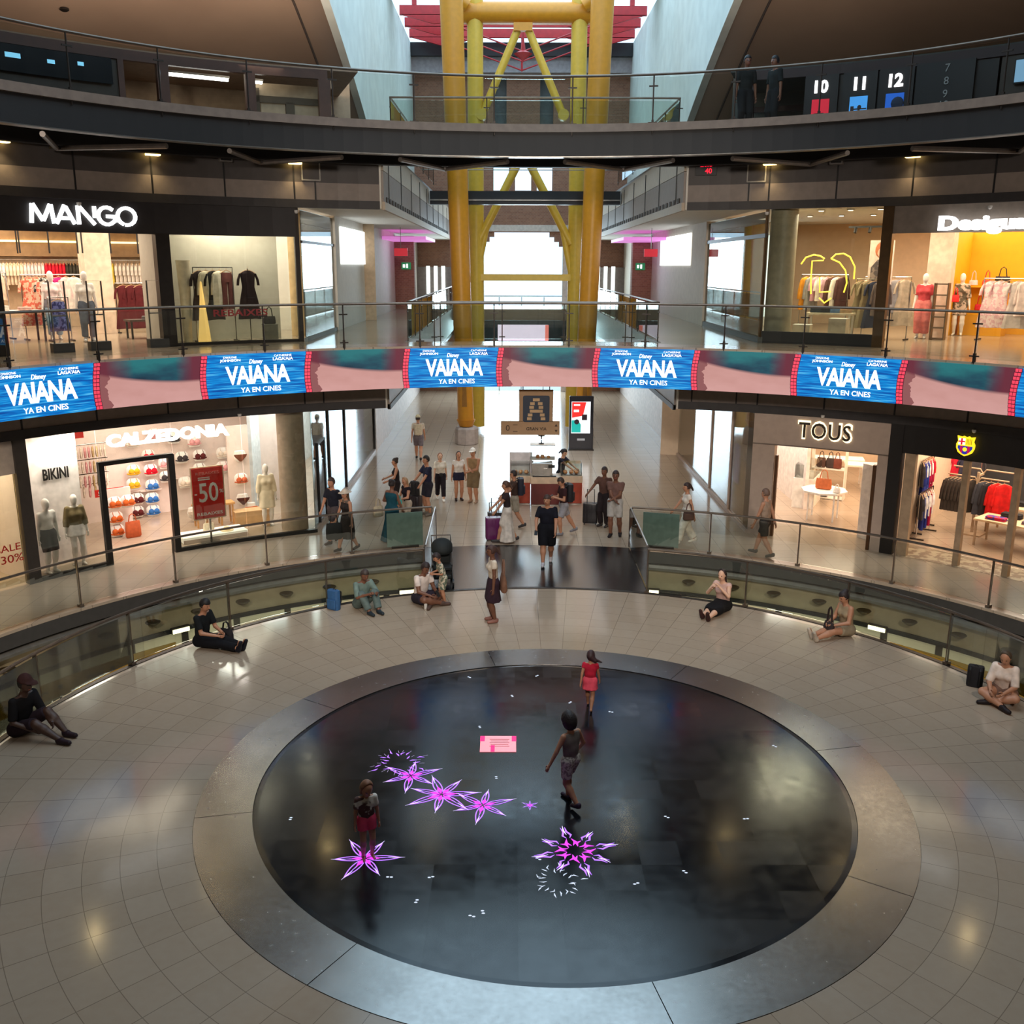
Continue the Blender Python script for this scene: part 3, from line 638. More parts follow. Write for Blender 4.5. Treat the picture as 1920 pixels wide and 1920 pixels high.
for a, z, r in ((135.1, 8.3, 14.2), (114.6, 8.3, 14.2), (65.9, 8.3, 14.2), (45.3, 8.3, 14.2), (121.5, 3.33, 14.22), (58.9, 3.33, 14.22), (44.4, 3.33, 14.22)):
    lvl = 'upper' if z > 5 else 'lower'; side = 'left' if a > 90 else 'right'
    t = solo('dome_camera', MB().lathe([(.05, .03), (.05, 0), (.04, -.035), (.015, -.05)], n=10), mat('camera_dome', (190,186,182), .3), 'small pale round camera under the %s fascia, %s side' % (lvl, side), 'camera', P(r, a, z), 0, 'dome cameras %s %s' % (lvl, side), True)
# ---------------------------------------------------------------- upper level: cinema fronts
brown = mat('brown_frame', (84,50,38), .5)
struct('trim_18', MB().band(15.45, 11.62, 11.84, 110, 150.5, .14), brown); struct('trim_19', MB().band(15.45, 11.62, 11.84, 37, 69.5, .14), mat('maroon_lintel', (46,22,22), .5))
m = MB()
for a, w in ((125.0, 1.0), (117.2, .9), (110.3, 1.1), (128.6, .5)): m.band(15.45, 10.1, 11.62, a-w/2, a+w/2, .16, 2)
struct('trim_20', m, brown)
struct('wall_cinema_left', MB().band(15.5, 10.1, 11.62, 128.8, 152, .1), mat('dim_glass_wall', (66,58,52), .3))
struct('wall_foyer_left', MB().band(19.5, 10.1, 12.3, 106, 128, .15), mat('foyer_wall', (170,146,122), .7)); struct('ceiling_foyer_left', MB().arc([(15.6, 11.86), (19.6, 11.86), (19.6, 11.9), (15.6, 11.9)], 107, 150), mat('foyer_ceiling', (150,124,102), .7))
struct('wall_foyer_counter', MB().band(17.2, 10.1, 10.75, 118, 124.5, .1), mat('maroon_counter', (92,24,34), .5))
t = thing('cinema_display', 'dark strip display with blue film pictures behind the upper left railing', 'screen', (0, 0, 0))
obj('housing', MB().band(15.40, 11.05, 11.60, 129.4, 150.5, .06), mat('display_black', (12,16,22), .25), t)
m = MB()
for a, w, z, h in ((149.2, 1.1, 11.42, .26), (147.6, .5, 11.42, .22), (145.4, .7, 11.42, .2), (142.6, 1.7, 11.4, .2), (141.2, .8, 11.34, .16), (139, .9, 11.42, .12), (137.4, 1.2, 11.38, .1), (134.4, .6, 11.36, .08), (132, .5, 11.4, .08)):
    obj('lit_picture', MB().band(15.385, z-h/2, z+h/2, a-w/2, a+w/2, .01, 2), emis('cold_blue_picture', (130,205,240), .9), t)
t = thing('tube_light', 'long white tube light in the upper left foyer opening', 'lamp', P(15.9, 121.6, 11.5), out_rz(121.6))
obj('tube', MB().box((0, 0, 0), (1.55, .07, .07)), emis('tube_white', (255,250,244), 9), t); obj('housing', MB().box((0, 0, .06), (1.6, .1, .05)), white, t)
t = thing('tube_light', 'short white light right of the long tube in the upper foyer', 'lamp', P(15.9, 116.2, 11.5), out_rz(116.2)); obj('tube', MB().box((0, 0, 0), (.24, .07, .06)), emis('tube_white'), t); obj('housing', MB().box((0, 0, .055), (.28, .1, .05)), white, t)
area('foyer_left_light', (-8.3, 14.6, 11.8), (-8.3, 14.6, 5), 4, 2, 45, (1, .86, .70))
t = thing('double_door', 'brown framed double door with pale panels in the upper foyer', 'door', P(16.1, 113.2, 10.1), out_rz(113.2))
for s in (-1, 1): obj('door_leaf', MB().box((s*.43, 0, .5), (.62, .05, .95)), mat('pale_door', (170,150,124), .6), t)
m = MB().box((0, -.03, 1.04), (1.9, .08, .16)).box((0, -.03, .5), (.22, .08, 1.0)).box((-.86, -.03, .65), (.18, .08, 1.3)).box((.86, -.03, .65), (.18, .08, 1.3)); obj('door_frame', m, mat('olive_frame', (74,60,40), .5), t)
obj('transom_panel', MB().box((0, 0, 1.28), (1.7, .05, .3)), mat('pale_door'), t)
for a, w in ((122.6, 'left'), (120.4, 'right')): pass
struct('wall_cinema_right', MB().band(15.5, 10.1, 11.62, 47.6, 64.0, .1), mat('cinema_black', (30,24,24), .35)); struct('wall_cinema_far', MB().band(15.5, 10.1, 11.62, 36, 47.4, .1), mat('dim_glass_wall'))
struct('wall_foyer_right', MB().band(19.0, 10.1, 12.3, 38, 72, .15), mat('foyer_dark', (60,62,58), .7)); struct('ceiling_foyer_right', MB().arc([(15.6, 11.86), (19, 11.86), (19, 11.9), (15.6, 11.9)], 37, 71), mat('foyer_dark'))
struct('trim_21', MB().band(15.42, 10.1, 11.62, 68.6, 69.4, .16, 2).band(18.0, 11.2, 11.35, 64, 70, .1), mat('maroon_lintel'))
pink = emis('poster_red', (200,26,50), .7); pblue = emis('poster_blue', (70,150,225), .8); pdeep = emis('poster_deep_blue', (30,90,190), .7)
for a, n, m_, c in ((62.4, '10', pink, 'red'), (59.0, '11', pblue, 'light blue'), (55.85, '12', pdeep, 'deep blue')):
    t = thing('cinema_poster_box', 'black lightbox numbered %s with a %s poster below' % (n, c), 'sign', P(15.42, a, 10.1), out_rz(a))
    obj('panel', MB().box((0, 0, .76), (.80, .08, 1.5)), mat('poster_black', (24,20,22), .4), t)
    obj('number', text_mb(n, .30, None, .035, .03), emis('number_white', (255,250,255), 3.0), t, loc=(0, -.07, 1.24))
    p = obj('poster', MB().box((0, -.05, .62), (.42, .02, .66)), m_, t)
    if n == '11': obj('poster_figure', MB().box((.02, -.062, .48), (.10, .01, .34), 0, .5).ball((.03, -.06, .70), .05, 8, (1, .2, 1)).box((.05, -.062, .66), (.3, .01, .03)).box((-.14, -.062, .66), (.08, .01, .14)), mat('figure_dark', (60,40,40), .6), p)
    if n == '12': obj('poster_figure', MB().ball((.07, -.06, .72), .15, 10, (1, .15, 1)), mat('figure_navy', (20,36,66), .6), p)
    if n == '10': obj('poster_figure', MB().box((.08, -.062, .45), (.2, .01, .06)), mat('figure_brown', (110,50,40), .6), p)
t = thing('hall_directory', 'black wall panel with faint grey numerals 7 8 9 beside the lit numbers', 'sign', P(15.42, 51.8, 10.1), out_rz(51.8))
obj('panel', MB().box((0, 0, .78), (1.3, .06, 1.54)), mat('poster_black'), t)
for n, z in (('7', 1.40), ('8', 1.12), ('9', .84), ('10', .6)): obj('numeral', text_mb(n, .17, None, .0, .012), mat('numeral_grey', (150,150,150), .5), t, loc=(.05, -.045, z))
for a, w in ((44.9, 'left'), (41.4, 'right')):
    t = thing('info_screen', 'pale blue lit screen on the upper right wall, %s of the pair' % w, 'screen', P(15.42, a, 11.25), out_rz(a)); obj('bezel', MB().box((0, 0, 0), (.72, .06, .52)), black, t); obj('display', MB().box((0, -.035, 0), (.66, .01, .46)), emis('pale_blue_screen', (120,160,190), .8), t)
# ---------------------------------------------------------------- shop rooms
def room_light(name, x, y, z, sx, sy, power, col=(1, .84, .66), tx=None, ty=None):
    return area(name, (x, y, z), (x if tx is None else tx, y if ty is None else ty, z-3), sx, sy, power, col)
warmwall = mat('warm_shop_wall', (226,200,172), .7, var=.03); rosewall = mat('rose_white_wall', (236,216,206), .65, var=.03)
# ground left: swimwear shop
struct('wall_swim_back', MB().band(18.6, 0, 3.28, 112, 143, .15), rosewall)
def radial(name, a, r0, r1, z0, z1, m, t=.15):
    c = P((r0+r1)/2, a); struct(name, MB().box((c.x, c.y, (z0+z1)/2), (t, r1-r0, z1-z0), out_rz(a)), m)
radial('wall_swim_side', 142.6, 14.5, 18.6, 0, 3.28, rosewall)
room_light('swim_shop_downlights', -9.9, 13.3, 3.2, 5.0, 2.6, 185, (1, .82, .72))
# ground right: jewellery shop and sports shop
struct('wall_jewel_back', MB().band(25, 0, 3.28, 50, 78, .15), warmwall); radial('wall_jewel_side', 52.0, 14.5, 25, 0, 3.28, warmwall)
room_light('jewel_shop_downlights', 10.2, 17.0, 3.2, 4.6, 7, 400, (1, .78, .56))
struct('wall_sports_back', MB().band(21.5, 0, 3.28, 33, 51.8, .15), mat('charcoal_shop_wall', (58,58,62), .6)); radial('wall_sports_side', 33, 14.5, 21.5, 0, 3.28, warmwall)
room_light('sports_shop_downlights', 12.7, 12.9, 3.2, 4.4, 4.4, 330, (1, .82, .62))
# ground far left shop
struct('wall_left_shop_back', MB().band(17.5, 0, 3.28, 143, 160, .15), mat('butter_wall', (232,206,150), .7)); room_light('left_shop_downlights', -13, 8.2, 3.2, 2.5, 3, 150, (1, .85, .6))
# level 1 left fashion shop, right fashion shop
struct('wall_fashion_back', MB().band(24, 5.1, 8.42, 103, 150, .15), mat('sand_wall', (196,170,140), .7)); room_light('fashion_left_downlights', -13.2, 14.6, 8.3, 6, 6, 500, (1, .82, .64))
room_light('display_window_spots', -7.6, 13.35, 8.3, 2.6, .7, 130, (1, .90, .74))
room_light('bikini_window_spots', -10.9, 9.9, 3.2, .6, 1.6, 90, (1, .88, .78))
room_light('sale_board_fill', -8.42, 11.72, 3.22, 2.6, .12, 70, (1, .9, .8), -8.25, 11.95)  # added fill strip that brightens the red board
room_light('fashion_left_corner', -8.2, 16.6, 8.3, 3.6, 4.5, 264, (1, .9, .76))
struct('wall_boutique_back', MB().band(24.5, 5.1, 8.42, 30, 76, .15), warmwall); room_light('fashion_right_downlights', 12.3, 15.4, 8.3, 6, 6.5, 460, (1, .80, .56))
room_light('fashion_right_window', 7.6, 14.9, 8.3, 2.4, 3, 262.5, (1, .88, .66))
struct('wall_mustard', MB().band(21.8, 5.1, 8.0, 40, 53.2, .12), mat('mustard_yellow_wall', (240,174,20), .6, var=.03)); radial('wall_mustard_side', 53.3, 20.0, 21.9, 5.1, 8.0, mat('mustard_yellow_wall'), .12)
# shop fronts, level 1 left -------------------------------------------------
struct('wall_sign_left', MB().band(14.34, 7.70, 8.42, 114.6, 144, .12), mat('sign_black', (36,31,31), .5))
cyl_text  # lettering below
def sign(label, body, r, a, z, h, m, width, bold=.02, depth=.06, spacing=1.0, halo=None, cat='sign'):
    t = thing('shop_lettering', label, cat, P(r, a, z), out_rz(a)); inv = Matrix.Rotation(-out_rz(a), 4, 'Z') @ Matrix.Translation(-P(r, a, z))
    tot = None
    full = text_mb(body, h, width, bold, depth, spacing)
    isl = islands(full); isl.sort(key=lambda q: min(v[0] for v in q.v))
    for q in isl:
        w = on_cyl(q, r, a, z); w.v = [tuple(inv @ Vector(v)) for v in w.v]
        obj('letter', w, m, t)
    if halo:
        w = on_cyl(text_mb(body, h+.10, width+.08, bold+.03, .012, spacing), r+.035, a, z); w.v = [tuple(inv @ Vector(v)) for v in w.v]; obj('halo_glow', w, halo, t)
    return t
def islands(mb):
    n = len(mb.v); p = list(range(n))
    def find(i):
        while p[i] != i: p[i] = p[p[i]]; i = p[i]
        return i
    for f in mb.f:
        for i in f[1:]: p[find(i)] = find(f[0])
    key = {}
    for i, v in enumerate(mb.v): key.setdefault(find(i), []).append(i)
    comps = []       # merge parts whose x-ranges overlap (front/back faces, holes, dots)
    for k, idx in key.items():
        xs = [mb.v[i][0] for i in idx]; comps.append([min(xs), max(xs), set(idx)])
    comps.sort(key=lambda c: c[0]); out = []
    for c in comps:
        if out and c[0] < out[-1][1]-.004: out[-1][1] = max(out[-1][1], c[1]); out[-1][2] |= c[2]
        else: out.append(c)
    res = []
    for _, _, idx in out:
        mp = {}; q = MB()
        for i in sorted(idx): mp[i] = len(q.v); q.v.append(mb.v[i])
        q.f = [tuple(mp[i] for i in f) for f in mb.f if f[0] in mp]; q.mi = [0]*len(q.f); res.append(q)
    return res
emis('sign_white', (246,250,252), 2.4)
def stroke_letters(label, glyphs, r, a, z, h, w, m):
    t = thing('shop_lettering', label, 'sign', P(r, a, z), out_rz(a)); inv = Matrix.Rotation(-out_rz(a), 4, 'Z') @ Matrix.Translation(-P(r, a, z))
    for x0, lines in glyphs:
        mb = MB()
        for pts in lines:
            for (xa, za), (xb, zb) in zip(pts, pts[1:]):
                d = hypot(xb-xa, zb-za); e = w*.18; ux, uz = (xb-xa)/d, (zb-za)/d; nx, nz = -uz*w/2, ux*w/2
                q = [(xa-ux*e+nx, za-uz*e+nz), (xb+ux*e+nx, zb+uz*e+nz), (xb+ux*e-nx, zb+uz*e-nz), (xa-ux*e-nx, za-uz*e-nz)]
                mb.xprism([(x0+x, zz) for x, zz in q], -.03, .03)
        mb = on_cyl(mb, r, a, z); mb.v = [tuple(inv @ Vector(v)) for v in mb.v]; obj('letter', mb, m, t)
    return t
def ringpts(cx, rx, rz_, d0, d1, n=14): return [(cx+rx*cos(radians(d0+(d1-d0)*i/n)), rz_*sin(radians(d0+(d1-d0)*i/n))) for i in range(n+1)]
g_ = .185
stroke_letters('glowing white capital lettering on the black fascia of the left fashion shop', [
 (-1.08, [[(0,-g_),(.04,g_)], [(.06,g_),(.24,-g_+.05)], [(.26,-g_+.05),(.42,g_)], [(.44,g_),(.48,-g_)]]),
 (-.54, [[(0,-g_),(.19,g_)], [(.22,g_-.03),(.38,-g_)], [(.10,-.08),(.27,-.08)]]),
 (-.06, [[(0,-g_),(0,g_)], [(.03,g_),(.34,-g_)], [(.36,g_),(.36,-.04)]]),
 (.37, [ringpts(.2, .19, g_, 48, 318), [(.38,-.12),(.38,-.01),(.20,-.01)]]),
 (.81, [ringpts(.2, .20, g_, -62, 245), ringpts(.2, .20, g_, 262, 284, 3)])], 14.30, 134.85, 8.07, .37, .072, MATS['sign_white'])
frame_dark = mat('dark_window_frame', (48,42,38), .4, .5)
m = MB().band(14.3, 5.1, 7.72, 127.0, 128.3, .25, 2).band(14.3, 5.1, 7.72, 142.3, 143.2, .25, 2); struct('trim_22', m, frame_dark)
struct('window_4', MB().band(14.4, 5.16, 7.72, 114.8, 127.0, .015), shopglass)
struct('trim_23', MB().band(14.36, 5.1, 5.17, 114.6, 127, .1).band(14.34, 5.1, 8.4, 114.3, 114.75, .14, 1), frame_dark)
struct('wall_display_back', MB().band(16.0, 5.1, 8.42, 115.2, 127.4, .08), mat('stone_grey_backdrop', (196,190,176), .7, var=.03)); radial('wall_display_side', 127.6, 14.6, 16.0, 5.1, 8.42, mat('stone_grey_backdrop'), .08)
sign('dark red sale lettering on the left display window', 'REBAIXES', 14.37, 120.55, 5.86, .17, mat('sale_red', (140,16,28), .5), 1.35, .02, .012)
# corner glass and white wall on the street side, left
def street_x(name, s, y0, y1, z0, z1, m, t=.03, x=5.85): struct(name, MB().box((s*x, (y0+y1)/2, (z0+z1)/2), (t, y1-y0, z1-z0)), m)
street_x('window_5', -1, 13.05, 17.6, 5.15, 8.35, shopglass, .015)
street_x('trim_24', -1, 13.05, 17.6, 7.55, 7.62, frame_dark, .06); street_x('trim_25', -1, 13.05, 25, 5.1, 5.2, mat('grey_skirting', (130,136,138), .5), .08)
street_x('wall_street_upper_left', -1, 17.6, 24.6, 5.1, 8.42, white, .15); street_x('trim_26', -1, 24.6, 24.95, 5.1, 7.5, black, .2); street_x('wall_street_far_left', -1, 25, 43.9, 5.1, 8.42, offwhite, .15)
struct('wall_corner_panel', MB().box((-7.3, 17.75, 6.75), (2.9, .1, 3.3)), white)
street_x('window_6', 1, 13.05, 20.5, 5.2, 8.35, shopglass, .015); street_x('trim_27', 1, 13.05, 20.5, 5.1, 5.25, mat('dark_plinth', (70,70,66), .5), .12); street_x('trim_28', 1, 13.05, 20.5, 7.72, 7.82, frame_dark, .08)
street_x('wall_street_upper_right', 1, 20.5, 43.9, 5.1, 8.42, offwhite, .15)
struct('window_7', MB().box((-6.6, 17.68, 6.4), (1.2, .03, 2.2)), emis('glow_pane', (226,246,250), 1.2)); struct('window_8', MB().box((7.2, 20.6, 6.7), (2.4, .05, 2.6)), emis('glow_pane'));  # left glowing panel stands in for a bright reflection in the corner glass
struct('wall_boutique_divider', MB().box((7.3, 20.7, 6.75), (2.8, .1, 3.3)), white)
# shop front, level 1 right
m = MB().band(14.34, 5.1, 8.4, 53.9, 54.9, .2, 2).band(14.34, 5.1, 8.4, 65.8, 66.1, .14, 1); struct('trim_29', m, mat('bronze_post', (92,70,46), .35, .6))
struct('window_9', MB().band(14.4, 5.4, 8.4, 55.0, 65.8, .015), shopglass); struct('trim_30', MB().band(14.36, 5.1, 5.40, 54.9, 66, .12), black)
struct('wall_sign_right', MB().band(14.38, 7.78, 8.42, 36, 53.9, .1), mat('taupe_sign_board', (120,108,98), .5))
sign('glowing rounded white lettering over the right fashion shop entrance', 'Desigual', 14.2, 45.55, 7.93, .42, emis('sign_white'), 2.02, .045, .09)
# ground left front
m = MB().band(14.28, 0, .09, 135.4, 142.3, .12).band(14.28, 0, .09, 113.9, 128.7, .12).band(14.28, 2.42, 2.52, 128.4, 135.6, .12).band(14.28, 0, 2.5, 128.3, 128.9, .14, 1).band(14.28, 0, 2.5, 135.1, 135.6, .14, 1); struct('door_1', m, black)
for k, (a, b) in enumerate(((113.9, 121.3), (121.4, 128.3), (135.6, 142.0))): struct('window_%d' % (10+k), MB().band(14.34, .09, 3.3, a, b, .015), shopglass)
struct('window_13', MB().band(14.34, 2.52, 3.3, 128.4, 135.5, .015), shopglass)
struct('trim_31', MB().band(14.26, 0, 3.3, 142.0, 143.1, .2, 2), mat('dark_pilaster', (56,50,46), .5))
sign('glowing white capitals hanging inside the swimwear shop window', 'CALZEDONIA', 14.5, 128.35, 2.95, .31, emis('sign_white_hot', (255,252,246), 4), 3.02, .05, .08)
struct('wall_bikini_panel', MB().band(15.3, 0, 3.28, 135.9, 142.2, .08), mat('white_panel', (240,232,228), .6))
sign('black condensed capitals on the white panel behind two mannequins', 'BIKINI', 15.25, 138.0, 2.22, .27, black, .60, .02, .02)
struct('wall_left_sign', MB().band(14.33, 2.55, 3.3, 143.1, 160, .1), mat('left_sign_board', (186,172,160), .6)); struct('window_14', MB().band(14.36, .05, 2.55, 143.2, 160, .015), shopglass)
sign('red serif sale lettering on the glass at the left picture edge', 'SALE', 14.32, 144.55, .93, .16, mat('decal_red', (176,30,30), .5), .56, .0, .012); sign('red percentage lettering below the sale word at the left edge', '30%', 14.32, 144.3, .68, .18, mat('decal_red'), .50, .0, .012)
# ground right fronts
stone = mat('taupe_stone', (176,156,142), .45, var=.04)
m = MB().band(14.3, 2.48, 3.3, 52.2, 65.9, .35).band(14.3, 0, 2.48, 63.6, 65.9, .35, 3).band(14.3, 0, 2.48, 52.2, 53.2, .35, 2); struct('wall_jewel_front', m, stone)
struct('trim_32', MB().band(14.285, 2.47, 2.5, 52.2, 65.9, .02), mat('groove', (110,96,86), .6))
m = MB().band(14.32, 0, 2.2, 63.2, 63.5, .12, 1).band(14.32, 0, 2.2, 53.3, 53.6, .12, 1); struct('door_2', m, mat('bronze_door_edge', (96,66,44), .4, .5))
sign('dark capitals with a cream halo on the taupe stone front', 'TOUS', 14.24, 58.6, 2.94, .40, mat('letter_dark', (52,40,28), .5), 1.30, .008, .04, 1.1, emis('halo_cream', (255,240,196), 1.6))
struct('wall_sports_front', MB().band(14.3, 2.6, 3.3, 30, 52.1, .3), mat('sports_black', (26,21,20), .5)); struct('trim_33', MB().band(14.26, 0, 3.3, 50.9, 52.1, .3, 2), mat('sports_black'))
wood = mat('pale_wood_post', (176,150,122), .5)
for a, w in ((50.1, 1.0), (44.9, .55), (40.3, .55)): struct('door_%d' % (3 if a > 50 else 4 if a > 42 else 5), MB().band(14.34, 0, 2.6, a-w/2, a+w/2, .16, 2), wood)
struct('floor_entrance_mat', MB().arc([(14.3, .001), (15.3, .001), (15.3, .006), (14.3, .006)], 36, 50.4), mat('patterned_tile', (196,176,150), .4, c2=(150,124,104), scale=5))
# shield emblem
def shield():
    t = thing('shield_emblem', 'yellow rimmed shield emblem glowing on the black sports shop fascia', 'sign', P(14.22, 44.95, 2.97), out_rz(44.95))
    def outline(s):
        pts = [(-.20,.22),(-.10,.20),(-.06,.225),(0,.20),(.06,.225),(.10,.20),(.20,.22),(.175,.10),(.21,.03),(.205,-.06),(.16,-.16),(.08,-.215),(0,-.245),(-.08,-.215),(-.16,-.16),(-.205,-.06),(-.21,.03),(-.175,.10)]
        return [(x*s, z*s) for x, z in pts]
    Y = emis('crest_yellow', (255,222,40), 1.1); Wt = emis('crest_white', (250,244,240), 1.0); Rd = emis('crest_red', (206,20,44), .9); Bl = emis('crest_blue', (40,50,160), .9); Ga = emis('crest_garnet', (180,20,80), .9)
    obj('rim', MB().xprism(outline(1), -.05, 0), Y, t)
    obj('cross_field', MB().xprism([(-.155,.17),(-.01,.17),(-.01,.02),(-.165,.02)], -.06, -.05), Wt, t)
    obj('cross', MB().box((-.085,-.063,.095),(.034,.01,.15)).box((-.085,-.063,.095),(.15,.01,.03)), Rd, t)
    for i in range(4):
        obj('gold_stripe', MB().box((.035+i*.033,-.058,.10),(.012,.012,.13)), emis('crest_ochre', (170,130,10), .8), t)
    cols = [Bl, Ga, Bl, Bl, Ga, Bl]
    for i in range(6):
        x0 = -.165+i*.055; x1 = x0+.055; zb = lambda x: -.205+abs(x)**2*5.2
        obj('stripe', MB().xprism([(x0,-.005),(x1,-.005),(x1,min(-.03,zb(x1))),(x0,min(-.03,zb(x0)))], -.06, -.05), cols[i], t)
    obj('ball', MB().ball((0,-.062,-.085), .05, 12, (1,.25,1)), Y, t)
shield()
# street side ground fronts
for s, nm in ((-1, 'left'), (1, 'right')):
    street_x('wall_street_shop_'+nm, s, 25, 43.9, 0, 3.3, mat('street_white', (232,220,214), .5), .15)
    for k, (y0, y1) in enumerate(((13.1, 15.4), (15.5, 18.2), (18.3, 24.9))):
        street_x('window_%d' % ((15 if s < 0 else 18)+k), s, y0, y1, .1, 3.25, shopglass, .015); street_x('trim_%d' % ((34 if s < 0 else 37)+k), s, y1, y1+.08, 0, 3.3, frame_dark if s < 0 else stone, .1)
    street_x('trim_street_base_'+nm, s, 13.1, 25, 0, .1, stone, .12)
    struct('wall_street_inner_'+nm, MB().box((s*8.2, 20.5, 1.64), (.1, 9.5, 3.28)), mat('street_inner', (240,226,216), .6) if s > 0 else mat('street_inner_cold', (232,240,244), .6)); struct('wall_street_inner_end_'+nm, MB().box((s*7.1, 25, 1.64), (2.4, .1, 3.28)), white)
room_light('street_left_shop', -7.0, 19, 3.22, 1.8, 9, 380, (.95, .98, 1)); room_light('street_right_shop', 7.0, 19, 3.22, 1.8, 9, 340, (1, .86, .74))
room_light('street_fill_light', 0, 22, 4.0, 5, 12, 140, (1, .9, .85));  # fill panel added over the street to brighten its floor
struct('wall_pier_corner_right', MB().box((6.05, 13.35, 1.64), (.4, .6, 3.28)), stone)
struct('door_6', MB().box((-5.86, 14.2, 1.15), (.06, .95, 2.3)).box((-5.86, 15.0, 1.15), (.06, .08, 2.3)), glassmat('door_glass', (220,232,236), .2))
m = MB().box((-5.84, 13.75, 1.15), (.07, .06, 2.3)).box((-5.84, 14.68, 1.15), (.07, .06, 2.3)).box((-5.84, 14.2, 2.3), (.07, .95, .06)); struct('trim_40', m, black)
for s, w in ((-1, 'left'), (1, 'right')):
    t = thing('wall_poster', 'lit violet poster in the %s street shop front' % w, 'poster', (s*5.95, 22.6 if s < 0 else 15.2, 1.5), radians(90)*(1 if s < 0 else -1)); obj('sheet', MB().box((0, -.0, 0), (1.0, .03, 1.7) if s < 0 else (.5, .03, 1.1)), emis('violet_sheet', (214,190,222), .9), t); obj('rim', MB().box((0, .03, 0), (1.06, .03, 1.76) if s < 0 else (.56, .03, 1.16)), white, t)
    struct('wall_pier_'+w, MB().box((s*5.35, 33, 6.7), (.9, .6, 3.2)), BRICK); struct('ceiling_pink_glow_'+w, MB().box((s*4.9, 31, 8.1), (1.8, 5, .12)), emis('pink_light_glow', (214,130,206), .75))  # pink light on the ceiling is put in as its own glow
    t = thing('exit_sign', 'small green exit sign on the %s brick pier' % w, 'sign', (s*5.25, 32.67, 7.0)); obj('panel', MB().box((0, 0, 0), (.42, .06, .3)), emis('exit_green', (20,110,66), .8), t); obj('figure', MB().box((.04, -.035, 0), (.08, .01, .18)).box((-.1, -.035, 0), (.1, .01, .14)), emis('screen_white'), t)
    t = thing('hanging_notice', 'small red notice hanging at the %s street gallery' % w, 'sign', (s*4.7, 25.5, 7.5)); obj('panel', MB().box((0, 0, 0), (.5, .04, .28)), emis('notice_red', (190,24,44), .6), t); obj('rod', MB().tube([(0, 0, .14), (0, 0, .9)], .012, 5), steel, t)
    struct('window_%d' % (21 if s < 0 else 22), MB().box((s*5.74, 20.8 if s < 0 else 26.5, 7.6), (.03, 5.0 if s < 0 else 7, 1.1)), emis('lit_street_sign', (240,248,250), 1.5))
    for k in range(3): struct('window_%d' % ((23 if s < 0 else 26)+k), MB().box((s*(4.3+.42*k), 43.3, 6.25), (.2, .06, 1.5)), emis('daylit_slot', (240,255,250), 1.6))
    struct('wall_balustrade_'+w, MB().box((s*4.75, 43.4, 6.0), (2.1, .1, 1.9)), mat('stone_grey_end', (120,108,104), .7))
for k, (x, m_) in enumerate(((6.2, yellow), (6.9, mat('tan_column', (214,186,140), .6)), )): struct('trim_%d' % (41+k), MB().tube([(x, 18.6+k*1.1, 5.1), (x, 18.6+k*1.1, 8.4)], .22, 14), m_, None, True)
struct('trim_43', MB().tube([(-6.5, 15.4, 5.1), (-6.5, 15.4, 8.4)], .22, 14), mat('tan_column'), None, True)  # column modelled in place of one reflected in the corner glass
# ---------------------------------------------------------------- people: one smooth surface each, from a distance field
def nv(*a): return np.array(a, float)
def unit(v): v = np.array(v, float); return v/(np.linalg.norm(v)+1e-9)
def smin(a, b, k):
    h = np.clip(.5+.5*(b-a)/k, 0, 1); return b+(a-b)*h-k*h*(1-h)
def cone(Pn, a, b, ra, rb, fr=None):
    """tapered capsule; fr=(axis, squeeze) flattens it along one axis"""
    a = np.array(a, float); b = np.array(b, float)
    if fr is not None:
        ax, q = fr; pa = Pn-a; ba = b-a
        pa = pa+np.outer(pa @ ax, ax).reshape(pa.shape)*(1/q-1); ba = ba+ax*(ba @ ax)*(1/q-1)
    else: pa = Pn-a; ba = b-a
    t = np.clip((pa @ ba)/max(ba @ ba, 1e-9), 0, 1)
    d = np.linalg.norm(pa-t[..., None]*ba, axis=-1)-(ra+(rb-ra)*t)
    return d if fr is None else d*.85
def ell(Pn, c, R, rad):
    q = (Pn-np.array(c)) @ R.T; k = np.linalg.norm(q/np.array(rad), axis=-1); return (k-1)*min(rad)
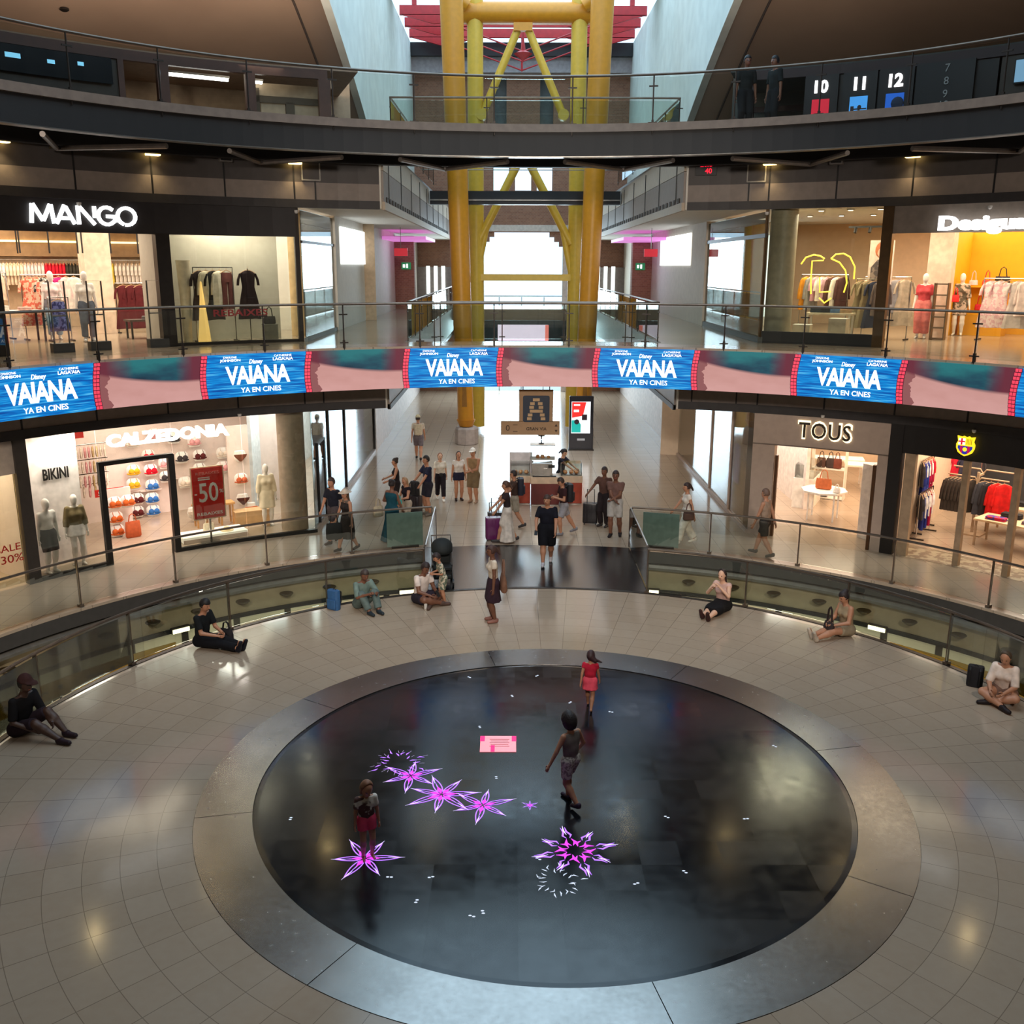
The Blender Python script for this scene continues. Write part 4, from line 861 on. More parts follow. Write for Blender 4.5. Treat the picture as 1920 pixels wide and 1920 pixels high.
def surf(fn, lo, hi, h):
    lo = np.array(lo); n = np.maximum(4, np.ceil((np.array(hi)-lo)/h).astype(int)+1)
    g = np.stack(np.meshgrid(*[lo[i]+h*np.arange(n[i]) for i in range(3)], indexing='ij'), -1)
    V = fn(g.reshape(-1, 3)).reshape(n); S = V < 0
    c = np.zeros(n-1, int); sx, sy, sz = (slice(None, -1), slice(1, None)), (slice(None, -1), slice(1, None)), (slice(None, -1), slice(1, None))
    for i in (0, 1):
        for j in (0, 1):
            for k in (0, 1): c += S[sx[i], sy[j], sz[k]]
    act = (c > 0) & (c < 8); idx = -np.ones(n-1, int); ids = np.argwhere(act); idx[act] = np.arange(len(ids))
    acc = np.zeros((len(ids), 3)); cnt = np.zeros(len(ids)); C = ids
    E = []
    for ax in range(3):
        o = [q for q in range(3) if q != ax]
        for u in (0, 1):
            for v in (0, 1):
                p = np.zeros(3, int); p[o[0]] = u; p[o[1]] = v; q = p.copy(); q[ax] = 1
                va = V[tuple((C+p).T)]; vb = V[tuple((C+q).T)]; m = (va < 0) != (vb < 0)
                t = np.where(m, va/np.where(m, va-vb, 1), 0); pt = np.repeat(p[None].astype(float), len(C), 0); pt[:, ax] = t
                acc[m] += pt[m]; cnt[m] += 1
    vs = lo+h*(C+acc/np.maximum(cnt, 1)[:, None]); fs = []
    for ax in range(3):
        o = [(1, 2), (2, 0), (0, 1)][ax]
        a = [slice(None)]*3; b = [slice(None)]*3; a[ax] = slice(None, -1); b[ax] = slice(1, None)
        ch = S[tuple(a)] != S[tuple(b)]; e = np.argwhere(ch); e = e[np.all(e[:, o] > 0, 1) & np.all(e[:, o] < (n-1)[list(o)], 1)]
        if not len(e): continue
        du = np.zeros(3, int); dv = np.zeros(3, int); du[o[0]] = 1; dv[o[1]] = 1
        q = np.stack([idx[tuple((e-du-dv).T)], idx[tuple((e-dv).T)], idx[tuple(e.T)], idx[tuple((e-du).T)]], 1)
        fl = ~S[tuple(e.T)]; q[fl] = q[fl][:, ::-1]; fs.append(q)
    return vs, np.concatenate(fs) if fs else np.zeros((0, 4), int)
def mesh_np(name, vs, fs, mats, mi=None, extra=None):
    vs = [tuple(v) for v in vs]; fs = [tuple(int(i) for i in f) for f in fs]; mi = list(mi) if mi is not None else [0]*len(fs)
    if extra:
        o = len(vs); vs += extra.v; fs += [tuple(o+i for i in f) for f in extra.f]; mi += [0]*len(extra.f)
    me = bpy.data.meshes.new(name); me.from_pydata(vs, [], fs)
    for m in mats: me.materials.append(m)
    me.polygons.foreach_set('material_index', mi); me.polygons.foreach_set('use_smooth', [True]*len(fs)); me.update(); return me
def ik(a, t, l1, l2, pole):
    a = np.array(a, float); t = np.array(t, float); d = t-a; L = np.linalg.norm(d); Lm = min(L, (l1+l2)*.999); u = d/(L+1e-9); t = a+u*Lm
    x = (l1*l1-l2*l2+Lm*Lm)/(2*Lm); hh = math.sqrt(max(0, l1*l1-x*x)); p = np.array(pole, float); p = unit(p-u*(p @ u)); return a+u*x+p*hh, t
SKIN = {'fair': (214,168,140), 'tan': (186,132,102), 'brown': (120,78,58), 'dark': (70,46,36), 'mannequin': (236,230,222)}
lips = mat('lip_tone', (150,84,76), .5); eyem = mat('eye_dark', (36,26,24), .3)
POSE = {
 'stand': dict(pel=(0,0,.525), feet=((.055,.01,.04),(-.055,.0,.04)), hands=((.15,-.02,.42),(-.15,-.02,.42))),
 'walk': dict(pel=(0,0,.515), feet=((.045,-.15,.04),(-.045,.15,.055)), hands=((.15,.10,.44),(-.15,-.12,.45)), toes=((0,-1,.05),(0,-1,-.25))),
 'walk2': dict(pel=(0,0,.515), feet=((.045,.15,.055),(-.045,-.15,.04)), hands=((.15,-.12,.45),(-.15,.10,.44)), toes=((0,-1,-.25),(0,-1,.05))),
 'cross': dict(pel=(0,.05,.085), feet=((-.07,-.20,.045),(.08,-.26,.05)), kpole=((1,-.5,.35),(-1,-.5,.35)), hands=((.06,-.20,.16),(-.06,-.20,.16)), toes=((-.8,-.5,0),(.8,-.5,0)), lean=.22, head=(.45, 0)),
 'legsout': dict(pel=(0,.1,.085), feet=((.06,-.38,.04),(-.02,-.40,.055)), kpole=((.15,0,1),(-.15,0,1)), hands=((.06,-.12,.17),(-.05,-.13,.17)), toes=((.1,-.35,1),(-.1,-.35,1)), lean=.14, head=(.4, 0)),
 'kneesup': dict(pel=(0,.1,.085), feet=((.07,-.22,.04),(-.05,-.20,.04)), kpole=((.2,-.2,1),(-.2,-.2,1)), hands=((.07,-.18,.26),(-.06,-.18,.27)), toes=((0,-1,.1),(0,-1,.1)), lean=.25, head=(.4, 0)),
}
def person(name, label, loc, rz, H, pose, skin='fair', hair=(40,28,22), style='short', wear=(), hands=None, feet=None, lean=None, head=None, headS=1.0, bulk=1.0, shoe=(60,56,56), h=.0155, cat='person', face=True, hat=None, fem=False, toes=None, group=None, pel=None, mats=None):
    ps = dict(POSE[pose]); 
    for k, v in (('hands', hands), ('feet', feet), ('lean', lean), ('head', head), ('toes', toes), ('pel', pel)):
        if v is not None: ps[k] = v
    ln = ps.get('lean', .03); hp, hy = ps.get('head', (.05, 0)); kp = ps.get('kpole', ((.1,-1,0),(-.1,-1,0))); tv = ps.get('toes', ((.12,-1,0),(-.12,-1,0)))
    F = nv(0,-1,0); u = unit((0, -sin(ln), cos(ln))); fw = unit((0, -cos(ln), -sin(ln))); Lx = nv(1,0,0)
    P0 = nv(*ps['pel']); hs = .088 if fem else .102
    S = P0+u*.285; N = P0+u*.318
    hd = nv(sin(hy)*cos(hp), -cos(hy)*cos(hp), -sin(hp)); hr = unit(np.cross(hd, (0,0,1))); hu = np.cross(hr, hd)
    Hc = N+unit(u*.75+hu*.5)*.088*(.5+.5*headS)+hd*.012
    R = np.stack([hr, hd, hu])
    arms = []; legs = []
    for i, s in enumerate((1, -1)):
        sh = S+Lx*s*hs-u*.012; e, w = ik(sh, ps['hands'][i], .168, .152, ps.get('apole', ((s*.6,.8,-.5),)*2)[i]); arms.append((sh, e, w))
        hj = P0+Lx*s*.05-u*.008; k, a = ik(hj, ps['feet'][i], .245, .242, kp[i]); legs.append((hj, k, a))
    b = bulk; wz = (.050 if fem else .058)*b
    sq = (fw, .70)
    tor = [(P0+Lx*.036, P0-Lx*.036, .064*b*(1.05 if fem else 1), .064*b*(1.05 if fem else 1)), (P0+u*.02, P0+u*.12, .070*b, wz+.008), (P0+u*.115+Lx*.022, P0+u*.115-Lx*.022, wz, wz), (P0+u*.12, S-u*.085, wz+.012, .064*b), (S-u*.075+Lx*.046, S-u*.075-Lx*.046, .060*b, .060*b), (S+Lx*hs*.75-u*.016, S-Lx*hs*.75-u*.016, .034, .034)]
    def torso(Q, g=0):
        d = None
        for a, c, ra, rb in tor:
            q = cone(Q, a, c, ra+g, rb+g, sq); d = q if d is None else smin(d, q, .035)
        if fem:
            for s in (1, -1): d = smin(d, np.linalg.norm(Q-(S-u*.09+Lx*s*.04+fw*.042), axis=-1)-.030-g, .03)
        return d
    toe = [unit(t) for t in tv]; hl = .076*headS
    def body(Q):
        d = torso(Q)
        d = smin(d, cone(Q, S+u*.0, Hc-hu*.03, .033*b**.5, .028), .02)
        hq = ell(Q, Hc, R, (.045*headS, .055*headS, .068*headS)); hq = smin(hq, np.linalg.norm(Q-(Hc+hd*.02*headS-hu*.035*headS), axis=-1)-.030*headS, .02)
        if face:
            hq = smin(hq, cone(Q, Hc+hd*.050*headS+hu*.004, Hc+hd*.063*headS-hu*.012*headS, .006, .009*headS), .008)
            for s in (1, -1): hq = smin(hq, np.linalg.norm((Q-(Hc+hr*s*.045*headS-hu*.005)), axis=-1)-.011*headS, .008)
        d = smin(d, hq, .012)
        for (sh, e, w), s in zip(arms, (1, -1)):
            d = smin(d, cone(Q, sh, e, .029*b, .022*b), .02); d = smin(d, cone(Q, e, w, .023*b, .0155), .008)
            dr = unit(w-e); d = smin(d, cone(Q, w, w+dr*.038, .015, .018, (unit(np.cross(dr, (0.3,1,.2))), .75)), .010)
        for (hj, k, a), t in zip(legs, toe):
            d = smin(d, cone(Q, hj, k, .054*b, .035*b), .03); d = smin(d, cone(Q, k, k+(a-k)*.35, .035*b, .037*b), .012); d = smin(d, cone(Q, k+(a-k)*.3, a, .037*b, .021), .012)
            d = smin(d, cone(Q, a-t*.012-nv(0,0,.012), a+t*.085-nv(0,0,.022)*(1 if abs(t[2]) < .5 else 0), .021, .016), .015)
        return d
    pts = np.array([P0, S, Hc+hu*.09*headS]+[q for A in arms for q in A]+[q for A in legs for q in A]+[l[2]+t*.11 for l, t in zip(legs, toe)])
    lo = pts.min(0)-.10; hi = pts.max(0)+.10; hh = h/H
    vs, fs = surf(body, lo, hi, hh); zmin = vs[:, 2].min()
    sk = mat('skin_'+skin, SKIN[skin], .5, var=.05)
    mi = np.zeros(len(fs), int)
    if face:
        ce = vs[fs].mean(1); q = (ce-Hc) @ R.T/headS
        for s in (1, -1): mi[(np.abs(q[:, 0]-s*.019) < .0075) & (np.abs(q[:, 2]-.004) < .0048) & (q[:, 1] > .03)] = 1
        mi[(np.abs(q[:, 0]) < .015) & (np.abs(q[:, 2]+.036) < .005) & (q[:, 1] > .03)] = 2
    ex = MB()
    for (sh, e, w), s in zip(arms, (1, -1)):      # five bent fingers on each palm
        dr = unit(w-e); inn = unit(np.array([-s, -.3, -.1])-dr*(np.array([-s, -.3, -.1]) @ dr)); sd = np.cross(dr, inn); b0 = w+dr*.046
        for k, (o, l) in enumerate(((-.013, .042), (-.0045, .049), (.0045, .046), (.013, .036))):
            p0 = b0+sd*o-dr*.012; p1 = p0+dr*(.012+l*.45); p2 = p1+unit(dr*.8+inn*.6)*l*.32; p3 = p2+unit(dr*.45+inn*.9)*l*.26
            ex.tube([p0, p1, p2, p3], .0056, 5, .0042)
        sg = -1 if sd[1] > 0 else 1
        p0 = w+dr*.016+sd*.010*sg; p1 = p0+unit(dr*.5+sd*.7*sg+inn*.3)*.024; p2 = p1+unit(dr*.9+inn*.4)*.022; ex.tube([p0, p1, p2], .0066, 5, .005)
    T = lambda v: (np.array(v)-nv(0,0,zmin))*H
    root = thing('person' if cat == 'person' else 'mannequin', label, cat, loc, rz, group)
    exm = MB(); exm.v = [tuple(T(v)) for v in ex.v]; exm.f = ex.f
    def link(nm, me):
        o = bpy.data.objects.new(nm, me); COL.objects.link(o); o.parent = root; return o
    link('body', mesh_np('body', T(vs), fs, [sk, eyem if cat == 'person' else sk, lips if cat == 'person' else sk], mi, exm))
    def cloth(nm, fn, c, l2=lo, h2=hi, rough=.85, **kw):
        v, f = surf(fn, l2-.03, h2+.03, hh)
        if not len(f): return
        mt = c if not isinstance(c, tuple) else mat('cloth_%d_%d_%d' % c, c, rough, var=.14, scale=9, spec=.2)
        return link(nm, mesh_np(nm, T(v), f, [mt]))
    for wspec in wear:
        kind, c = wspec[0], wspec[1]; a1 = wspec[2] if len(wspec) > 2 else None; a2 = wspec[3] if len(wspec) > 3 else None
        if kind in ('shirt', 'tank', 'blouse', 'jacket'):
            slv = {'tank': 0, 'shirt': .62, 'blouse': .5, 'jacket': 1.9}[kind] if a1 is None else a1; hem = -.055 if a2 is None else a2; g = .0085 if kind != 'jacket' else .015
            def fn(Q):
                d = torso(Q, g)
                if hem < -.1: d = smin(d, cone(Q, P0+u*.03, P0+u*hem*1.0, .072*b+g, .080*b+g, sq), .03)
                up = (Q-N) @ u
                d = np.maximum(d, np.maximum(up+.022, -((Q-P0) @ u-hem)))
                if slv:
                    for sh, e, w in arms:
                        q = cone(Q, sh, e, .027*b+g, .027*b+g); f1 = min(slv, 1.0)
                        q = np.maximum(q, (Q-(sh+(e-sh)*f1)) @ unit(e-sh)) if slv <= 1 else q
                        if slv > 1: q2 = cone(Q, e, w, .026*b+g, .018+g); q2 = np.maximum(q2, (Q-(e+(w-e)*(slv-1))) @ unit(w-e)); q = smin(q, q2, .01)
                        d = smin(d, q, .010)
                return d
            cloth({'tank': 'tank_top', 'shirt': 't_shirt', 'blouse': 'blouse', 'jacket': 'jacket'}[kind], fn, c)
        elif kind in ('shorts', 'trousers'):
            fr = (.72 if kind == 'shorts' else 1.9) if a1 is None else a1; g = .009 if a2 is None else a2
            def fn(Q):
                d = None
                for a, cc, ra, rb in tor[:2]:
                    q = cone(Q, a, cc, ra+g, rb+g, sq); d = q if d is None else smin(d, q, .03)
                d = np.maximum(d, (Q-P0) @ u-.075)
                for hj, k, a in legs:
                    q = cone(Q, hj, k, .058*b+g, .042*b+g)
                    if fr <= 1: q = np.maximum(q, (Q-(hj+(k-hj)*fr)) @ unit(k-hj))
                    else:
                        q2 = cone(Q, k, a, .040*b+g, .032*b+g*1.3); q2 = np.maximum(q2, (Q-(k+(a-k)*(fr-1))) @ unit(a-k)); q = smin(q, q2, .012)
                    d = smin(d, q, .022)
                return d
            cloth(kind, fn, c)
        elif kind in ('skirt', 'dress'):
            zend = .18 if a1 is None else a1; wd = .13 if a2 is None else a2; fm = (legs[0][2]+legs[1][2])/2; bot = nv(fm[0]*.6, fm[1]*.6, zend)
            seated = pose in ('cross', 'legsout', 'kneesup')
            def fn(Q):
                if seated:
                    d = None
                    for hj, k, a in legs:
                        q = smin(cone(Q, hj, k, .075, .062), cone(Q, k, k+(a-k)*zend, .058, .055), .05); q = np.maximum(q, (Q-(k+(a-k)*zend)) @ unit(a-k)); d = q if d is None else smin(d, q, .09)
                    d = smin(d, cone(Q, P0, P0+u*.06, .085, .07, sq), .04); d = np.maximum(d, (Q-P0) @ u-.09)
                else:
                    tp = P0+u*.09; ang = np.arctan2(Q[:, 1], Q[:, 0]); q = cone(Q, tp, bot, .062*b, wd, (nv(0,1,0), .8)); tt = np.clip((tp[2]-Q[:, 2])/(tp[2]-zend), 0, 1)
                    d = q+.006*tt*np.sin(ang*9)
                    for hj, k, a in legs: d = smin(d, cone(Q, hj, hj+(k-hj)*.8, .066*b, .06*b), .05)
                    d = smin(d, cone(Q, P0+Lx*.04, P0-Lx*.04, .075*b, .075*b, sq), .03); d = np.maximum(d, np.maximum(zend-Q[:, 2], (Q-P0) @ u-.085))
                if kind == 'dress':
                    q = torso(Q, .011); up = (Q-N) @ u; q = np.maximum(q, np.maximum(up+.045, -((Q-P0) @ u-.02))); d = smin(d, q, .02)
                return d
            cloth(kind, fn, c, np.minimum(lo, bot-wd), np.maximum(hi, bot+wd*1.05))
        elif kind == 'shawl':
            def fn(Q):
                d = cone(Q, S-u*.0, P0-u*.10, .085, .125, (fw, .62)); return np.maximum(d, np.maximum((Q-P0) @ fw-.035, np.maximum((Q-N) @ u+.01, -((Q-P0) @ u+.13))))
            cloth('cardigan', fn, c)
    # hair and head wear
    if style:
        hm = mat('hair_%d_%d_%d' % hair, hair, .6, var=.2, scale=20); k = headS
        def fn(Q):
            q = (Q-Hc) @ R.T/k
            d = ell(Q, Hc-hd*.004+hu*.006*k, R, (.053*k, .061*k, .073*k)); cut = np.minimum(q[:, 1]-.012, .026-q[:, 2])
            low = -.03 if style in ('short', 'bun', 'pony') else -.2
            d = np.maximum(d, cut*k); d = np.maximum(d, (low-q[:, 2])*k)
            if style == 'curly': d = d-.012*k-.004*np.sin(Q[:, 0]*190)*np.sin(Q[:, 1]*190)*np.sin(Q[:, 2]*190)
            if style in ('long', 'bob'):
                L = .13 if style == 'long' else .045; d = smin(d, cone(Q, Hc-hd*.025*k, N-unit(hd*nv(1,1,0))*.05-u*(L-.06), .046*k, .036*k, (hd, .6)), .02); d = np.maximum(d, -((Q-Hc) @ hd*-1+.016*k))
                d = np.maximum(d, np.minimum(q[:, 1]-.012, .026-q[:, 2])*k)
            if style == 'bun': d = smin(d, np.linalg.norm(Q-(Hc-hd*.045*k+hu*.055*k), axis=-1)-.030*k, .012)
            if style == 'pony': d = smin(d, cone(Q, Hc-hd*.055*k+hu*.03*k, Hc-hd*.10*k-hu*.06*k, .020*k, .014*k), .012)
            if style == 'fly': d = smin(d, smin(cone(Q, Hc-hd*.03*k, Hc-hd*.03*k+hr*.06*k-hu*.05*k, .04*k, .03*k), cone(Q, Hc+hr*.05*k-hu*.05*k, Hc+hr*.14*k-hu*.075*k, .026*k, .012), .02), .02)
            return d
        cloth('hair', fn, hm, Hc-.17*k, Hc+.17*k)
    if hat:
        ht, hc = hat; k = headS
        def fn(Q):
            q = (Q-Hc) @ R.T/k
            d = np.maximum(ell(Q, Hc+hu*.01*k, R, (.058*k, .066*k, .082*k)), (.022-q[:, 2])*k)
            if ht == 'cap': br = ell(Q, Hc+hd*.062*k+hu*.03*k, R, (.050*k, .062*k, .009*k))
            else: br = ell(Q, Hc+hu*.028*k, R, (.105*k, .112*k, .010*k))
            return smin(d, br, .008)
        cloth('cap' if ht == 'cap' else 'sun_hat', fn, hc, Hc-.2*k, Hc+.2*k)
    if shoe:
        for (hj, k, a), t in zip(legs, toe):
            up = unit(nv(0,0,1)-t*t[2]) if abs(t[2]) < .7 else unit(nv(0,.9,.3)); bt = a-up*.034
            def fn(Q):
                d = smin(cone(Q, a-t*.014-up*.012, a+t*.085-up*.018, .028, .022), cone(Q, a-t*.018+up*.006, a+t*.01, .027, .024), .012); d = np.maximum(d, -((Q-bt) @ up)); return np.maximum(d, (Q-(a+up*.022)) @ up)
            cloth('shoe', fn, shoe, a-.13, a+.13, .5)
    return root, dict(P0=T(P0), S=T(S), N=T(N), Hc=T(Hc), hand=[T(a[2]+unit(a[2]-a[1])*.05) for a in arms], u=u, fw=fw)
# ---------------------------------------------------------------- carried things
def backpack(label, loc, rz, c, s=1.0, tilt=0):
    t = thing('backpack', label, 'backpack', loc, rz); m = mat('bag_%d_%d_%d' % c, c, .7, var=.12, scale=12)
    obj('bag_body', MB().rbox((0, 0, .21*s), (.29*s, .15*s, .42*s), .06*s), m, t, True)
    obj('front_pocket', MB().rbox((0, .085*s, .13*s), (.22*s, .05*s, .2*s), .02*s), m, t, True)
    for x in (-.09, .09): obj('strap', MB().tube([(x*s, -.06*s, .40*s), (x*s, -.13*s, .36*s), (x*s, -.12*s, .16*s), (x*s, -.07*s, .05*s)], .016*s, 5), mat('strap_dark', (30,28,30), .7), t, True)
    obj('grab_loop', MB().tube([(-.04*s, -.03*s, .415*s), (0, -.03*s, .455*s), (.04*s, -.03*s, .415*s)], .008*s, 5), mat('strap_dark'), t, True)
    return t
def on_back(label, pr, loc, rz, c, s=1.0, off=.16):
    root, inf = pr; q = inf['S']*.45+inf['P0']*.55; p = Vector(loc)+Matrix.Rotation(rz, 3, 'Z') @ Vector((q[0], q[1]+off, q[2]-.12)); return backpack(label, p, rz, c, s)
def suitcase(label, loc, rz, c, hh=.62):
    t = thing('suitcase', label, 'suitcase', loc, rz); m = mat('case_%d_%d_%d' % c, c, .35, var=.08)
    obj('shell', MB().rbox((0, 0, hh/2+.05), (.42, .24, hh), .05), m, t, True)
    for k in range(4): obj('rib', MB().box((-.135+k*.09, -.122, hh/2+.05), (.02, .012, hh*.86)), m, t)
    obj('handle', MB().tube([(-.10, .08, hh+.04), (-.10, .08, hh+.42), (.10, .08, hh+.42), (.10, .08, hh+.04)], .012, 6), darksteel, t, True)
    for x in (-.16, .16):
        for y in (-.08, .08): obj('wheel', MB().tube([(x-.012, y, .028), (x+.012, y, .028)], .028, 10), black, t)
    return t
def tote(label, loc, rz, c, w=.36, hh=.40, drop=.24, cat='bag'):
    t = thing('tote_bag', label, cat, loc, rz); m = mat('bag_%d_%d_%d' % c, c, .75, var=.12, scale=12)
    rows = []
    for z, k, d in ((0, .86, .05), (.1, 1, .075), (.6, .98, .06), (.92, .9, .03), (1, .88, .012)): rows.append([(w/2*k*cos(a)*abs(cos(a))**-.4 if abs(cos(a)) > .05 else 0, d*sin(a), z*hh) for a in np.linspace(0, 2*pi, 17)[:-1]])
    obj('bag_body', MB().loft(rows), m, t, True)
    for y in (-.012, .012): obj('handle', MB().tube([(-w*.25, y, hh*.96), (-w*.16, y, hh+drop*.8), (0, y, hh+drop), (w*.16, y, hh+drop*.8), (w*.25, y, hh*.96)], .011, 5), m, t, True)
    return t
def phone(label, loc, rz, tilt=.9, lit=False):
    t = thing('smartphone', label, 'phone', loc, rz); t.rotation_euler = (-tilt, 0, rz)
    obj('case', MB().rbox((0, 0, 0), (.075, .009, .15), .004), black, t); obj('display', MB().box((0, .0055, 0), (.066, .002, .136)), emis('phone_light', (190,215,245), 1.6) if lit else mat('phone_glass', (30,32,36), .1), t); return t
def hand_world(pr, loc, rz, i, d=(0,0,0)):
    q = pr[1]['hand'][i]; return Vector(loc)+Matrix.Rotation(rz, 3, 'Z') @ Vector((q[0]+d[0], q[1]+d[1], q[2]+d[2]))
D = radians
# standing and walking people, gallery and street --------------------------------------------------
fwdhands = ((.06,-.20,.62),(-.06,-.20,.62)); pullhand = ((.12,-.26,.50),(-.15,.02,.43))
L1 = (-5.15,12.08,0); p1 = person('man', 'person in a dark tee and shorts walking by the left street shop frames', L1, D(-35), 1.75, 'walk', 'tan', (60,44,36), 'short', (('shirt',(34,34,44),.7),('shorts',(78,68,68),.75)), shoe=(74,60,52))
L2 = (-4.68,11.35,0); p2 = person('woman', 'person in a straw sun hat with a grey shawl, carrying a big black bag', L2, D(-42), 1.60, 'walk2', 'tan', (96,70,50), 'long', (('dress',(46,40,38),.20,.12),('shawl',(112,98,86))), fem=True, hat=('sun',(206,186,164)), shoe=(60,48,44), hands=((.17,-.05,.44),(-.15,-.12,.46)))
tote('big black shoulder bag beside the person in the straw sun hat', (-4.98,11.12,.36), D(20), (22,20,22), .42, .42, .26)
L3 = (-3.66,12.2,0); p3 = person('woman', 'person in a long teal dress with a low dark bun seen from behind', L3, D(150), 1.65, 'stand', 'brown', (36,26,26), 'bun', (('dress',(28,72,84),.02,.20),), fem=True, hands=((.13,-.16,.60),(-.14,-.1,.50)))
tote('pale woven bag held beside the long teal dress', (-4.02,12.25,.66), D(40), (176,158,130), .3, .28, .2)
L4 = (-3.38,13.3,0); p4 = person('woman', 'person with long blond hair, black top and beige trousers looking at a teal purse', L4, D(-50), 1.50, 'stand', 'tan', (168,130,96), 'long', (('shirt',(34,26,34),.2),('trousers',(176,158,140),1.6)), fem=True, hands=fwdhands, head=(.4,0), shoe=(150,130,110))
tote('small teal purse in the hands of the blond person', (-3.56,13.02,.80), D(40), (70,170,160), .16, .14, .1)
L5 = (-3.92,15.65,0); p5 = person('girl', 'person with a messy bun and black sleeveless top behind the teal dress', L5, D(-75), 1.55, 'stand', 'tan', (52,36,30), 'bun', (('tank',(36,28,30)),('shorts',(40,34,36),.7)), fem=True, hands=((.10,-.2,.58),(-.1,-.2,.6)))
L6 = (-2.95,15.0,0); p6 = person('man', 'person in a navy tee leaning on black luggage beside the glass corner', L6, D(-60), 1.76, 'stand', 'tan', (36,28,28), 'short', (('shirt',(38,40,62),.7),('shorts',(44,42,52),.8)), hands=((.12,-.22,.52),(-.10,-.22,.55)), shoe=(120,110,104))
suitcase('dark suitcase in front of the person in the navy tee', (-3.30,14.72,0), D(-40), (40,32,38), .6); backpack('black rucksack resting on the dark suitcase', (-3.30,14.70,.66), D(-40), (24,22,26), .95)
L7 = (-3.98,23.27,0); p7 = person('man', 'person in a pale cap far down the left side of the street', L7, D(185), 1.68, 'walk', 'tan', (60,44,36), 'short', (('shirt',(206,190,170)),('shorts',(110,100,104),.8)), hat=('cap',(214,196,160)), h=.018)
on_back('pale rucksack with dark straps on the person far down the street', p7, L7, D(185), (196,178,150), .95)
L8 = (-2.72,16.81,0); p8 = person('woman', 'person in a white tee and black trousers with a camera bag', L8, D(12), 1.50, 'walk', 'fair', (128,78,52), 'bob', (('shirt',(232,222,206),.7),('trousers',(38,32,38),1.75)), fem=True, shoe=(220,214,206))
solo('camera_bag', MB().rbox((0,0,.05), (.10,.07,.10), .02), black, 'tiny black camera bag at the waist of the white tee', 'bag', (-2.68,16.60,.80))
L9 = (-2.16,16.82,0); p9 = person('girl', 'person with long dark hair, white top and navy shorts', L9, D(14), 1.54, 'stand', 'tan', (50,30,26), 'long', (('shirt',(228,220,212),.35,.05),('shorts',(40,40,60),.42)), fem=True, shoe=(52,36,34))
L10 = (-1.69,16.55,0); p10 = person('man', 'person in a white cap and khaki tank with folded arms', L10, D(-22), 1.68, 'stand', 'tan', (80,60,48), 'short', (('tank',(146,118,86)),('shorts',(122,102,76),.95)), hat=('cap',(236,228,218)), hands=((-.02,-.14,.60),(.02,-.15,.62)), shoe=(170,140,118), bulk=1.08)
L11 = (-.66,12.15,0); p11 = person('woman', 'person in a dark top and long pale skirt pulling a purple suitcase', L11, D(-88), 1.65, 'walk', 'tan', (86,56,42), 'pony', (('shirt',(52,40,42),.5),('skirt',(212,200,188),.03,.17)), fem=True, hands=((.10,-.20,.50),(-.12,-.27,.49)))
suitcase('purple suitcase standing at the start of the black bridge', (-1.02,12.32,0), D(6), (96,28,84), .58)
L12 = (-.45,13.65,0); p12 = person('man', 'person with a navy rucksack behind the long pale skirt', L12, D(-86), 1.62, 'walk2', 'tan', (40,30,28), 'short', (('shirt',(70,52,46),.6),('shorts',(156,146,130),.9)), hands=((.10,-.22,.52),(-.13,-.22,.52)))
on_back('navy rucksack on the person behind the long pale skirt', p12, L12, D(-86), (28,30,46), 1.1); suitcase('small dark suitcase with tall handle behind the purple one', (-.98,13.35,0), D(10), (38,34,40), .46)
L13 = (.31,10.25,0); p13 = person('man', 'person in black tee and black shorts crossing the black bridge', L13, D(-6), 1.74, 'walk2', 'tan', (66,46,40), 'short', (('shirt',(24,24,34),.75),('shorts',(18,18,24),.98,.022)), hands=((.12,-.14,.50),(-.14,-.18,.54)), shoe=(196,192,196), bulk=1.08, head=(.1,-.3))
phone('dark phone in the hand of the person on the black bridge', hand_world(p13, L13, D(-6), 1, (0,-.05,.0)), D(-6), 1.0)
L14 = (.85,12.9,0); p14 = person('boy', 'person bent over a phone with a big black rucksack, mid stride', L14, D(-72), 1.62, 'walk', 'tan', (58,42,36), 'short', (('shirt',(60,34,36),.6),('shorts',(150,146,150),.8)), hands=((.05,-.17,.66),(-.05,-.17,.66)), head=(.5,0), lean=.08, shoe=(120,116,120), feet=((.045,-.06,.04),(-.045,.24,.06)))
on_back('big black rucksack on the striding person by the kiosk', p14, L14, D(-72), (26,24,28), 1.15); phone('phone held low by the striding person', hand_world(p14, L14, D(-72), 0, (-.03,-.04,.01)), D(-72), 1.0)
L15 = (2.21,12.78,0); p15 = person('man', 'person in a brown tee and light grey shorts by the right railing end', L15, D(-14), 1.80, 'stand', 'brown', (54,36,34), 'short', (('shirt',(112,82,74),.6),('shorts',(176,170,164),.9)), hands=((-.02,-.17,.60),(.03,-.17,.58)), shoe=(40,34,36), feet=((.08,.04,.04),(-.05,-.05,.04)), bulk=1.03)
L16 = (2.02,13.75,0); p16 = person('man', 'person in dark trousers standing close behind the brown tee', L16, D(-35), 1.70, 'stand', 'brown', (48,34,32), 'short', (('shirt',(96,68,60),.6),('trousers',(44,36,38))), hands=((.14,0,.43),(-.22,-.16,.56)))
suitcase('black cabin suitcase with raised handle beside two people at the right', (1.66,14.0,0), D(-8), (28,25,30), .56)
L17 = (4.0,12.05,0); p17 = person('woman', 'person in white trousers and white top walking left along the right gallery', L17, D(-84), 1.64, 'walk', 'tan', (52,34,30), 'pony', (('shirt',(226,212,198),.3),('trousers',(232,222,208),1.85,.022)), fem=True, hands=((.15,.08,.44),(-.13,-.2,.5)), shoe=(230,220,208))
tote('brown handbag swinging beside the white trousers', (3.98,11.72,.72), D(6), (98,64,52), .30, .24, .2)
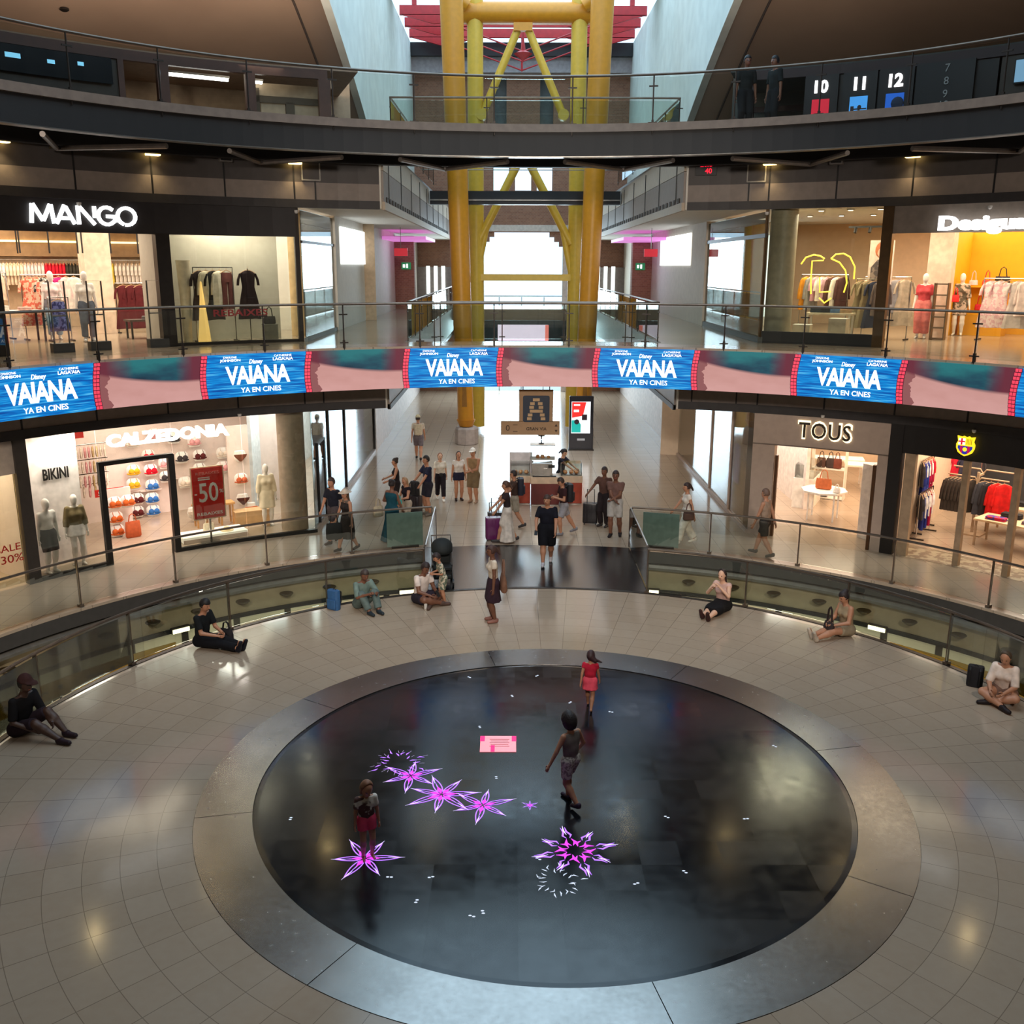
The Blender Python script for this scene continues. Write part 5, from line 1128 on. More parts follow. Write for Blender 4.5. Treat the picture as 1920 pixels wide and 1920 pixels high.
L18 = (5.74,10.95,0); p18 = person('man', 'person in a tan tank top and dark shorts seen from behind at the right gallery', L18, D(-128), 1.73, 'walk2', 'tan', (110,84,70), 'short', (('tank',(168,142,122)),('shorts',(74,66,60),.8)), shoe=(82,72,62))
# round platform --------------------------------------------------------------------------------
L19 = (-.92,6.28,0); p19 = person('woman', 'person in a cream blouse and two tone long skirt standing on the platform', L19, D(-78), 1.62, 'stand', 'brown', (74,48,42), 'pony', (('shirt',(222,206,186),.45),('skirt',(60,42,52),.28,.115)), fem=True, head=(.1,0), shoe=(150,104,92), hands=((.14,-.03,.44),(-.14,.0,.44)))
tote('brown leather shoulder bag of the person in the cream blouse', (-.72,6.20,.68), D(-80), (138,98,76), .34, .38, .28)
L21 = (-3.62,6.95,0); p21 = person('boy', 'person in grey green clothes paled by lens flare sitting next to a blue rucksack', L21, D(38), 1.68, 'kneesup', 'brown', (60,48,44), 'short', (('shirt',(112,130,122),1.0),('trousers',(96,110,106),1.85)), shoe=(44,52,58))  # lens flare haze is mixed into these pale clothes colours
backpack('blue rucksack leaning on the left platform railing', (-4.28,7.0,0), D(150), (48,92,140), 1.0)
L22 = (-2.45,7.40,0); p22 = person('man', 'person in a printed white tee sitting cross legged beside a small child', L22, D(48), 1.74, 'cross', 'brown', (42,28,28), 'short', (('shirt',(228,212,202),.6),('shorts',(44,38,50),.8)), bulk=1.1, shoe=(90,70,62))
phone('lit phone in the hands of the person sitting cross legged', hand_world(p22, L22, D(48), 0, (-.05,-.02,.06)), D(48), .7, True)
solo('water_bottle', MB().lathe([(.03,0),(.034,.01),(.034,.14),(.014,.17),(.014,.20)], n=12), mat('clear_bottle', (226,222,214), .2), 'small pale bottle on the floor before the cross legged person', 'bottle', (-2.36,7.02,0), smooth=True)
L23 = (-2.0,7.36,0); p23 = person('child', 'small child in patterned clothes looking at the lit phone', L23, D(-70), 1.14, 'stand', 'tan', (44,30,30), 'short', (('shirt',mat('leaf_print', (206,194,170), .8, c2=(96,110,92), scale=22),.9),('shorts',mat('leaf_print'),.9)), head=(.5,0), headS=1.25, lean=.25, hands=((.06,-.2,.62),(-.05,-.2,.62)), h=.012, shoe=(166,112,84))
L30 = (.71,2.27,0); p30 = person('girl', 'small girl in red and pink running over the dark display floor', L30, D(168), .98, 'walk', 'tan', (54,30,32), 'fly', (('shirt',(186,34,58),.4),('skirt',(236,84,104),.36,.13)), headS=1.32, h=.011, shoe=None, fem=False)
L31 = (.22,-.62,0); p31 = person('boy', 'boy in a grey tank top and striped pale shorts running on the display floor', L31, D(-140), 1.30, 'walk2', 'tan', (34,24,24), 'curly', (('tank',(128,118,110)),('shorts',mat('striped_cloth', (214,206,194), .85, c2=(150,140,132), scale=26),.75)), headS=1.18, h=.010, hands=((.24,-.06,.50),(-.20,-.10,.52)), head=(.35,0), shoe=(58,44,62), feet=((.05,.16,.08),(-.05,-.08,.04)))
L32 = (-2.32,-1.86,0); p32 = person('child', 'toddler in a printed white tee and pink shorts standing on a glowing flower', L32, D(22), 1.03, 'stand', 'tan', (128,84,58), 'bob', (('shirt',mat('animal_print', (232,224,212), .8, c2=(90,60,56), scale=9),.7),('shorts',(232,76,112),.5)), headS=1.42, h=.011, head=(.5,.2), shoe=None)
L24 = (-6.25,4.86,0); p24 = person('man', 'person dressed in black sitting with legs stretched out at the left railing', L24, D(68), 1.76, 'legsout', 'tan', (24,20,20), 'short', (('shirt',(28,30,32),.75),('trousers',(20,20,24))), shoe=(26,28,38))
tote('black shoulder bag at the hip of the person in black', (-6.02,5.18,0), D(-20), (24,20,24), .3, .26, .14)
L25 = (-7.92,1.28,0); p25 = person('man', 'person in a dark cap and black clothes sitting at the left picture edge', L25, D(70), 1.86, 'kneesup', 'dark', (26,20,20), 'short', (('shirt',(22,20,22),.9),('shorts',(40,28,34),.95)), hat=('cap',(58,34,32)), shoe=(48,34,40), hands=((.06,-.16,.14),(-.08,-.10,.12)), feet=((.10,-.28,.04),(-.02,-.33,.04)), head=(.15,0))
L27 = (3.78,6.85,0); p27 = person('girl', 'girl with a black headband and wide black skirt sitting at the right railing', L27, D(-40), 1.66, 'legsout', 'fair', (58,38,34), 'long', (('shirt',(206,168,156),.2),('skirt',(24,22,24),.35)), fem=True, hands=((.05,-.10,.36),(-.05,-.12,.34)), shoe=(58,36,34), head=(.15,0))
solo('headband', MB().tube([(.085*cos(t), .02*cos(t*2), .105*sin(t)+.0) for t in np.linspace(-.3, pi+.3, 14)], .014, 6), black, 'black headband on the seated girl at the right railing', 'headband', (p27[0].location[0]+p27[1]['Hc'][0]*cos(D(-40))-p27[1]['Hc'][1]*sin(D(-40)), p27[0].location[1]+p27[1]['Hc'][0]*sin(D(-40))+p27[1]['Hc'][1]*cos(D(-40)), p27[1]['Hc'][2]+.02), D(-40), smooth=True)
L28 = (5.86,5.52,0); p28 = person('woman', 'person in a beige tank top and shorts sitting with legs out at the right railing', L28, D(-68), 1.66, 'legsout', 'tan', (40,28,28), 'bun', (('tank',(168,146,116)),('shorts',(156,140,116),.6)), fem=True, shoe=(190,176,160), bulk=1.08, head=(.45,-.2))
tote('dark crossbody bag in the lap of the person in the beige tank top', (5.62,5.44,.17), D(-68), (44,30,28), .26, .16, .3)
L29 = (7.62,2.62,0); p29 = person('woman', 'person in a loose white tee sitting cross legged at the right picture edge', L29, D(-42), 1.70, 'cross', 'tan', (78,62,46), 'bob', (('shirt',(226,206,192),1.0,-.07),('shorts',(120,92,80),.4)), fem=True, bulk=1.12, shoe=(40,32,34), head=(.5,0))
backpack('black rucksack behind the person in the loose white tee', (7.42,3.18,0), D(-30), (24,22,28), .9)
for k, (a, w) in enumerate(((68.3, 'standing at the dark cinema opening, left of two'), (65.4, 'standing at the dark cinema opening, right of two'))):
    q = P(13.5, a, 10.1); person('person', 'shadowy person '+w, q, out_rz(a)+D(-40 if k else 30), 1.74-.05*k, 'stand', 'brown', (30,26,26), 'short', (('shirt',(36,38,38),.9),('trousers',(28,28,30))), h=.02, face=True)
# pushchair at the bridge head
t = thing('pushchair', 'black pushchair with big hood parked at the left end of the bridge', 'pushchair', (-2.12,8.75,0), D(8)); pm = mat('pram_fabric', (22,27,27), .75)

hood = MB()
rws = []
for i in range(9):
    th = -.2+i*(pi*.75)/8; r = []
    for j in range(12):
        b = -pi/2+pi*j/11; r.append((.24*sin(b), -.27*cos(th)*cos(b)*1.0+.05, .78+.27*sin(th)*(.35+.65*cos(b))))
    rws.append(r)
v = [p for r in rws for p in r]; hood.add(v, [(i*12+j, i*12+j+1, (i+1)*12+j+1, (i+1)*12+j) for i in range(8) for j in range(11)])
ho = obj('hood', hood, pm, t, True); md = ho.modifiers.new('t', 'SOLIDIFY'); md.thickness = .02
obj('seat_back', MB().rbox((0,.12,.62), (.40,.08,.62), .04), pm, t, True); obj('seat', MB().rbox((0,-.08,.42), (.40,.40,.08), .03), pm, t, True); obj('footrest', MB().rbox((0,-.34,.26), (.34,.10,.06), .02), pm, t, True)
obj('basket', MB().rbox((0,.05,.22), (.40,.46,.16), .03), pm, t, True)
for x in (-.22,.22):
    obj('frame_leg', MB().tube([(x,.30,.95),(x,.12,.45),(x,-.28,.10)], .013, 6), darksteel, t, True); obj('frame_leg', MB().tube([(x,-.05,.45),(x,.26,.10)], .013, 6), darksteel, t, True)
    for y in (-.28,.26): obj('wheel', MB().tube([(x-.018,y,.09),(x+.018,y,.09)], .09, 14), black, t)
obj('push_handle', MB().tube([(-.22,.28,.92),(-.22,.40,1.02),(.22,.40,1.02),(.22,.28,.92)], .015, 6), darksteel, t, True)
# ---------------------------------------------------------------- interactive display floor
t = thing('display_floor', 'large round black display floor set in the steel ring', 'floor display', (0, 0, 0))
obj('screen_disc', MB().lathe([(.01,-.2),(4.07,-.2),(4.07,-.004),(4.0,0),(.01,0)], n=160), DISPLAY, t)
violet = emis('petal_violet', (176,112,246), 1.25); magenta = emis('petal_magenta', (226,60,232), 1.1); pale = emis('petal_pale', (226,206,255), 1.2); spark = emis('spark_white', (206,214,230), .9)
def strip(mb, pts, w, z):
    n = len(pts); L, R_ = [], []
    for i in range(n):
        a = pts[max(i-1, 0)]; b = pts[min(i+1, n-1)]; d = hypot(b[0]-a[0], b[1]-a[1]) or 1; nx, ny = -(b[1]-a[1])/d, (b[0]-a[0])/d; ww = w*(1 if 0 < i < n-1 else .15)
        L.append((pts[i][0]+nx*ww, pts[i][1]+ny*ww, z)); R_.append((pts[i][0]-nx*ww, pts[i][1]-ny*ww, z))
    mb.add(L+R_, [(i, i+1, n+i+1, n+i) for i in range(n-1)])
def flower(x, y, r, rot, n, kind='full'):
    f = MB(); c = MB(); o = MB()
    for k in range(n):
        a = rot+2*pi*k/n; rr = r*(1 if k % 2 == 0 else .86); ca, sa = cos(a), sin(a)
        loc = lambda u, v: (u*ca-v*sa, u*sa+v*ca)
        w = .13*rr
        if kind in ('full', 'small'):
            out = [loc(rr*q, w*sin(pi*min(1, q*1.05))**.8*(1-q*.35)) for q in np.linspace(.12, 1, 9)]; inn = [loc(rr*q, -w*sin(pi*min(1, q*1.05))**.8*(1-q*.35)) for q in np.linspace(.12, 1, 9)]
            strip(f, out, .007*r/.4, .0035); strip(f, inn, .007*r/.4, .0035); strip(f, [loc(rr*.15, 0), loc(rr*.45, .004), loc(rr*.72, 0)], .007*r/.4, .0035)
            strip(o, [loc(rr*.62, w*.25), loc(rr*.8, w*.1), loc(rr*1.1, 0)], .007*r/.4, .0045)
            strip(c, [loc(rr*.05, 0), loc(rr*.22, w*.25), loc(rr*.42, 0)], .016*r/.4, .004); strip(c, [loc(rr*.05, 0), loc(rr*.22, -w*.25), loc(rr*.42, 0)], .016*r/.4, .004)
        elif kind == 'burst':
            for s in (-1, 1):
                strip(c, [loc(rr*.22, s*.01), loc(rr*.36, s*.06*r/.5), loc(rr*.52, s*.03)], .022, .004); strip(f, [loc(rr*.55, s*.02), loc(rr*.68, s*.055), loc(rr*.85, s*.02), loc(rr*1.05, s*.03)], .014, .0035)
            strip(o, [loc(rr*.7, 0), loc(rr*.9, .01), loc(rr*1.12, -.01)], .011, .0045)
        else:
            for s in (-1, 0, 1):
                q0 = random.uniform(.3, .8); strip(f if kind == 'fade' else o, [loc(rr*q0, s*.07), loc(rr*(q0+.1), s*.08+.01), loc(rr*(q0+.24), s*.06)], .013 if kind == 'fade' else .009, .0035)
                if kind == 'fade': strip(o, [loc(rr*(q0+.2), s*.1), loc(rr*(q0+.36), s*.11)], .008, .0045)
    p = None
    for nm, mb, m in (('petal_graphic', f, violet), ('petal_core', c, magenta), ('petal_tip', o, pale if kind != 'specks' else spark)):
        if not mb.v: continue
        q = obj(nm, mb, m, p or t, False, (x, y, 0) if p is None else None)
        if p is None: p = q; q['label'] = 'glowing violet flower graphic'
flower(-2.22,.50,.46,.2,7,'fade'); flower(-1.99,.10,.44,.45,6); flower(-1.52,-.40,.50,.1,7); flower(-.95,-.67,.44,.35,6); flower(-.32,-.67,.12,.5,6,'small'); flower(.22,-1.71,.50,.26,8,'burst'); flower(-2.35,-1.88,.44,.05,6); flower(-.03,-2.32,.38,.1,8,'specks')
for i, (x, y) in enumerate([(-1.06,1.61),(-.78,.06),(1.05,2.15),(-1.3,3.51),(-.11,3.58),(-2.01,-2.25),(-1.52,-2.25),(-1.65,-2.7),(-.24,-1.88),(.89,-2.37),(-3.45,-1.0),(2.5,-.99),(1.5,-2.14),(1.47,-.95),(-.89,-2.89),(-1.01,-2.96),(.41,2.5),(3.4,1.0),(-.55,2.75)]):
    m = MB(); a = random.uniform(0, pi)
    for s in (-1, 1): m.lathe([(.001,.002),(.017,.002),(.014,.0035),(.001,.0035)], (s*.022*cos(a), s*.022*sin(a), 0), 7, 1.2, .8)
    obj('spark_graphic', m, spark, t, False, (x, y, 0))
t = thing('floor_notice', 'bright pink rectangular notice card lying on the dark display floor', 'notice', (-.765, 1.045, .004))
obj('card', MB().box((0,0,.003), (.54,.50,.006)), emis('notice_pink', (246,150,160), .95), t)
for x, y, w, h_ in ((-.24,.16,.07,.17),(.24,.16,.07,.17),(-.08,-.15,.06,.2)): obj('corner_patch', MB().box((x,y,.0065), (w,h_,.003)), emis('patch_magenta', (236,40,120), .95), t)
m = MB()
for k in range(5): m.box((.02, .14-k*.055, .0065), (.3-.03*(k % 2), .014, .002))
obj('small_print', m, mat('small_print', (160,80,80), .6), t)
# ---------------------------------------------------------------- hanging street sign, totem, kiosk
board = mat('kraft_board', (176,140,104), .6, var=.04); navy = mat('sign_navy', (34,46,66), .5)
t = thing('hanging_sign', 'brown hanging sign with a striped letter A over the street entrance', 'sign', (.05, 13.2, 2.66))
obj('lower_bar', MB().box((-.105,0,.185), (1.56,.06,.37)), board, t); obj('upper_board', MB().box((.045,0,.78), (.90,.06,.84)), board, t)
obj('emblem_field', MB().xprism([(x,z) for x,z in [(.05+sx*.30+.05*cos(a)*1, .70+sz*.30+.05*sin(a)) for (sx,sz,a0) in ((1,1,0),(-1,1,pi/2),(-1,-1,pi),(1,-1,1.5*pi)) for a in np.linspace(a0, a0+pi/2, 5)]], -.045, -.031), navy, t)
A = MB()
for i, z in enumerate(np.linspace(.44, .94, 6)):
    w = .29-.155*(z-.44)/.5
    if i in (5,): A.box((.05,-.05,z), (.18,.012,.075))
    elif i == 2: A.box((.05,-.05,z), (w*1.5,.012,.075))
    else:
        for s in (-1, 1): A.box((.05+s*w*.62,-.05,z), (.12,.012,.075))
obj('letter_mark', A, mat('kraft_light', (204,170,130), .6), t)
obj('street_name', text_mb('GRAN VIA', .085, .54, .012, .012), mat('sign_print', (66,46,34), .6), t, loc=(.06,-.04,.17)); obj('level_number', text_mb('0', .15, .10, -.004, .012), mat('sign_print'), t, loc=(-.70,-.04,.19))
m = MB()
for z in (.10,.27): m.box((-.50,-.034,z), (.12,.006,.012))
for z, s in ((.26,1),(.11,-1)): m.add(*(lambda q: (q.v, q.f))(MB().xprism([(.58-.04,z-.03*s),(.58+.04,z-.03*s),(.58,z+.04*s)], -.036, -.03)))
obj('arrow_mark', m, mat('sign_print'), t)
for x in (-.3,.4): obj('suspension_rod', MB().tube([(x,0,1.19),(x,0,1.44)], .012, 6), steel, t)
t = thing('info_totem', 'tall dark digital totem with a red and teal advert screen', 'totem', (2.2, 25.4, 0))
obj('casing', MB().rbox((0,0,1.06), (.94,.16,2.12), .03), mat('totem_black', (34,34,42), .3), t); obj('plinth', MB().box((0,0,.02), (1.0,.4,.04)), darksteel, t)
obj('display', MB().box((-.02,-.085,1.29), (.74,.012,1.24)), emis('advert_white', (236,240,244), 1.0), t)
obj('advert_red', MB().xprism([(-.37,1.89),(.18,1.89),(.06,1.36),(-.37,1.28)], -.1, -.092), emis('advert_red', (232,44,40), 1.0), t); obj('advert_teal', MB().xprism([(-.38,.70),(-.02,.70),(-.02,1.02),(-.14,1.2),(-.38,1.18)], -.1, -.092), emis('advert_teal', (20,160,150), .9), t)
obj('advert_shape', MB().ball((-.18,-.1,1.12), .1, 12, (1,.1,1)).box((.12,-.1,1.3), (.2,.012,.22), 0), mat('advert_dark', (70,50,60), .5), t); obj('small_text', MB().box((-.2,-.104,1.55), (.2,.004,.09)).box((-.18,-.104,1.78), (.24,.004,.06)), emis('screen_white'), t); obj('lower_logo', MB().box((0,-.085,.42), (.3,.012,.08)), mat('pale_logo', (200,200,205), .5), t)
tr = mat('terracotta_front', (168,66,44), .45); cream = mat('kiosk_cream', (214,190,166), .5); ks = mat('kiosk_maroon', (104,36,34), .4)
k = thing('snack_kiosk', 'terracotta fronted snack kiosk with glass cases in the street', 'kiosk', (.5, 17.0, 0))
for nm, x0, x1, yf, m in (('left_counter', -1.08, -.46, -.7, tr), ('middle_counter', -.46, .42, -.86, ks), ('right_counter', .42, 1.1, -.7, tr)):
    c = obj(nm, MB().box(((x0+x1)/2, yf+.28, .36), (x1-x0-.02, .56, .64)), m, k); obj('worktop', MB().box(((x0+x1)/2, yf+.28, .78), (x1-x0, .60, .20)), cream, c); obj('kick_plate', MB().box(((x0+x1)/2, yf+.3, .02), (x1-x0-.06, .5, .04)), steel, c)
for x0, x1 in ((-1.06,-.48),(.44,1.08)):
    g_ = obj('glass_case', MB().box(((x0+x1)/2, -.44, 1.07), (x1-x0, .46, .38)), glassmat('case_glass', (246,250,248), .1), k); obj('case_base', MB().box(((x0+x1)/2, -.44, .90), (x1-x0-.02,.44,.03)), steel, g_)
    m = MB()
    for x in (x0+.01, x1-.01):
        for y in (-.66,-.22): m.box((x,y,1.08), (.016,.016,.4))
    obj('case_frame', m, steel, g_)
em = obj('coffee_machine', MB().rbox((-.12,-.55,1.09), (.62,.44,.40), .03).box((.02,-.79,1.02), (.18,.06,.22)), mat('machine_steel', (206,202,196), .25, .6), k, True); obj('drip_tray', MB().box((-.05,-.80,.90), (.7,.1,.03)), black, em)
obj('till_screen', MB().box((.16,-.82,1.2), (.2,.03,.09)), black, k)
pc = obj('pastry_cabinet', MB().box((-.10,-.35,1.56), (.74,.40,.44)), glassmat('case_glass'), k); obj('cabinet_shelf', MB().box((-.10,-.35,1.36), (.74,.40,.04)), white, pc); obj('cabinet_roof', MB().box((-.10,-.35,1.79), (.76,.42,.025)), cream, pc)
obj('back_screen', MB().box((-.75,.15,.95), (.7,.05,1.0)), mat('frosted_white', (226,222,226), .4), k)
t = thing('desk_fan', 'small desk fan on top of the kiosk pastry cabinet', 'fan', (.36, 16.65, 1.805)); obj('base', MB().lathe([(.08,0),(.08,.02),(.02,.03),(.015,.12)], n=12), black, t, True)
obj('guard', MB().tube([(.12*cos(a),0,.24+.12*sin(a)) for a in np.linspace(0,2*pi,17)], .008, 5), steel, t); obj('blades', MB().box((0,0,.24), (.2,.012,.05)).box((0,0,.24), (.05,.012,.2)), mat('fan_grey', (150,150,150), .4), t); obj('motor', MB().ball((0,.03,.24), .045, 10), black, t, True)
bun0 = None
for gi, (cx, cy_, cz, nx, w) in enumerate(((-.27, 16.52, .925, 6, 'left glass case'), (1.26, 16.52, .925, 6, 'right glass case'), (.40, 16.62, 1.38, 5, 'upper pastry cabinet'))):
    for i in range(nx):
        loc = (cx+(i % 3-1)*.16+random.uniform(-.02,.02), cy_+(i//3-.5)*.16, cz); lb = 'golden brown pastry in the '+w+' of the kiosk'; gr = 'pastries in the '+w
        if bun0 is None:
            bun0 = thing('pastry', lb, 'pastry', loc, 0, gr); obj('crust', MB().ball((0,0,.04), .07, 12, (1,.8,.62)), mat('crust_brown', (190,116,62), .6, c2=(222,160,98), scale=14), bun0, True); obj('glaze', MB().ball((0,0,.062), .048, 10, (1,.8,.45)), mat('glaze', (226,180,124), .3), bun0, True)
        else: dup(bun0, loc, random.uniform(0, 6), lb, gr)
L20 = (.98, 16.98, 0); person('worker', 'person in dark work clothes with tied hair serving at the kiosk', L20, D(55), 1.62, 'stand', 'fair', (26,22,26), 'pony', (('shirt',(40,42,54),.6),('trousers',(30,30,36))), fem=True, hands=((.08,-.30,.62),(-.06,-.32,.62)), head=(.35,0), lean=.12)
# ---------------------------------------------------------------- shop goods
GB = {}
hang = mat('hanger_wood', (190,150,110), .5)
def gmat(c): return c if not isinstance(c, tuple) else mat('fabric_%d_%d_%d' % c, c, .85, var=.16, scale=7, spec=.2)
def garment(kind, c, label, loc, rz, cat=None, group=None, s=1.0):
    key = (kind, c if isinstance(c, tuple) else c.name); cat = cat or {'top':'shirt','dress':'dress','trousers':'trousers','skirt':'skirt','coat':'jacket'}[kind]
    if key in GB: return dup(GB[key], loc, rz, label, group, s if s != 1 else None)
    nm = {'top':'blouse','dress':'dress','trousers':'trousers','skirt':'skirt','coat':'jacket'}[kind]; o = thing(nm, label, cat, loc, rz, group); GB[key] = o
    if s != 1: o.scale = (s,)*3
    obj('hanger', MB().tube([(-.19,0,-.13),(-.10,0,-.08),(0,0,-.05),(.10,0,-.08),(.19,0,-.13)], .011, 5).tube([(0,0,-.05),(.0,0,-.01),(.018,0,.012),(.0,0,.03)], .005, 4), hang, o)
    rows = []; ph = random.uniform(0, 6)
    prof = {'top':[(-.07,.06,.03),(-.10,.15,.04),(-.16,.22,.05),(-.40,.21,.06),(-.70,.23,.055)], 'coat':[(-.07,.07,.04),(-.10,.17,.055),(-.17,.24,.065),(-.5,.23,.075),(-.95,.26,.07)], 'dress':[(-.07,.06,.03),(-.10,.14,.04),(-.16,.19,.05),(-.48,.16,.05),(-.85,.24,.075),(-1.28,.30,.085)], 'skirt':[(-.11,.15,.035),(-.16,.16,.04),(-.5,.22,.06),(-.85,.27,.07)], 'trousers':[(-.11,.15,.035),(-.16,.165,.045),(-.36,.18,.06)]}[kind]
    m = MB()
    for i, (z, w, d) in enumerate(prof): rows.append([(w*cos(b), d*sin(b)*(1+.35*sin(5*b+ph)*min(1, i/2)), z+.012*sin(3*b)*(i == len(prof)-1)) for b in np.linspace(0, 2*pi, 19)[:-1]])
    m.loft(rows)
    if kind == 'trousers':
        for sx in (-1, 1): m.loft([[(sx*.09+w*cos(b), d*sin(b), z) for b in np.linspace(0, 2*pi, 11)[:-1]] for z, w, d in ((-.30,.085,.055),(-.65,.075,.05),(-1.02,.085,.05))])
    obj('cloth', m, gmat(c), o, True)
    if kind in ('top', 'coat', 'dress'):
        for sx in (-1, 1):
            L_ = .30 if kind != 'coat' else .52; obj('sleeve', MB().loft([[(sx*x+w*cos(b)*.6, w*sin(b)*.8, z) for b in np.linspace(0, 2*pi, 9)[:-1]] for x, z, w in ((.19,-.14,.05),(.245,-.14-L_*.5,.058),(.265,-.14-L_,.056))]), gmat(c), o, True)
    return o
def rack(label, p, rz, L, z, floor, arms=False):
    t = thing('clothes_rack', label, 'rack', (p[0], p[1], floor), rz); hh = z-floor
    obj('rail', MB().tube([(-L/2,0,hh),(L/2,0,hh)], .014, 8), chrome, t)
    for x in (-L/2, L/2): obj('upright', MB().tube([(x,0,0),(x,0,hh)], .014, 8), chrome, t); obj('foot', MB().box((x,0,.015), (.05,.4,.03)), darksteel, t)
    return t
ORD = ['first', 'second', 'third', 'fourth', 'fifth', 'sixth', 'seventh', 'eighth', 'ninth', 'tenth', 'eleventh', 'twelfth', 'thirteenth']
def fill(items, p, rz, L, z, where, turn=pi/2-.25, group=None):
    n = len(items)
    for i, (kind, c, cn) in enumerate(items):
        x = -L/2+L*(i+.5)/n; q = Vector((p[0]+x*cos(rz), p[1]+x*sin(rz), z)); kd = {'top':'top','coat':'jacket','dress':'dress','trousers':'trousers','skirt':'skirt'}[kind]
        garment(kind, c, '%s %s, %s from the left on %s' % (cn, kd, ORD[i], where), q, rz+turn, group=group)
coral = mat('coral_floral', (238,120,96), .85, c2=(250,210,180), scale=13); mono = mat('mono_floral', (40,36,36), .85, c2=(226,214,204), scale=15); pinkfl = mat('pink_floral', (236,190,196), .85, c2=(250,228,224), scale=12); denimpr = mat('blue_print', (36,44,96), .85, c2=(90,100,160), scale=12)
W_ = (236,226,214); CR = (230,210,184); MR = (86,30,34); RD = (204,30,50); BK = (34,30,30)
def wall_rail(label, r, a0, a1, z, n, cols, group, kinds=('top',), floor=5.1, s=1.0):
    t = thing('wall_rail', label, 'rail', (0, 0, 0)); obj('rail', MB().tube([P(r-.25, a0+(a1-a0)*i/10, z) for i in range(11)], .014, 6), chrome, t)
    for a in (a0, (a0+a1)/2, a1): obj('bracket', MB().tube([P(r-.25, a, z), P(r+.0, a, z)], .012, 5), chrome, t)
    for i in range(n):
        a = a0+(a1-a0)*(i+.5)/n; c, cn = cols[i*len(cols)//n]
        garment(kinds[i % len(kinds)], c, cn+' hanging on '+label.split(' with ')[0], P(r-.25, a, z-.03), out_rz(a)+pi/2-.3, group=group+', '+cn, s=s)
# left fashion shop, first floor
wall_rail('the long back wall rail of the left fashion shop', 23.9, 134.5, 126.2, 7.15, 34, [(CR,'cream blouse'),(W_,'white blouse'),(CR,'cream blouse'),((224,206,200),'pale pink blouse'),(RD,'red top'),((60,56,48),'dark green top')], 'back wall tops')
wall_rail('the right back wall rail of the left fashion shop', 23.9, 125.4, 119.5, 7.15, 20, [((244,214,90),'yellow top'),(W_,'white top'),(W_,'white top'),(RD,'red top')], 'right back wall tops')
struct('trim_44', MB().band(23.7, 7.25, 8.3, 119, 135, .2), mat('tan_back_panel', (150,120,84), .6)); struct('trim_45', MB().band(23.6, 7.66, 7.72, 119, 135, .1).band(23.6, 8.28, 8.34, 119, 135, .1), emis('cove_glow', (255,226,160), 2.0))
pq = (-12.6, 13.85); rk = rack('black framed rack with long floral dresses in the left fashion shop', pq, D(40), 1.5, 6.75, 5.1)
fill([('dress',coral,'coral floral'),('dress',coral,'coral floral'),('dress',mono,'black and white floral'),('dress',mono,'black and white floral'),('top',(206,50,130),'magenta'),('coat',(236,206,200),'pale pink'),('coat',W_,'white')], pq, D(40), 1.3, 6.75, 'the floral dress rack', .12)
pq = (-11.75, 13.35); fill([('skirt',denimpr,'navy printed')], (-12.15,13.1), D(40), .4, 6.2, 'the low front rail by the white column', .1); rack('low chrome rail with one navy skirt in the left fashion shop', (-12.15,13.1), D(40), .5, 6.2, 5.1)
pq = (-11.2, 16.6); rack('rack of maroon dresses right of the square column', pq, D(34), 1.6, 6.5, 5.1); fill([('dress',MR,'maroon'),('dress',MR,'maroon'),('dress',MR,'maroon'),('trousers',(70,26,34),'wine'),('trousers',(70,26,34),'wine'),('top',RD,'red')], pq, D(34), 1.4, 6.5, 'the maroon rack', .2)
pq = (-14.2, 13.3); rack('rack with brown and cream clothes at the left edge of the fashion shop', pq, D(45), 1.3, 6.8, 5.1); fill([('coat',(156,70,40),'rust brown'),('dress',(232,196,168),'peach'),('top',W_,'white'),('top',CR,'cream'),('top',CR,'cream')], pq, D(45), 1.1, 6.8, 'the far left rack', .3)
def mannequin(label, loc, rz, wear, pose='stand', H=1.76, **kw):
    r = person('mannequin', label, loc, rz, H, pose, 'mannequin', style=None, wear=wear, cat='mannequin', face=False, shoe=kw.pop('shoe', None), h=.02, **kw)[0]
    obj('base_plate', MB().lathe([(.16,0),(.16,.012),(.01,.014)], n=18), chrome, r); return r
mannequin('white mannequin in pale pink tee, grey skirt and light jeans in the left fashion shop', (-12.5,13.55,5.1), D(30), (('shirt',(238,216,212),.6),('trousers',(150,176,196),1.85),('skirt',(120,118,126),.47,.10)), fem=True)
mannequin('white mannequin in white tee and grey jeans beside the square column', (-11.35,12.9,5.1), D(30), (('shirt',(244,240,232),.6),('trousers',(98,108,122),1.85)), fem=True, shoe=(230,230,230))
def table(label, loc, rz, w, d, hh, top, leg, shape='rect', name='display_table'):
    t = thing(name, label, 'table', loc, rz)
    if shape == 'rect': obj('tabletop', MB().box((0,0,hh-.025), (w,d,.05)), top, t)
    else: obj('tabletop', MB().lathe([(.01,hh-.05),(w/2,hh-.05),(w/2,hh),(.01,hh)], n=8), top, t)
    for x in (-1, 1):
        for y in (-1, 1): obj('leg', MB().box((x*(w/2-.06)*(1 if shape == 'rect' else .6), y*(d/2-.06)*(1 if shape == 'rect' else .6), (hh-.05)/2), (.045,.045,hh-.05)), leg, t)
    return t
table('white topped table with black frame at the left of the fashion shop', (-13.2,12.7,5.1), D(42), 1.5, .7, .78, white, black)
table('low black table near the fashion shop entrance right side', (-10.3,14.2,5.1), D(36), 1.1, .6, .5, mat('dark_top', (70,50,44), .5), black)
fold0 = None
def folded(label, loc, rz, c, group=None, n=1, cat='clothes', w=.30):
    m = MB()
    for i in range(n): m.rbox((0,0,.02+i*.042), (w-.01*i,.24,.038), .03)
    return solo('folded_garment', m, gmat(c), label, cat, loc, rz, group, True)
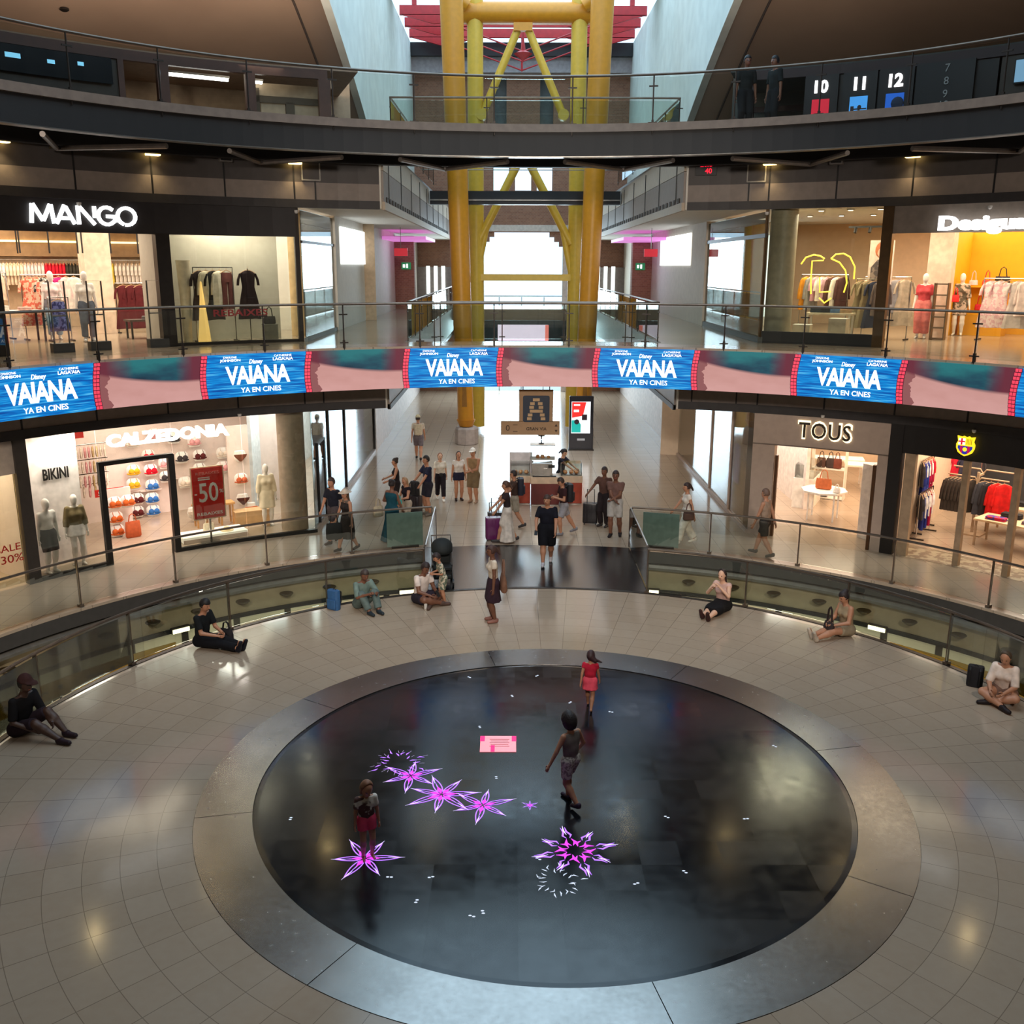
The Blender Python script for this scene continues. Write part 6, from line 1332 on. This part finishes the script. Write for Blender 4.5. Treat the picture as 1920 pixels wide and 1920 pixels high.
folded('folded white tops stacked on the white topped table', (-13.35,12.6,5.88), .8, W_, n=3); folded('folded rose tops stacked on the white topped table', (-12.95,12.95,5.88), .7, (220,180,170), n=2); folded('folded grey scarf on the low black table', (-10.3,14.2,5.6), .3, (120,112,112), n=2)
struct('trim_46', MB().box((-12.35,16.1,6.75), (.72,.62,3.3), D(38)), mat('column_plaster', (226,200,178), .7))
for i, (x, y, w) in enumerate(((-10.62,9.72,'left'),(-10.05,10.35,'middle'),(-9.0,11.2,'right'))):
    t = thing('security_gate', 'slim metal security gate, %s of three at the left fashion shop entrance' % w, 'security gate', (x,y,5.1), D(40)); m = MB().tube([(-.16,0,.1),(-.16,0,1.55),(.16,0,1.55),(.16,0,.1)], .02, 6); obj('loop_frame', m, steel, t); obj('base_box', MB().box((0,0,.1), (.46,.24,.2)), mat('gate_base', (60,56,54), .5), t); obj('cross_bar', MB().box((0,0,.8), (.32,.02,.03)), steel, t)
t = thing('ceiling_rack', 'black ceiling hung grid of rods in the left fashion shop', 'rack', (-13.0,14.8,8.3))
for i in range(9): obj('hanging_rod', MB().tube([(-2.2+i*.55, (i % 3-1)*.5, 0), (-2.2+i*.55, (i % 3-1)*.5, -1.0)], .022, 5), black, t)
for y in (-.5, 0, .5): obj('grid_bar', MB().box((0,y,-.12), (4.8,.05,.05)), black, t)
sp0 = None
def spot(loc, group, label):
    global sp0
    if sp0 is None: sp0 = thing('ceiling_spot', label, 'spotlight', loc, 0, group); obj('ring', MB().lathe([(.09,0),(.10,-.015),(.07,-.03)], n=12), white, sp0, True); obj('lens', MB().lathe([(.068,-.028),(.06,-.034),(.001,-.036)], n=12), emis('spot_glow', (255,240,214), 12), sp0)
    else: dup(sp0, loc, 0, label, group)
for i in range(22):
    a = 115.5+(i % 11)*2.6; r = 15.6 if i < 11 else 18.6
    if r < 16.2 and a < 127.5: continue
    spot(P(r, a, 8.415), 'left fashion shop ceiling spots', 'small glowing ceiling spotlight in the left fashion shop')
for i in range(20):
    a = 40+(i % 10)*2.7; spot(P(15.4 if i < 10 else 18.2, a, 8.415), 'right fashion shop ceiling spots', 'small glowing ceiling spotlight in the right fashion shop')
for i in range(9): spot(P(15.9, 115+i*3.2, 3.275), 'swimwear shop ceiling spots', 'small glowing ceiling spotlight in the swimwear shop')
for i in range(8): spot(P(16.5+(i % 2)*3, 54+(i//2)*2.6, 3.275), 'jewellery shop ceiling spots', 'small glowing ceiling spotlight in the taupe fronted shop')
# left display window
t = thing('cone_display', 'glowing amber pyramid display in the left display window', 'display stand', P(15.2,123.3,5.1), out_rz(123.3)); obj('pyramid', MB().lathe([(.17,0),(.165,.02),(.018,1.5),(.001,1.51)], n=4), emis('amber_glow', (255,206,120), .9), t)
t = thing('tall_vase', 'tall cream tapering vase standing in the left display window', 'vase', P(15.5,124.5,5.1), out_rz(124)); obj('vase_body', MB().lathe([(.08,0),(.09,.02),(.17,1.98),(.18,2.02),(.15,2.02)], n=20), mat('cream_vase', (220,206,180), .5), t, True)
q = P(15.4,121.9,0); rack('slim rail with five outfits in the left display window', q, out_rz(121.9), 1.0, 6.95, 5.1)
fill([('dress',(52,40,40),'dark brown'),('coat',(206,196,170),'sand'),('dress',(40,36,36),'black'),('coat',(222,212,190),'cream'),('trousers',(120,70,66),'rosewood')], q, out_rz(121.9), .86, 6.93, 'the display window rail', .35)
t = thing('dress_stand', 'single dark dress stand in the left display window', 'stand', P(15.2,118.8,5.1), out_rz(118.8)); obj('pole', MB().tube([(0,0,0),(0,0,1.82)], .012, 6), darksteel, t); obj('base', MB().lathe([(.14,0),(.14,.015),(.01,.02)], n=14), darksteel, t); garment('dress', (48,34,36), 'long dark wine dress on the single stand in the display window', P(15.2,118.8,6.94), out_rz(118.8))
t = thing('plinth', 'grey plinth in the right corner of the left display window', 'plinth', P(15.1,117.0,5.1), out_rz(117)); obj('block', MB().box((0,0,.2), (.34,.3,.40)), mat('plinth_grey', (130,126,116), .6), t); obj('cap_slab', MB().box((0,0,.41), (.36,.32,.02)), mat('plinth_grey'), t)
tote('black handbag on the grey plinth in the left display window', P(15.1,117.0,5.522), out_rz(117), (30,26,26), .32, .2, .24)
# right fashion shop, first floor
struct('trim_47', MB().tube([P(15.0,64.7,5.1), P(15.0,64.7,8.42)], .34, 22), mat('round_column', (176,164,140), .5), None, True); struct('trim_48', MB().box((11.3,15.3,6.75), (.62,.5,3.3), D(-36)), mat('column_plaster'))
q = P(17.2,62.0,0); rack('chrome rack of coloured clothes behind the yellow neon shape', q, out_rz(62), 1.25, 6.8, 5.1)
fill([('coat',(214,140,40),'orange'),('coat',(150,146,142),'grey'),('top',(214,160,172),'pink'),('top',W_,'white'),('top',(216,170,180),'rose'),('coat',(96,64,58),'brown'),('coat',W_,'white'),('coat',(88,58,54),'dark brown')], q, out_rz(62), 1.1, 6.8, 'the rack behind the neon', .95)
t = thing('neon_sign', 'yellow neon tube drawing of two looping arms in the right display window', 'neon sign', (0,0,0)); ny = emis('neon_yellow', (255,216,60), 3.2)
for pts in ([(63.7,7.08),(63.3,7.25),(62.6,7.32),(62.0,7.29),(61.6,7.22),(61.7,7.17),(62.7,7.16),(62.7,6.73),(62.6,6.30)], [(61.0,7.22),(60.6,7.33),(59.9,7.35),(59.3,7.26),(58.8,7.01),(58.8,6.70)], [(61.0,7.22),(60.2,7.12),(59.6,6.91),(59.4,6.6),(59.6,6.35)], [(61.9,6.74),(61.8,6.35),(60.8,6.37)], [(61.8,6.2),(61.3,6.07),(60.7,6.2)]): obj('neon_tube', MB().tube([P(16.3,a,z) for a, z in pts], .018, 6), ny, t, True)
t = thing('wall_picture', 'tall fashion photograph of a person with red hair in the right shop', 'picture', P(17.3,57.3,5.1), out_rz(57.3)); obj('board', MB().box((0,0,1.55), (.62,.05,2.1)), mat('picture_ground', (232,206,190), .6), t); obj('hair_shape', MB().ball((0,-.03,2.35), .17, 12, (1,.12,1.25)), mat('red_hair', (196,110,70), .6), t); obj('face_shape', MB().ball((0,-.045,2.28), .10, 12, (1,.12,1.3)), mat('face_print', (226,176,150), .6), t); obj('coat_shape', MB().xprism([(-.28,.7),(.28,.7),(.24,1.9),(.08,2.1),(-.08,2.1),(-.24,1.9)], -.045, -.03), mat('coat_print', (90,78,78), .8, c2=(150,130,120), scale=7), t)
table('pale display table with folded jeans below the neon', P(16.2,60.6,5.1), out_rz(60.6), 1.2, .6, .72, mat('pale_top', (224,206,178), .5), white)
for i, (c, cn) in enumerate((((50,60,72),'dark denim'),((44,50,60),'navy'),((90,120,160),'light blue'),((180,150,120),'tan'))): folded('folded %s clothes on the table below the neon' % cn, P(16.2,61.9-i*.9,5.82), out_rz(60.6), c, n=3)
for i, (a, hh, c) in enumerate(((62.6,.42,'left'),(59.2,.6,'right'))): t = thing('display_cube', 'plain pale display cube, %s side below the neon' % c, 'plinth', P(15.5,a,5.1), out_rz(a)); obj('block', MB().box((0,0,hh/2), (.44,.4,hh)), mat('cube_cream', (230,214,190), .6), t); obj('lid', MB().box((0,0,hh+.008), (.45,.41,.016)), white, t)
q = P(16.9,57.6,0); rack('rack of sage dresses in front of the fashion photograph', q, out_rz(57.6), .8, 6.7, 5.1); fill([('dress',(150,136,108),'sage'),('dress',(160,144,116),'olive beige'),('dress',(60,64,84),'dark blue'),('coat',(110,96,92),'mauve grey')], q, out_rz(57.6), .7, 6.7, 'the sage rack', .5)
q = (9.6,14.6); rack('rack of light coats just right of the bronze post', q, D(-36), 1.2, 6.75, 5.1); fill([('coat',(206,192,172),'beige'),('coat',(224,214,198),'ivory'),('dress',(190,170,150),'taupe'),('dress',(226,210,190),'cream'),('coat',(180,176,178),'silver grey'),('dress',(200,180,156),'sand')], q, D(-36), 1.1, 6.75, 'the light coat rack', .5)
mannequin('headless style mannequin in a coral two piece outfit in the right fashion shop', (10.75,14.9,5.1), D(-30), (('shirt',(204,78,84),.8,-.12),('trousers',(226,130,124),1.8,.018)), fem=True)
def shelf_unit(label, loc, rz, w, d, hh, n, m, back=None):
    t = thing('shelf_unit', label, 'shelf', loc, rz)
    for x in (-w/2, w/2): obj('side_panel', MB().box((x,0,hh/2), (.03,d,hh)), m, t)
    for i in range(n+1): obj('shelf_board', MB().box((0,0,.03+(hh-.06)*i/n), (w,d,.03)), m, t)
    if back: obj('back_panel', MB().box((0,d/2,hh/2), (w,.02,hh)), back, t)
    return t
shelf_unit('narrow bronze shelf tower beside the square column in the right fashion shop', (11.0,14.4,5.1), D(-34), .34, .3, 1.5, 5, mat('bronze_shelf', (110,92,74), .4, .4))
shelf_unit('mustard yellow wall shelf with handbags in the right fashion shop', P(20.9,51.2,5.75), out_rz(51.2), 1.15, .34, .74, 1, mat('mustard_yellow_wall'), mat('mustard_yellow_wall')); struct('trim_49', MB().band(20.6, 5.1, 5.75, 49.6, 52.8, .5), mat('mustard_yellow_wall'))
for a, z, c, w, l in ((51.55,5.81,RD,.26,'small red handbag, left of two in the mustard shelf'),(50.7,5.81,RD,.26,'small red handbag, right of two in the mustard shelf'),(50.1,6.50,BK,.42,'large black handbag on top of the mustard shelf'),(51.2,6.50,(206,70,60),.26,'coral pouch bag on top of the mustard shelf'),(52.2,6.50,(232,200,200),.24,'blush pink bag on top of the mustard shelf')): tote(l, P(20.85,a,z), out_rz(a), c, w, w*.62, .26)
mannequin('mannequin in a patterned shirt with red bag by the mustard wall', (12.3,16.1,5.1), D(-30), (('shirt',mat('camo_print', (96,88,72), .85, c2=(190,170,150), scale=9),1.2,-.1),('shorts',mat('camo_print'),.8)), fem=True); tote('bright red crossbody bag against the patterned shirt mannequin', (12.02,15.82,6.05), D(-30), (220,34,34), .2, .2, .2)
q = (12.6,14.0); rack('front rack of pink floral pyjamas at the right picture edge', q, D(-44), 1.3, 6.72, 5.1); fill([('dress',pinkfl,'pink floral'),('dress',pinkfl,'pink floral'),('trousers',pinkfl,'pink floral'),('dress',(206,196,190),'pale grey'),('coat',(230,214,206),'off white')], q, D(-44), 1.1, 6.72, 'the pink floral rack', .3)
t = thing('track_light', 'black ceiling track with small spotlights in the right fashion shop', 'lamp', (10.3,15.4,8.1), D(-36)); obj('track', MB().box((0,0,0), (3.2,.05,.05)), black, t); obj('stem', MB().box((0,0,.16), (.03,.03,.3)), black, t)
for i in range(8): obj('spot_head', MB().tube([(-1.4+i*.4,0,-.02),(-1.4+i*.4,-.06,-.16)], .045, 8), black, t)
# swimwear shop
bust0 = {}
def bust(label, p, rz, c, bottom=False, group=None):
    key = (c, bottom)
    if key in bust0: return dup(bust0[key], p, rz, label, group)
    t = thing('bust_form' , label, 'swimwear display', p, rz, group); bust0[key] = t
    wm = mat('form_white', (248,240,232), .5)
    if not bottom:
        obj('form', MB().loft([[(w*cos(b), .02+d*sin(b)*(1 if sin(b) < 0 else .3), z) for b in np.linspace(0,2*pi,17)[:-1]] for z, w, d in ((-.16,.15,.07),(-.10,.175,.09),(0,.19,.10),(.09,.185,.09),(.15,.13,.06),(.17,.08,.03))]), wm, t, True)
        for s in (-1, 1): obj('cup', MB().ball((s*.075,-.075,-.01), .082, 12, (1,.62,1)), gmat(c), t, True)
        obj('band', MB().tube([(-.185,-.01,-.07),(-.10,-.10,-.085),(.10,-.10,-.085),(.185,-.01,-.07)], .018, 6), gmat(c), t, True)
        for s in (-1, 1): obj('strap', MB().tube([(s*.08,-.10,.05),(s*.09,-.07,.12),(s*.075,-.01,.165)], .008, 5), gmat(c), t, True)
    else:
        obj('form', MB().loft([[(w*cos(b), d*sin(b), z) for b in np.linspace(0,2*pi,17)[:-1]] for z, w, d in ((-.20,.07,.05),(-.12,.16,.09),(0,.18,.10),(.12,.14,.08))]), wm, t, True)
        obj('brief', MB().xprism([(-.185,.03),(.185,.03),(.16,-.03),(.03,-.17),(-.03,-.17),(-.16,-.03)], -.115, -.085), gmat(c), t)
    return t
YE=(222,170,40); RR=(206,24,44); BL=(56,110,176); MA=(92,36,36); OR=(206,98,44); BW=(64,58,60); PK=(226,160,160); CM=(232,214,196)
rows_ = ['top','upper','second','third','lower','lowest']
back = [(127.6,1.38,YE,'mustard yellow bikini top, upper of two in the left column'),(127.7,1.0,YE,'mustard yellow bikini top, lower of two in the left column'),(126.2,1.76,RR,'crimson bikini top behind the door head'),(126.1,1.34,RR,'crimson bikini top inside the door frame'),(126.1,.9,BL,'blue bikini top, upper of three in a column'),(126.2,.52,BL,'blue bikini top, middle of three in a column'),(126.2,.16,BL,'blue bikini top, lowest of three in a column'),(127.5,.56,MA,'maroon bikini top right of the orange ones'),(127.6,.19,MA,'maroon bikini top low beside the beach bag'),(121.7,1.62,MA,'plum bikini top, upper of two above the red sale board'),(121.8,1.22,MA,'plum bikini top, lower of two above the red sale board'),(123.3,1.61,BW,'black and white bikini top right of the door frame'),(124.8,1.50,PK,'rose bikini top near the right door post'),(124.8,1.10,BW,'grey bikini top near the right door post'),(123.2,.87,CM,'brightly lit cream bikini top right of the door'),(127.4,2.2,CM,'cream bikini top high behind the white capitals, leftmost'),(125.5,2.35,PK,'rose bikini top high behind the white capitals, second'),(123.9,2.2,BW,'grey bikini top high behind the white capitals, third'),(122.1,2.05,PK,'rose bikini top high behind the white capitals, rightmost'),(119.6,1.63,CM,'cream bikini top above the right end of the sale board'),(119.7,1.21,PK,'rose bikini top above the right end of the sale board')]
for a, z, c, l in back: bust(l, P(18.35,a,z), out_rz(a), c)
for a, z in ((127.65,1.18),(126.15,1.15),(126.15,.34),(121.75,1.42),(123.3,1.4),(125.5,2.1)):
    t = thing('wall_shelf', 'slim pale shelf frame on the swimwear wall', 'shelf', P(18.5,a,z-.42), out_rz(a), 'swimwear wall shelf frames'); obj('board', MB().box((0,0,0), (.6,.16,.02)), rosewall, t); obj('lip', MB().box((0,-.08,.01), (.6,.01,.04)), rosewall, t)
for a, z, l in ((131.2,.92,'upper left of the orange group'),(130.0,.92,'upper right of the orange group'),(131.2,.52,'middle of the orange group'),(131.2,.14,'lowest of the orange group')): bust('orange bikini top, '+l, P(16.7,a,max(z,.17)), out_rz(a), OR)
struct('trim_50', MB().band(16.95, 0, 1.25, 129.4, 131.8, .1), rosewall)
tote('large rust orange beach bag standing by the orange bikini tops', P(16.4,130.1,0), out_rz(130), (186,84,40), .42, .44, .2)
for a, z, c, bt, l in ((119.1,1.78,(120,70,50),True,'brown bikini bottom on the top panel shelf'),(119.1,1.08,(196,96,60),False,'rust triangle bikini top in the middle panel shelf'),(119.1,.52,(90,50,44),True,'dark brown bikini bottom in the lower panel shelf'),(118.4,.24,OR,True,'orange bikini bottom on the low wooden box'),(122.4,.3,(92,80,72),True,'dark bikini bottom left of the red sale board'),(123.8,.3,CM,True,'cream bikini bottom near the right door post')): bust(l, P(17.0,a,max(z,.22)), out_rz(a), c, bt)
struct('trim_51', MB().band(17.15, 0, 2.6, 118.1, 120.1, .1), rosewall)
for i, (z, n) in enumerate(((2.42,9),(2.02,9),(1.64,8),(1.36,6))):
    cols = [(CM,'cream strap top'),(PK,'rose strap top'),((196,170,120),'sand strap top'),(CM,'cream strap top')]
    wn = ('top','second','third','lowest')[i]
    wall_rail('the %s swimwear rail left of the door' % wn, 17.7, 133.6, 130.6, z, n, cols, '%s swimwear rail' % wn, ('top',), 0, .45)
t = thing('sale_board', 'red free standing board reading minus 50 percent in the swimwear window', 'sign', P(14.62,124.75,0), out_rz(124.75)); bx = mat('sale_board_red', (222,44,34), .45)
obj('board', MB().rbox((0,0,1.34), (.80,.04,1.32), .012), bx, t); obj('cream_rim', MB().rbox((0,.008,1.34), (.86,.03,1.38), .012), mat('rim_cream', (240,214,180), .5), t); pw = mat('print_white', (246,240,232), .5)
obj('figure_text', text_mb('50', .50, .50, .01, .01), pw, t, loc=(0,-.03,1.36)); obj('minus_text', text_mb('-', .03, .06, 0, .01), pw, t, loc=(-.33,-.03,1.33)); obj('percent_text', text_mb('%', .09, .1, 0, .01), pw, t, loc=(.33,-.03,1.36)); obj('underline', MB().box((-.1,-.03,1.70), (.3,.01,.03)).box((-.1,-.03,1.75), (.3,.01,.02)), pw, t); obj('heading_text', text_mb('REBAIXES', .07, .6, 0, .01), mat('print_rose', (238,150,140), .5), t, loc=(0,-.03,1.86)); obj('footer_text', text_mb('REBAIXES', .08, .66, .01, .01), pw, t, loc=(0,-.03,.80)); obj('stand', MB().box((0,.03,.34), (.05,.03,.68)).box((0,.03,.015), (.5,.3,.03)), chrome, t)
t = thing('hanging_banner', 'small red sale banner high at the left of the swimwear shop', 'banner', P(16.2,135.3,2.95), out_rz(135.3)); obj('cloth', MB().box((0,0,0), (.8,.02,.26)), bx, t); obj('figure_text', text_mb('5%', .15, .24, .02, .01), pw, t, loc=(0,-.02,0)); obj('rod', MB().tube([(-.3,0,.13),(-.3,0,.33)], .006, 4).tube([(.3,0,.13),(.3,0,.33)], .006, 4), steel, t)
t = thing('rail_label', 'red sale strip below the swimwear rails inside the door', 'sign', P(17.0,131.2,1.17), out_rz(131.2)); obj('strip', MB().box((0,0,0), (.75,.02,.2)), bx, t); obj('figure_text', text_mb('5% 5%', .11, .6, .01, .01), pw, t, loc=(0,-.02,0))
mannequin('bare chested white mannequin in black shorts at the left swimwear window', P(14.78,140.1,0), out_rz(139)+.2, (('shorts',(52,50,52),.9),), H=1.80, bulk=1.05)
mannequin('white mannequin in an olive shirt and bikini in the left swimwear window', P(14.9,137.3,0), out_rz(137.2)-.1, (('jacket',mat('olive_shirt', (120,104,70), .85),1.5,-.10),('skirt',(240,232,226),.42,.10)), fem=True, H=1.76)
mannequin('white mannequin in a pale beach robe in the right swimwear window', P(15.6,117.9,0), out_rz(118), (('jacket',mat('ivory_robe', (232,218,190), .85),1.6,-.10),('skirt',mat('ivory_robe'),.30,.11)), fem=True, H=1.76)
struct('trim_52', MB().tube([P(15.05,115.6,0), P(15.05,115.6,3.28)], .36, 24), mat('grey_column', (170,152,132), .5), None, True)
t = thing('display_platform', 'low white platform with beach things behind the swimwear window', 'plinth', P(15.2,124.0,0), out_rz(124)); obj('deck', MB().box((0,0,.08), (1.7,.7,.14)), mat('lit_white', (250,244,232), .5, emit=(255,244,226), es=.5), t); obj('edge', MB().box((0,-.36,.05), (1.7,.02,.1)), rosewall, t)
solo('sun_hat', MB().lathe([(.18,0),(.17,.012),(.09,.015),(.08,.09),(.02,.11)], n=18), mat('straw', (226,206,160), .8), 'straw sun hat lying on the low white platform', 'hat', P(15.1,122.6,.15), smooth=True); tote('pale beach tote on the low white platform', P(15.2,124.3,.15), out_rz(124), (232,222,196), .3, .24, .16)
t = thing('wooden_box', 'pale wooden display box right of the red sale board', 'box', P(16.2,118.9,0), out_rz(118.9)); obj('box_body', MB().box((0,0,.17), (1.0,.4,.34)), mat('box_wood', (206,166,116), .6), t); obj('box_lid', MB().box((0,0,.35), (1.04,.44,.03)), mat('box_wood'), t)
for a in (123.6, 121.3): table('small wooden stool table behind the sale board, %s one' % ('left' if a > 122 else 'right'), P(16.4,a,0), out_rz(a), .44, .4, .62, mat('honey_wood', (214,160,100), .5), mat('honey_wood'))
t = thing('lantern_stand', 'white lantern style stand behind the glass of the left street shop', 'stand', (-6.5,14.3,0)); obj('pole', MB().tube([(0,0,0),(0,0,1.7)], .02, 6), darksteel, t); obj('tray', MB().lathe([(.14,.9),(.15,.92),(.02,.93)], n=12), darksteel, t); obj('lantern', MB().box((0,0,1.3), (.2,.2,.4)), white, t)
# jewellery shop
wt = mat('bright_white', (246,238,228), .4); table('octagonal white table with a tan bag in the taupe fronted shop', P(16.9,60.3,0), out_rz(60), 1.3, 1.1, .86, wt, wt, 'oct')
t = tote('large tan leather bag on the octagonal white table', P(16.9,60.4,.87), out_rz(60), (186,96,50), .46, .30, .26)
tote('small white bag on the edge of the octagonal table', P(16.6,58.9,.87), out_rz(60), (236,228,220), .2, .14, .1)
for i, (a, r, w, l) in enumerate(((61.9,21.8,1.6,'left'),(58.6,21.2,1.8,'middle'),(55.6,20.6,1.6,'right'))): table('white framed counter table at the back of the taupe fronted shop, %s one' % l, P(r,a,0), out_rz(a)+.25, w, .7, .9, wt, wt)
shelf_unit('white open rack with dark bags at the back of the taupe fronted shop', P(19.6,61.6,0), out_rz(61.6), 1.0, .4, 1.9, 2, wt)
for a, z, c, l in ((62.3,.98,(80,52,44),'brown'),(61.5,.98,(60,46,46),'black'),(60.9,.98,(120,60,44),'tan'),(61.9,.06,(50,40,40),'dark')): tote('%s handbag on the white open rack' % l, P(19.55,a,z), out_rz(a), c, .28, .3, .2)
shelf_unit('white wall shelf tower with bags at the right of the taupe fronted shop', P(15.7,54.3,0), out_rz(54.3)+1.1, .8, .4, 2.0, 4, wt)
for z, c, l in ((1.49,(110,74,70),'brown vase shaped'),(1.00,(214,40,34),'red'),(.51,(90,66,40),'olive'),(.055,(160,110,60),'caramel')): tote('%s bag on the white shelf tower' % l, P(15.62,54.4,z), out_rz(54), c, .24, .24, .12)
t = thing('display_case', 'bright lit jewellery display case at the left of the taupe fronted shop', 'display case', P(18.6,62.9,0), out_rz(62.9)); obj('cabinet', MB().box((0,0,.45), (.6,1.4,.9)), wt, t); obj('glass_top', MB().box((0,0,1.1), (.56,1.3,.4)), glassmat('case_glass'), t)
# sports shop
SP = [((60,56,58),'black jersey'),((160,24,60),'garnet jersey'),((40,50,120),'blue jersey'),((214,34,44),'red jersey'),((230,222,216),'white jersey')]
wall_rail('the upper sports rail by the left post', 18.3, 54.2-3.0, 54.2-1.7, 2.1, 6, SP, 'upper sports rail', ('top',), 0, .8) if False else None
for nm, x, y, rz, z, n, kinds in (('tall left sports rack', 10.75, 13.55, D(52), 2.0, 9, ('top','coat')), ('low left sports rack', 10.55, 12.95, D(52), 1.25, 7, ('top','trousers'))):
    rack('the %s with team jerseys' % nm, (x,y), rz, 1.2, z, 0)
    fill([(kinds[i % 2], *SP[(i*2+i//3) % 5]) for i in range(n)], (x,y), rz, 1.1, z, 'the '+nm, .5)
t = thing('double_rack', 'pale T shaped double rack in the middle of the sports shop', 'rack', (11.95,13.1,0), D(-44))
obj('column', MB().box((0,0,.85), (.06,.06,1.7)), wood, t); obj('base', MB().box((0,0,.02), (.6,.6,.04)), wood, t)
for s in (-1, 1):
    for y, z in ((0,1.55),(.35,1.72)): obj('arm', MB().tube([(0,y,z-.12),(s*.08,y,z),(s*.78,y,z)], .022, 8), wood, t)
obj('bridge_bar', MB().box((0,.17,1.6), (.05,.4,.05)), wood, t)
fill([('coat',(62,54,48),'olive black') for _ in range(7)], (11.95-.42*cos(D(-44)), 13.1-.42*sin(D(-44))), D(-44), .66, 1.53, 'the left arm of the T rack', 1.0)
fill([('coat',(66,66,72),'slate'),('coat',(50,48,52),'black'),('coat',(214,36,34),'bright red'),('coat',(214,36,34),'bright red')], (11.95+.42*cos(D(-44)), 13.1+.42*sin(D(-44))), D(-44), .66, 1.53, 'the right arm of the T rack', .7)
table('pale table with scarves and folded shirts in the sports shop', (12.3,11.65,0), D(-48), 1.7, .9, .72, mat('peach_top', (232,200,160), .5), wood); table('second pale table behind with dark folded clothes in the sports shop', (13.2,12.9,0), D(-48), 1.7, .9, .8, mat('peach_top'), wood)
stripe = mat('scarf_stripe', (60,60,150), .8, c2=(190,30,70), scale=10)
for x, y, z, c, cn, n, w in ((11.9,11.8,.72,stripe,'striped scarf pile',2,.5),(12.5,11.3,.72,(110,90,104),'mauve shirt pile',2,.34),(12.4,12.0,.72,(48,46,48),'black shirt pile',3,.5),(13.0,13.1,.80,(40,38,40),'black trousers pile',3,.6),(13.4,12.6,.80,(50,176,150),'mint shirt pile',3,.4),(12.85,11.2,.72,(190,30,50),'red shirt pile',2,.3),(12.9,13.5,.80,(60,58,60),'charcoal shirt pile',3,.5),(13.7,12.2,.80,(204,34,64),'crimson shirt pile',3,.4)): folded(cn+' on a pale table in the sports shop', (x,y,z), D(-48), c, n=n, w=w)
q = (13.6,11.0); rack('rack of dark blue and red shirts at the right edge of the sports shop', q, D(-50), 1.2, 2.1, 0); fill([('top',SP[(i*2) % 4][0],SP[(i*2) % 4][1].split()[0]) for i in range(8)], q, D(-50), 1.1, 2.1, 'the right edge sports rack', .4)
q = (12.7,15.6); rack('back rack with white and red shirts in the sports shop', q, D(-40), 1.0, 1.75, 0); fill([('top',(226,216,206),'white'),('top',(214,40,64),'red'),('top',(60,60,80),'navy'),('top',(70,66,70),'grey')], q, D(-40), .9, 1.75, 'the back sports rack', .3)
t = thing('wall_graphic', 'dark back wall with blue and red block letters in the sports shop', 'wall graphic', P(21.4,48.5,0), out_rz(48.5))
for i, c in enumerate(((190,40,44),(60,130,190),(200,40,44),(90,150,200))): obj('colour_block', MB().box((-.75+i*.5,-.02,2.5), (.46,.04,.34)), mat('block_%d' % i, c, .5), t)
obj('clasped_hands', MB().ball((-2.3,-.06,2.3), .3, 12, (1.3,.15,.7)).ball((-2.0,-.06,2.35), .26, 12, (1.2,.15,.7)), mat('hand_print', (226,120,76), .6), t)
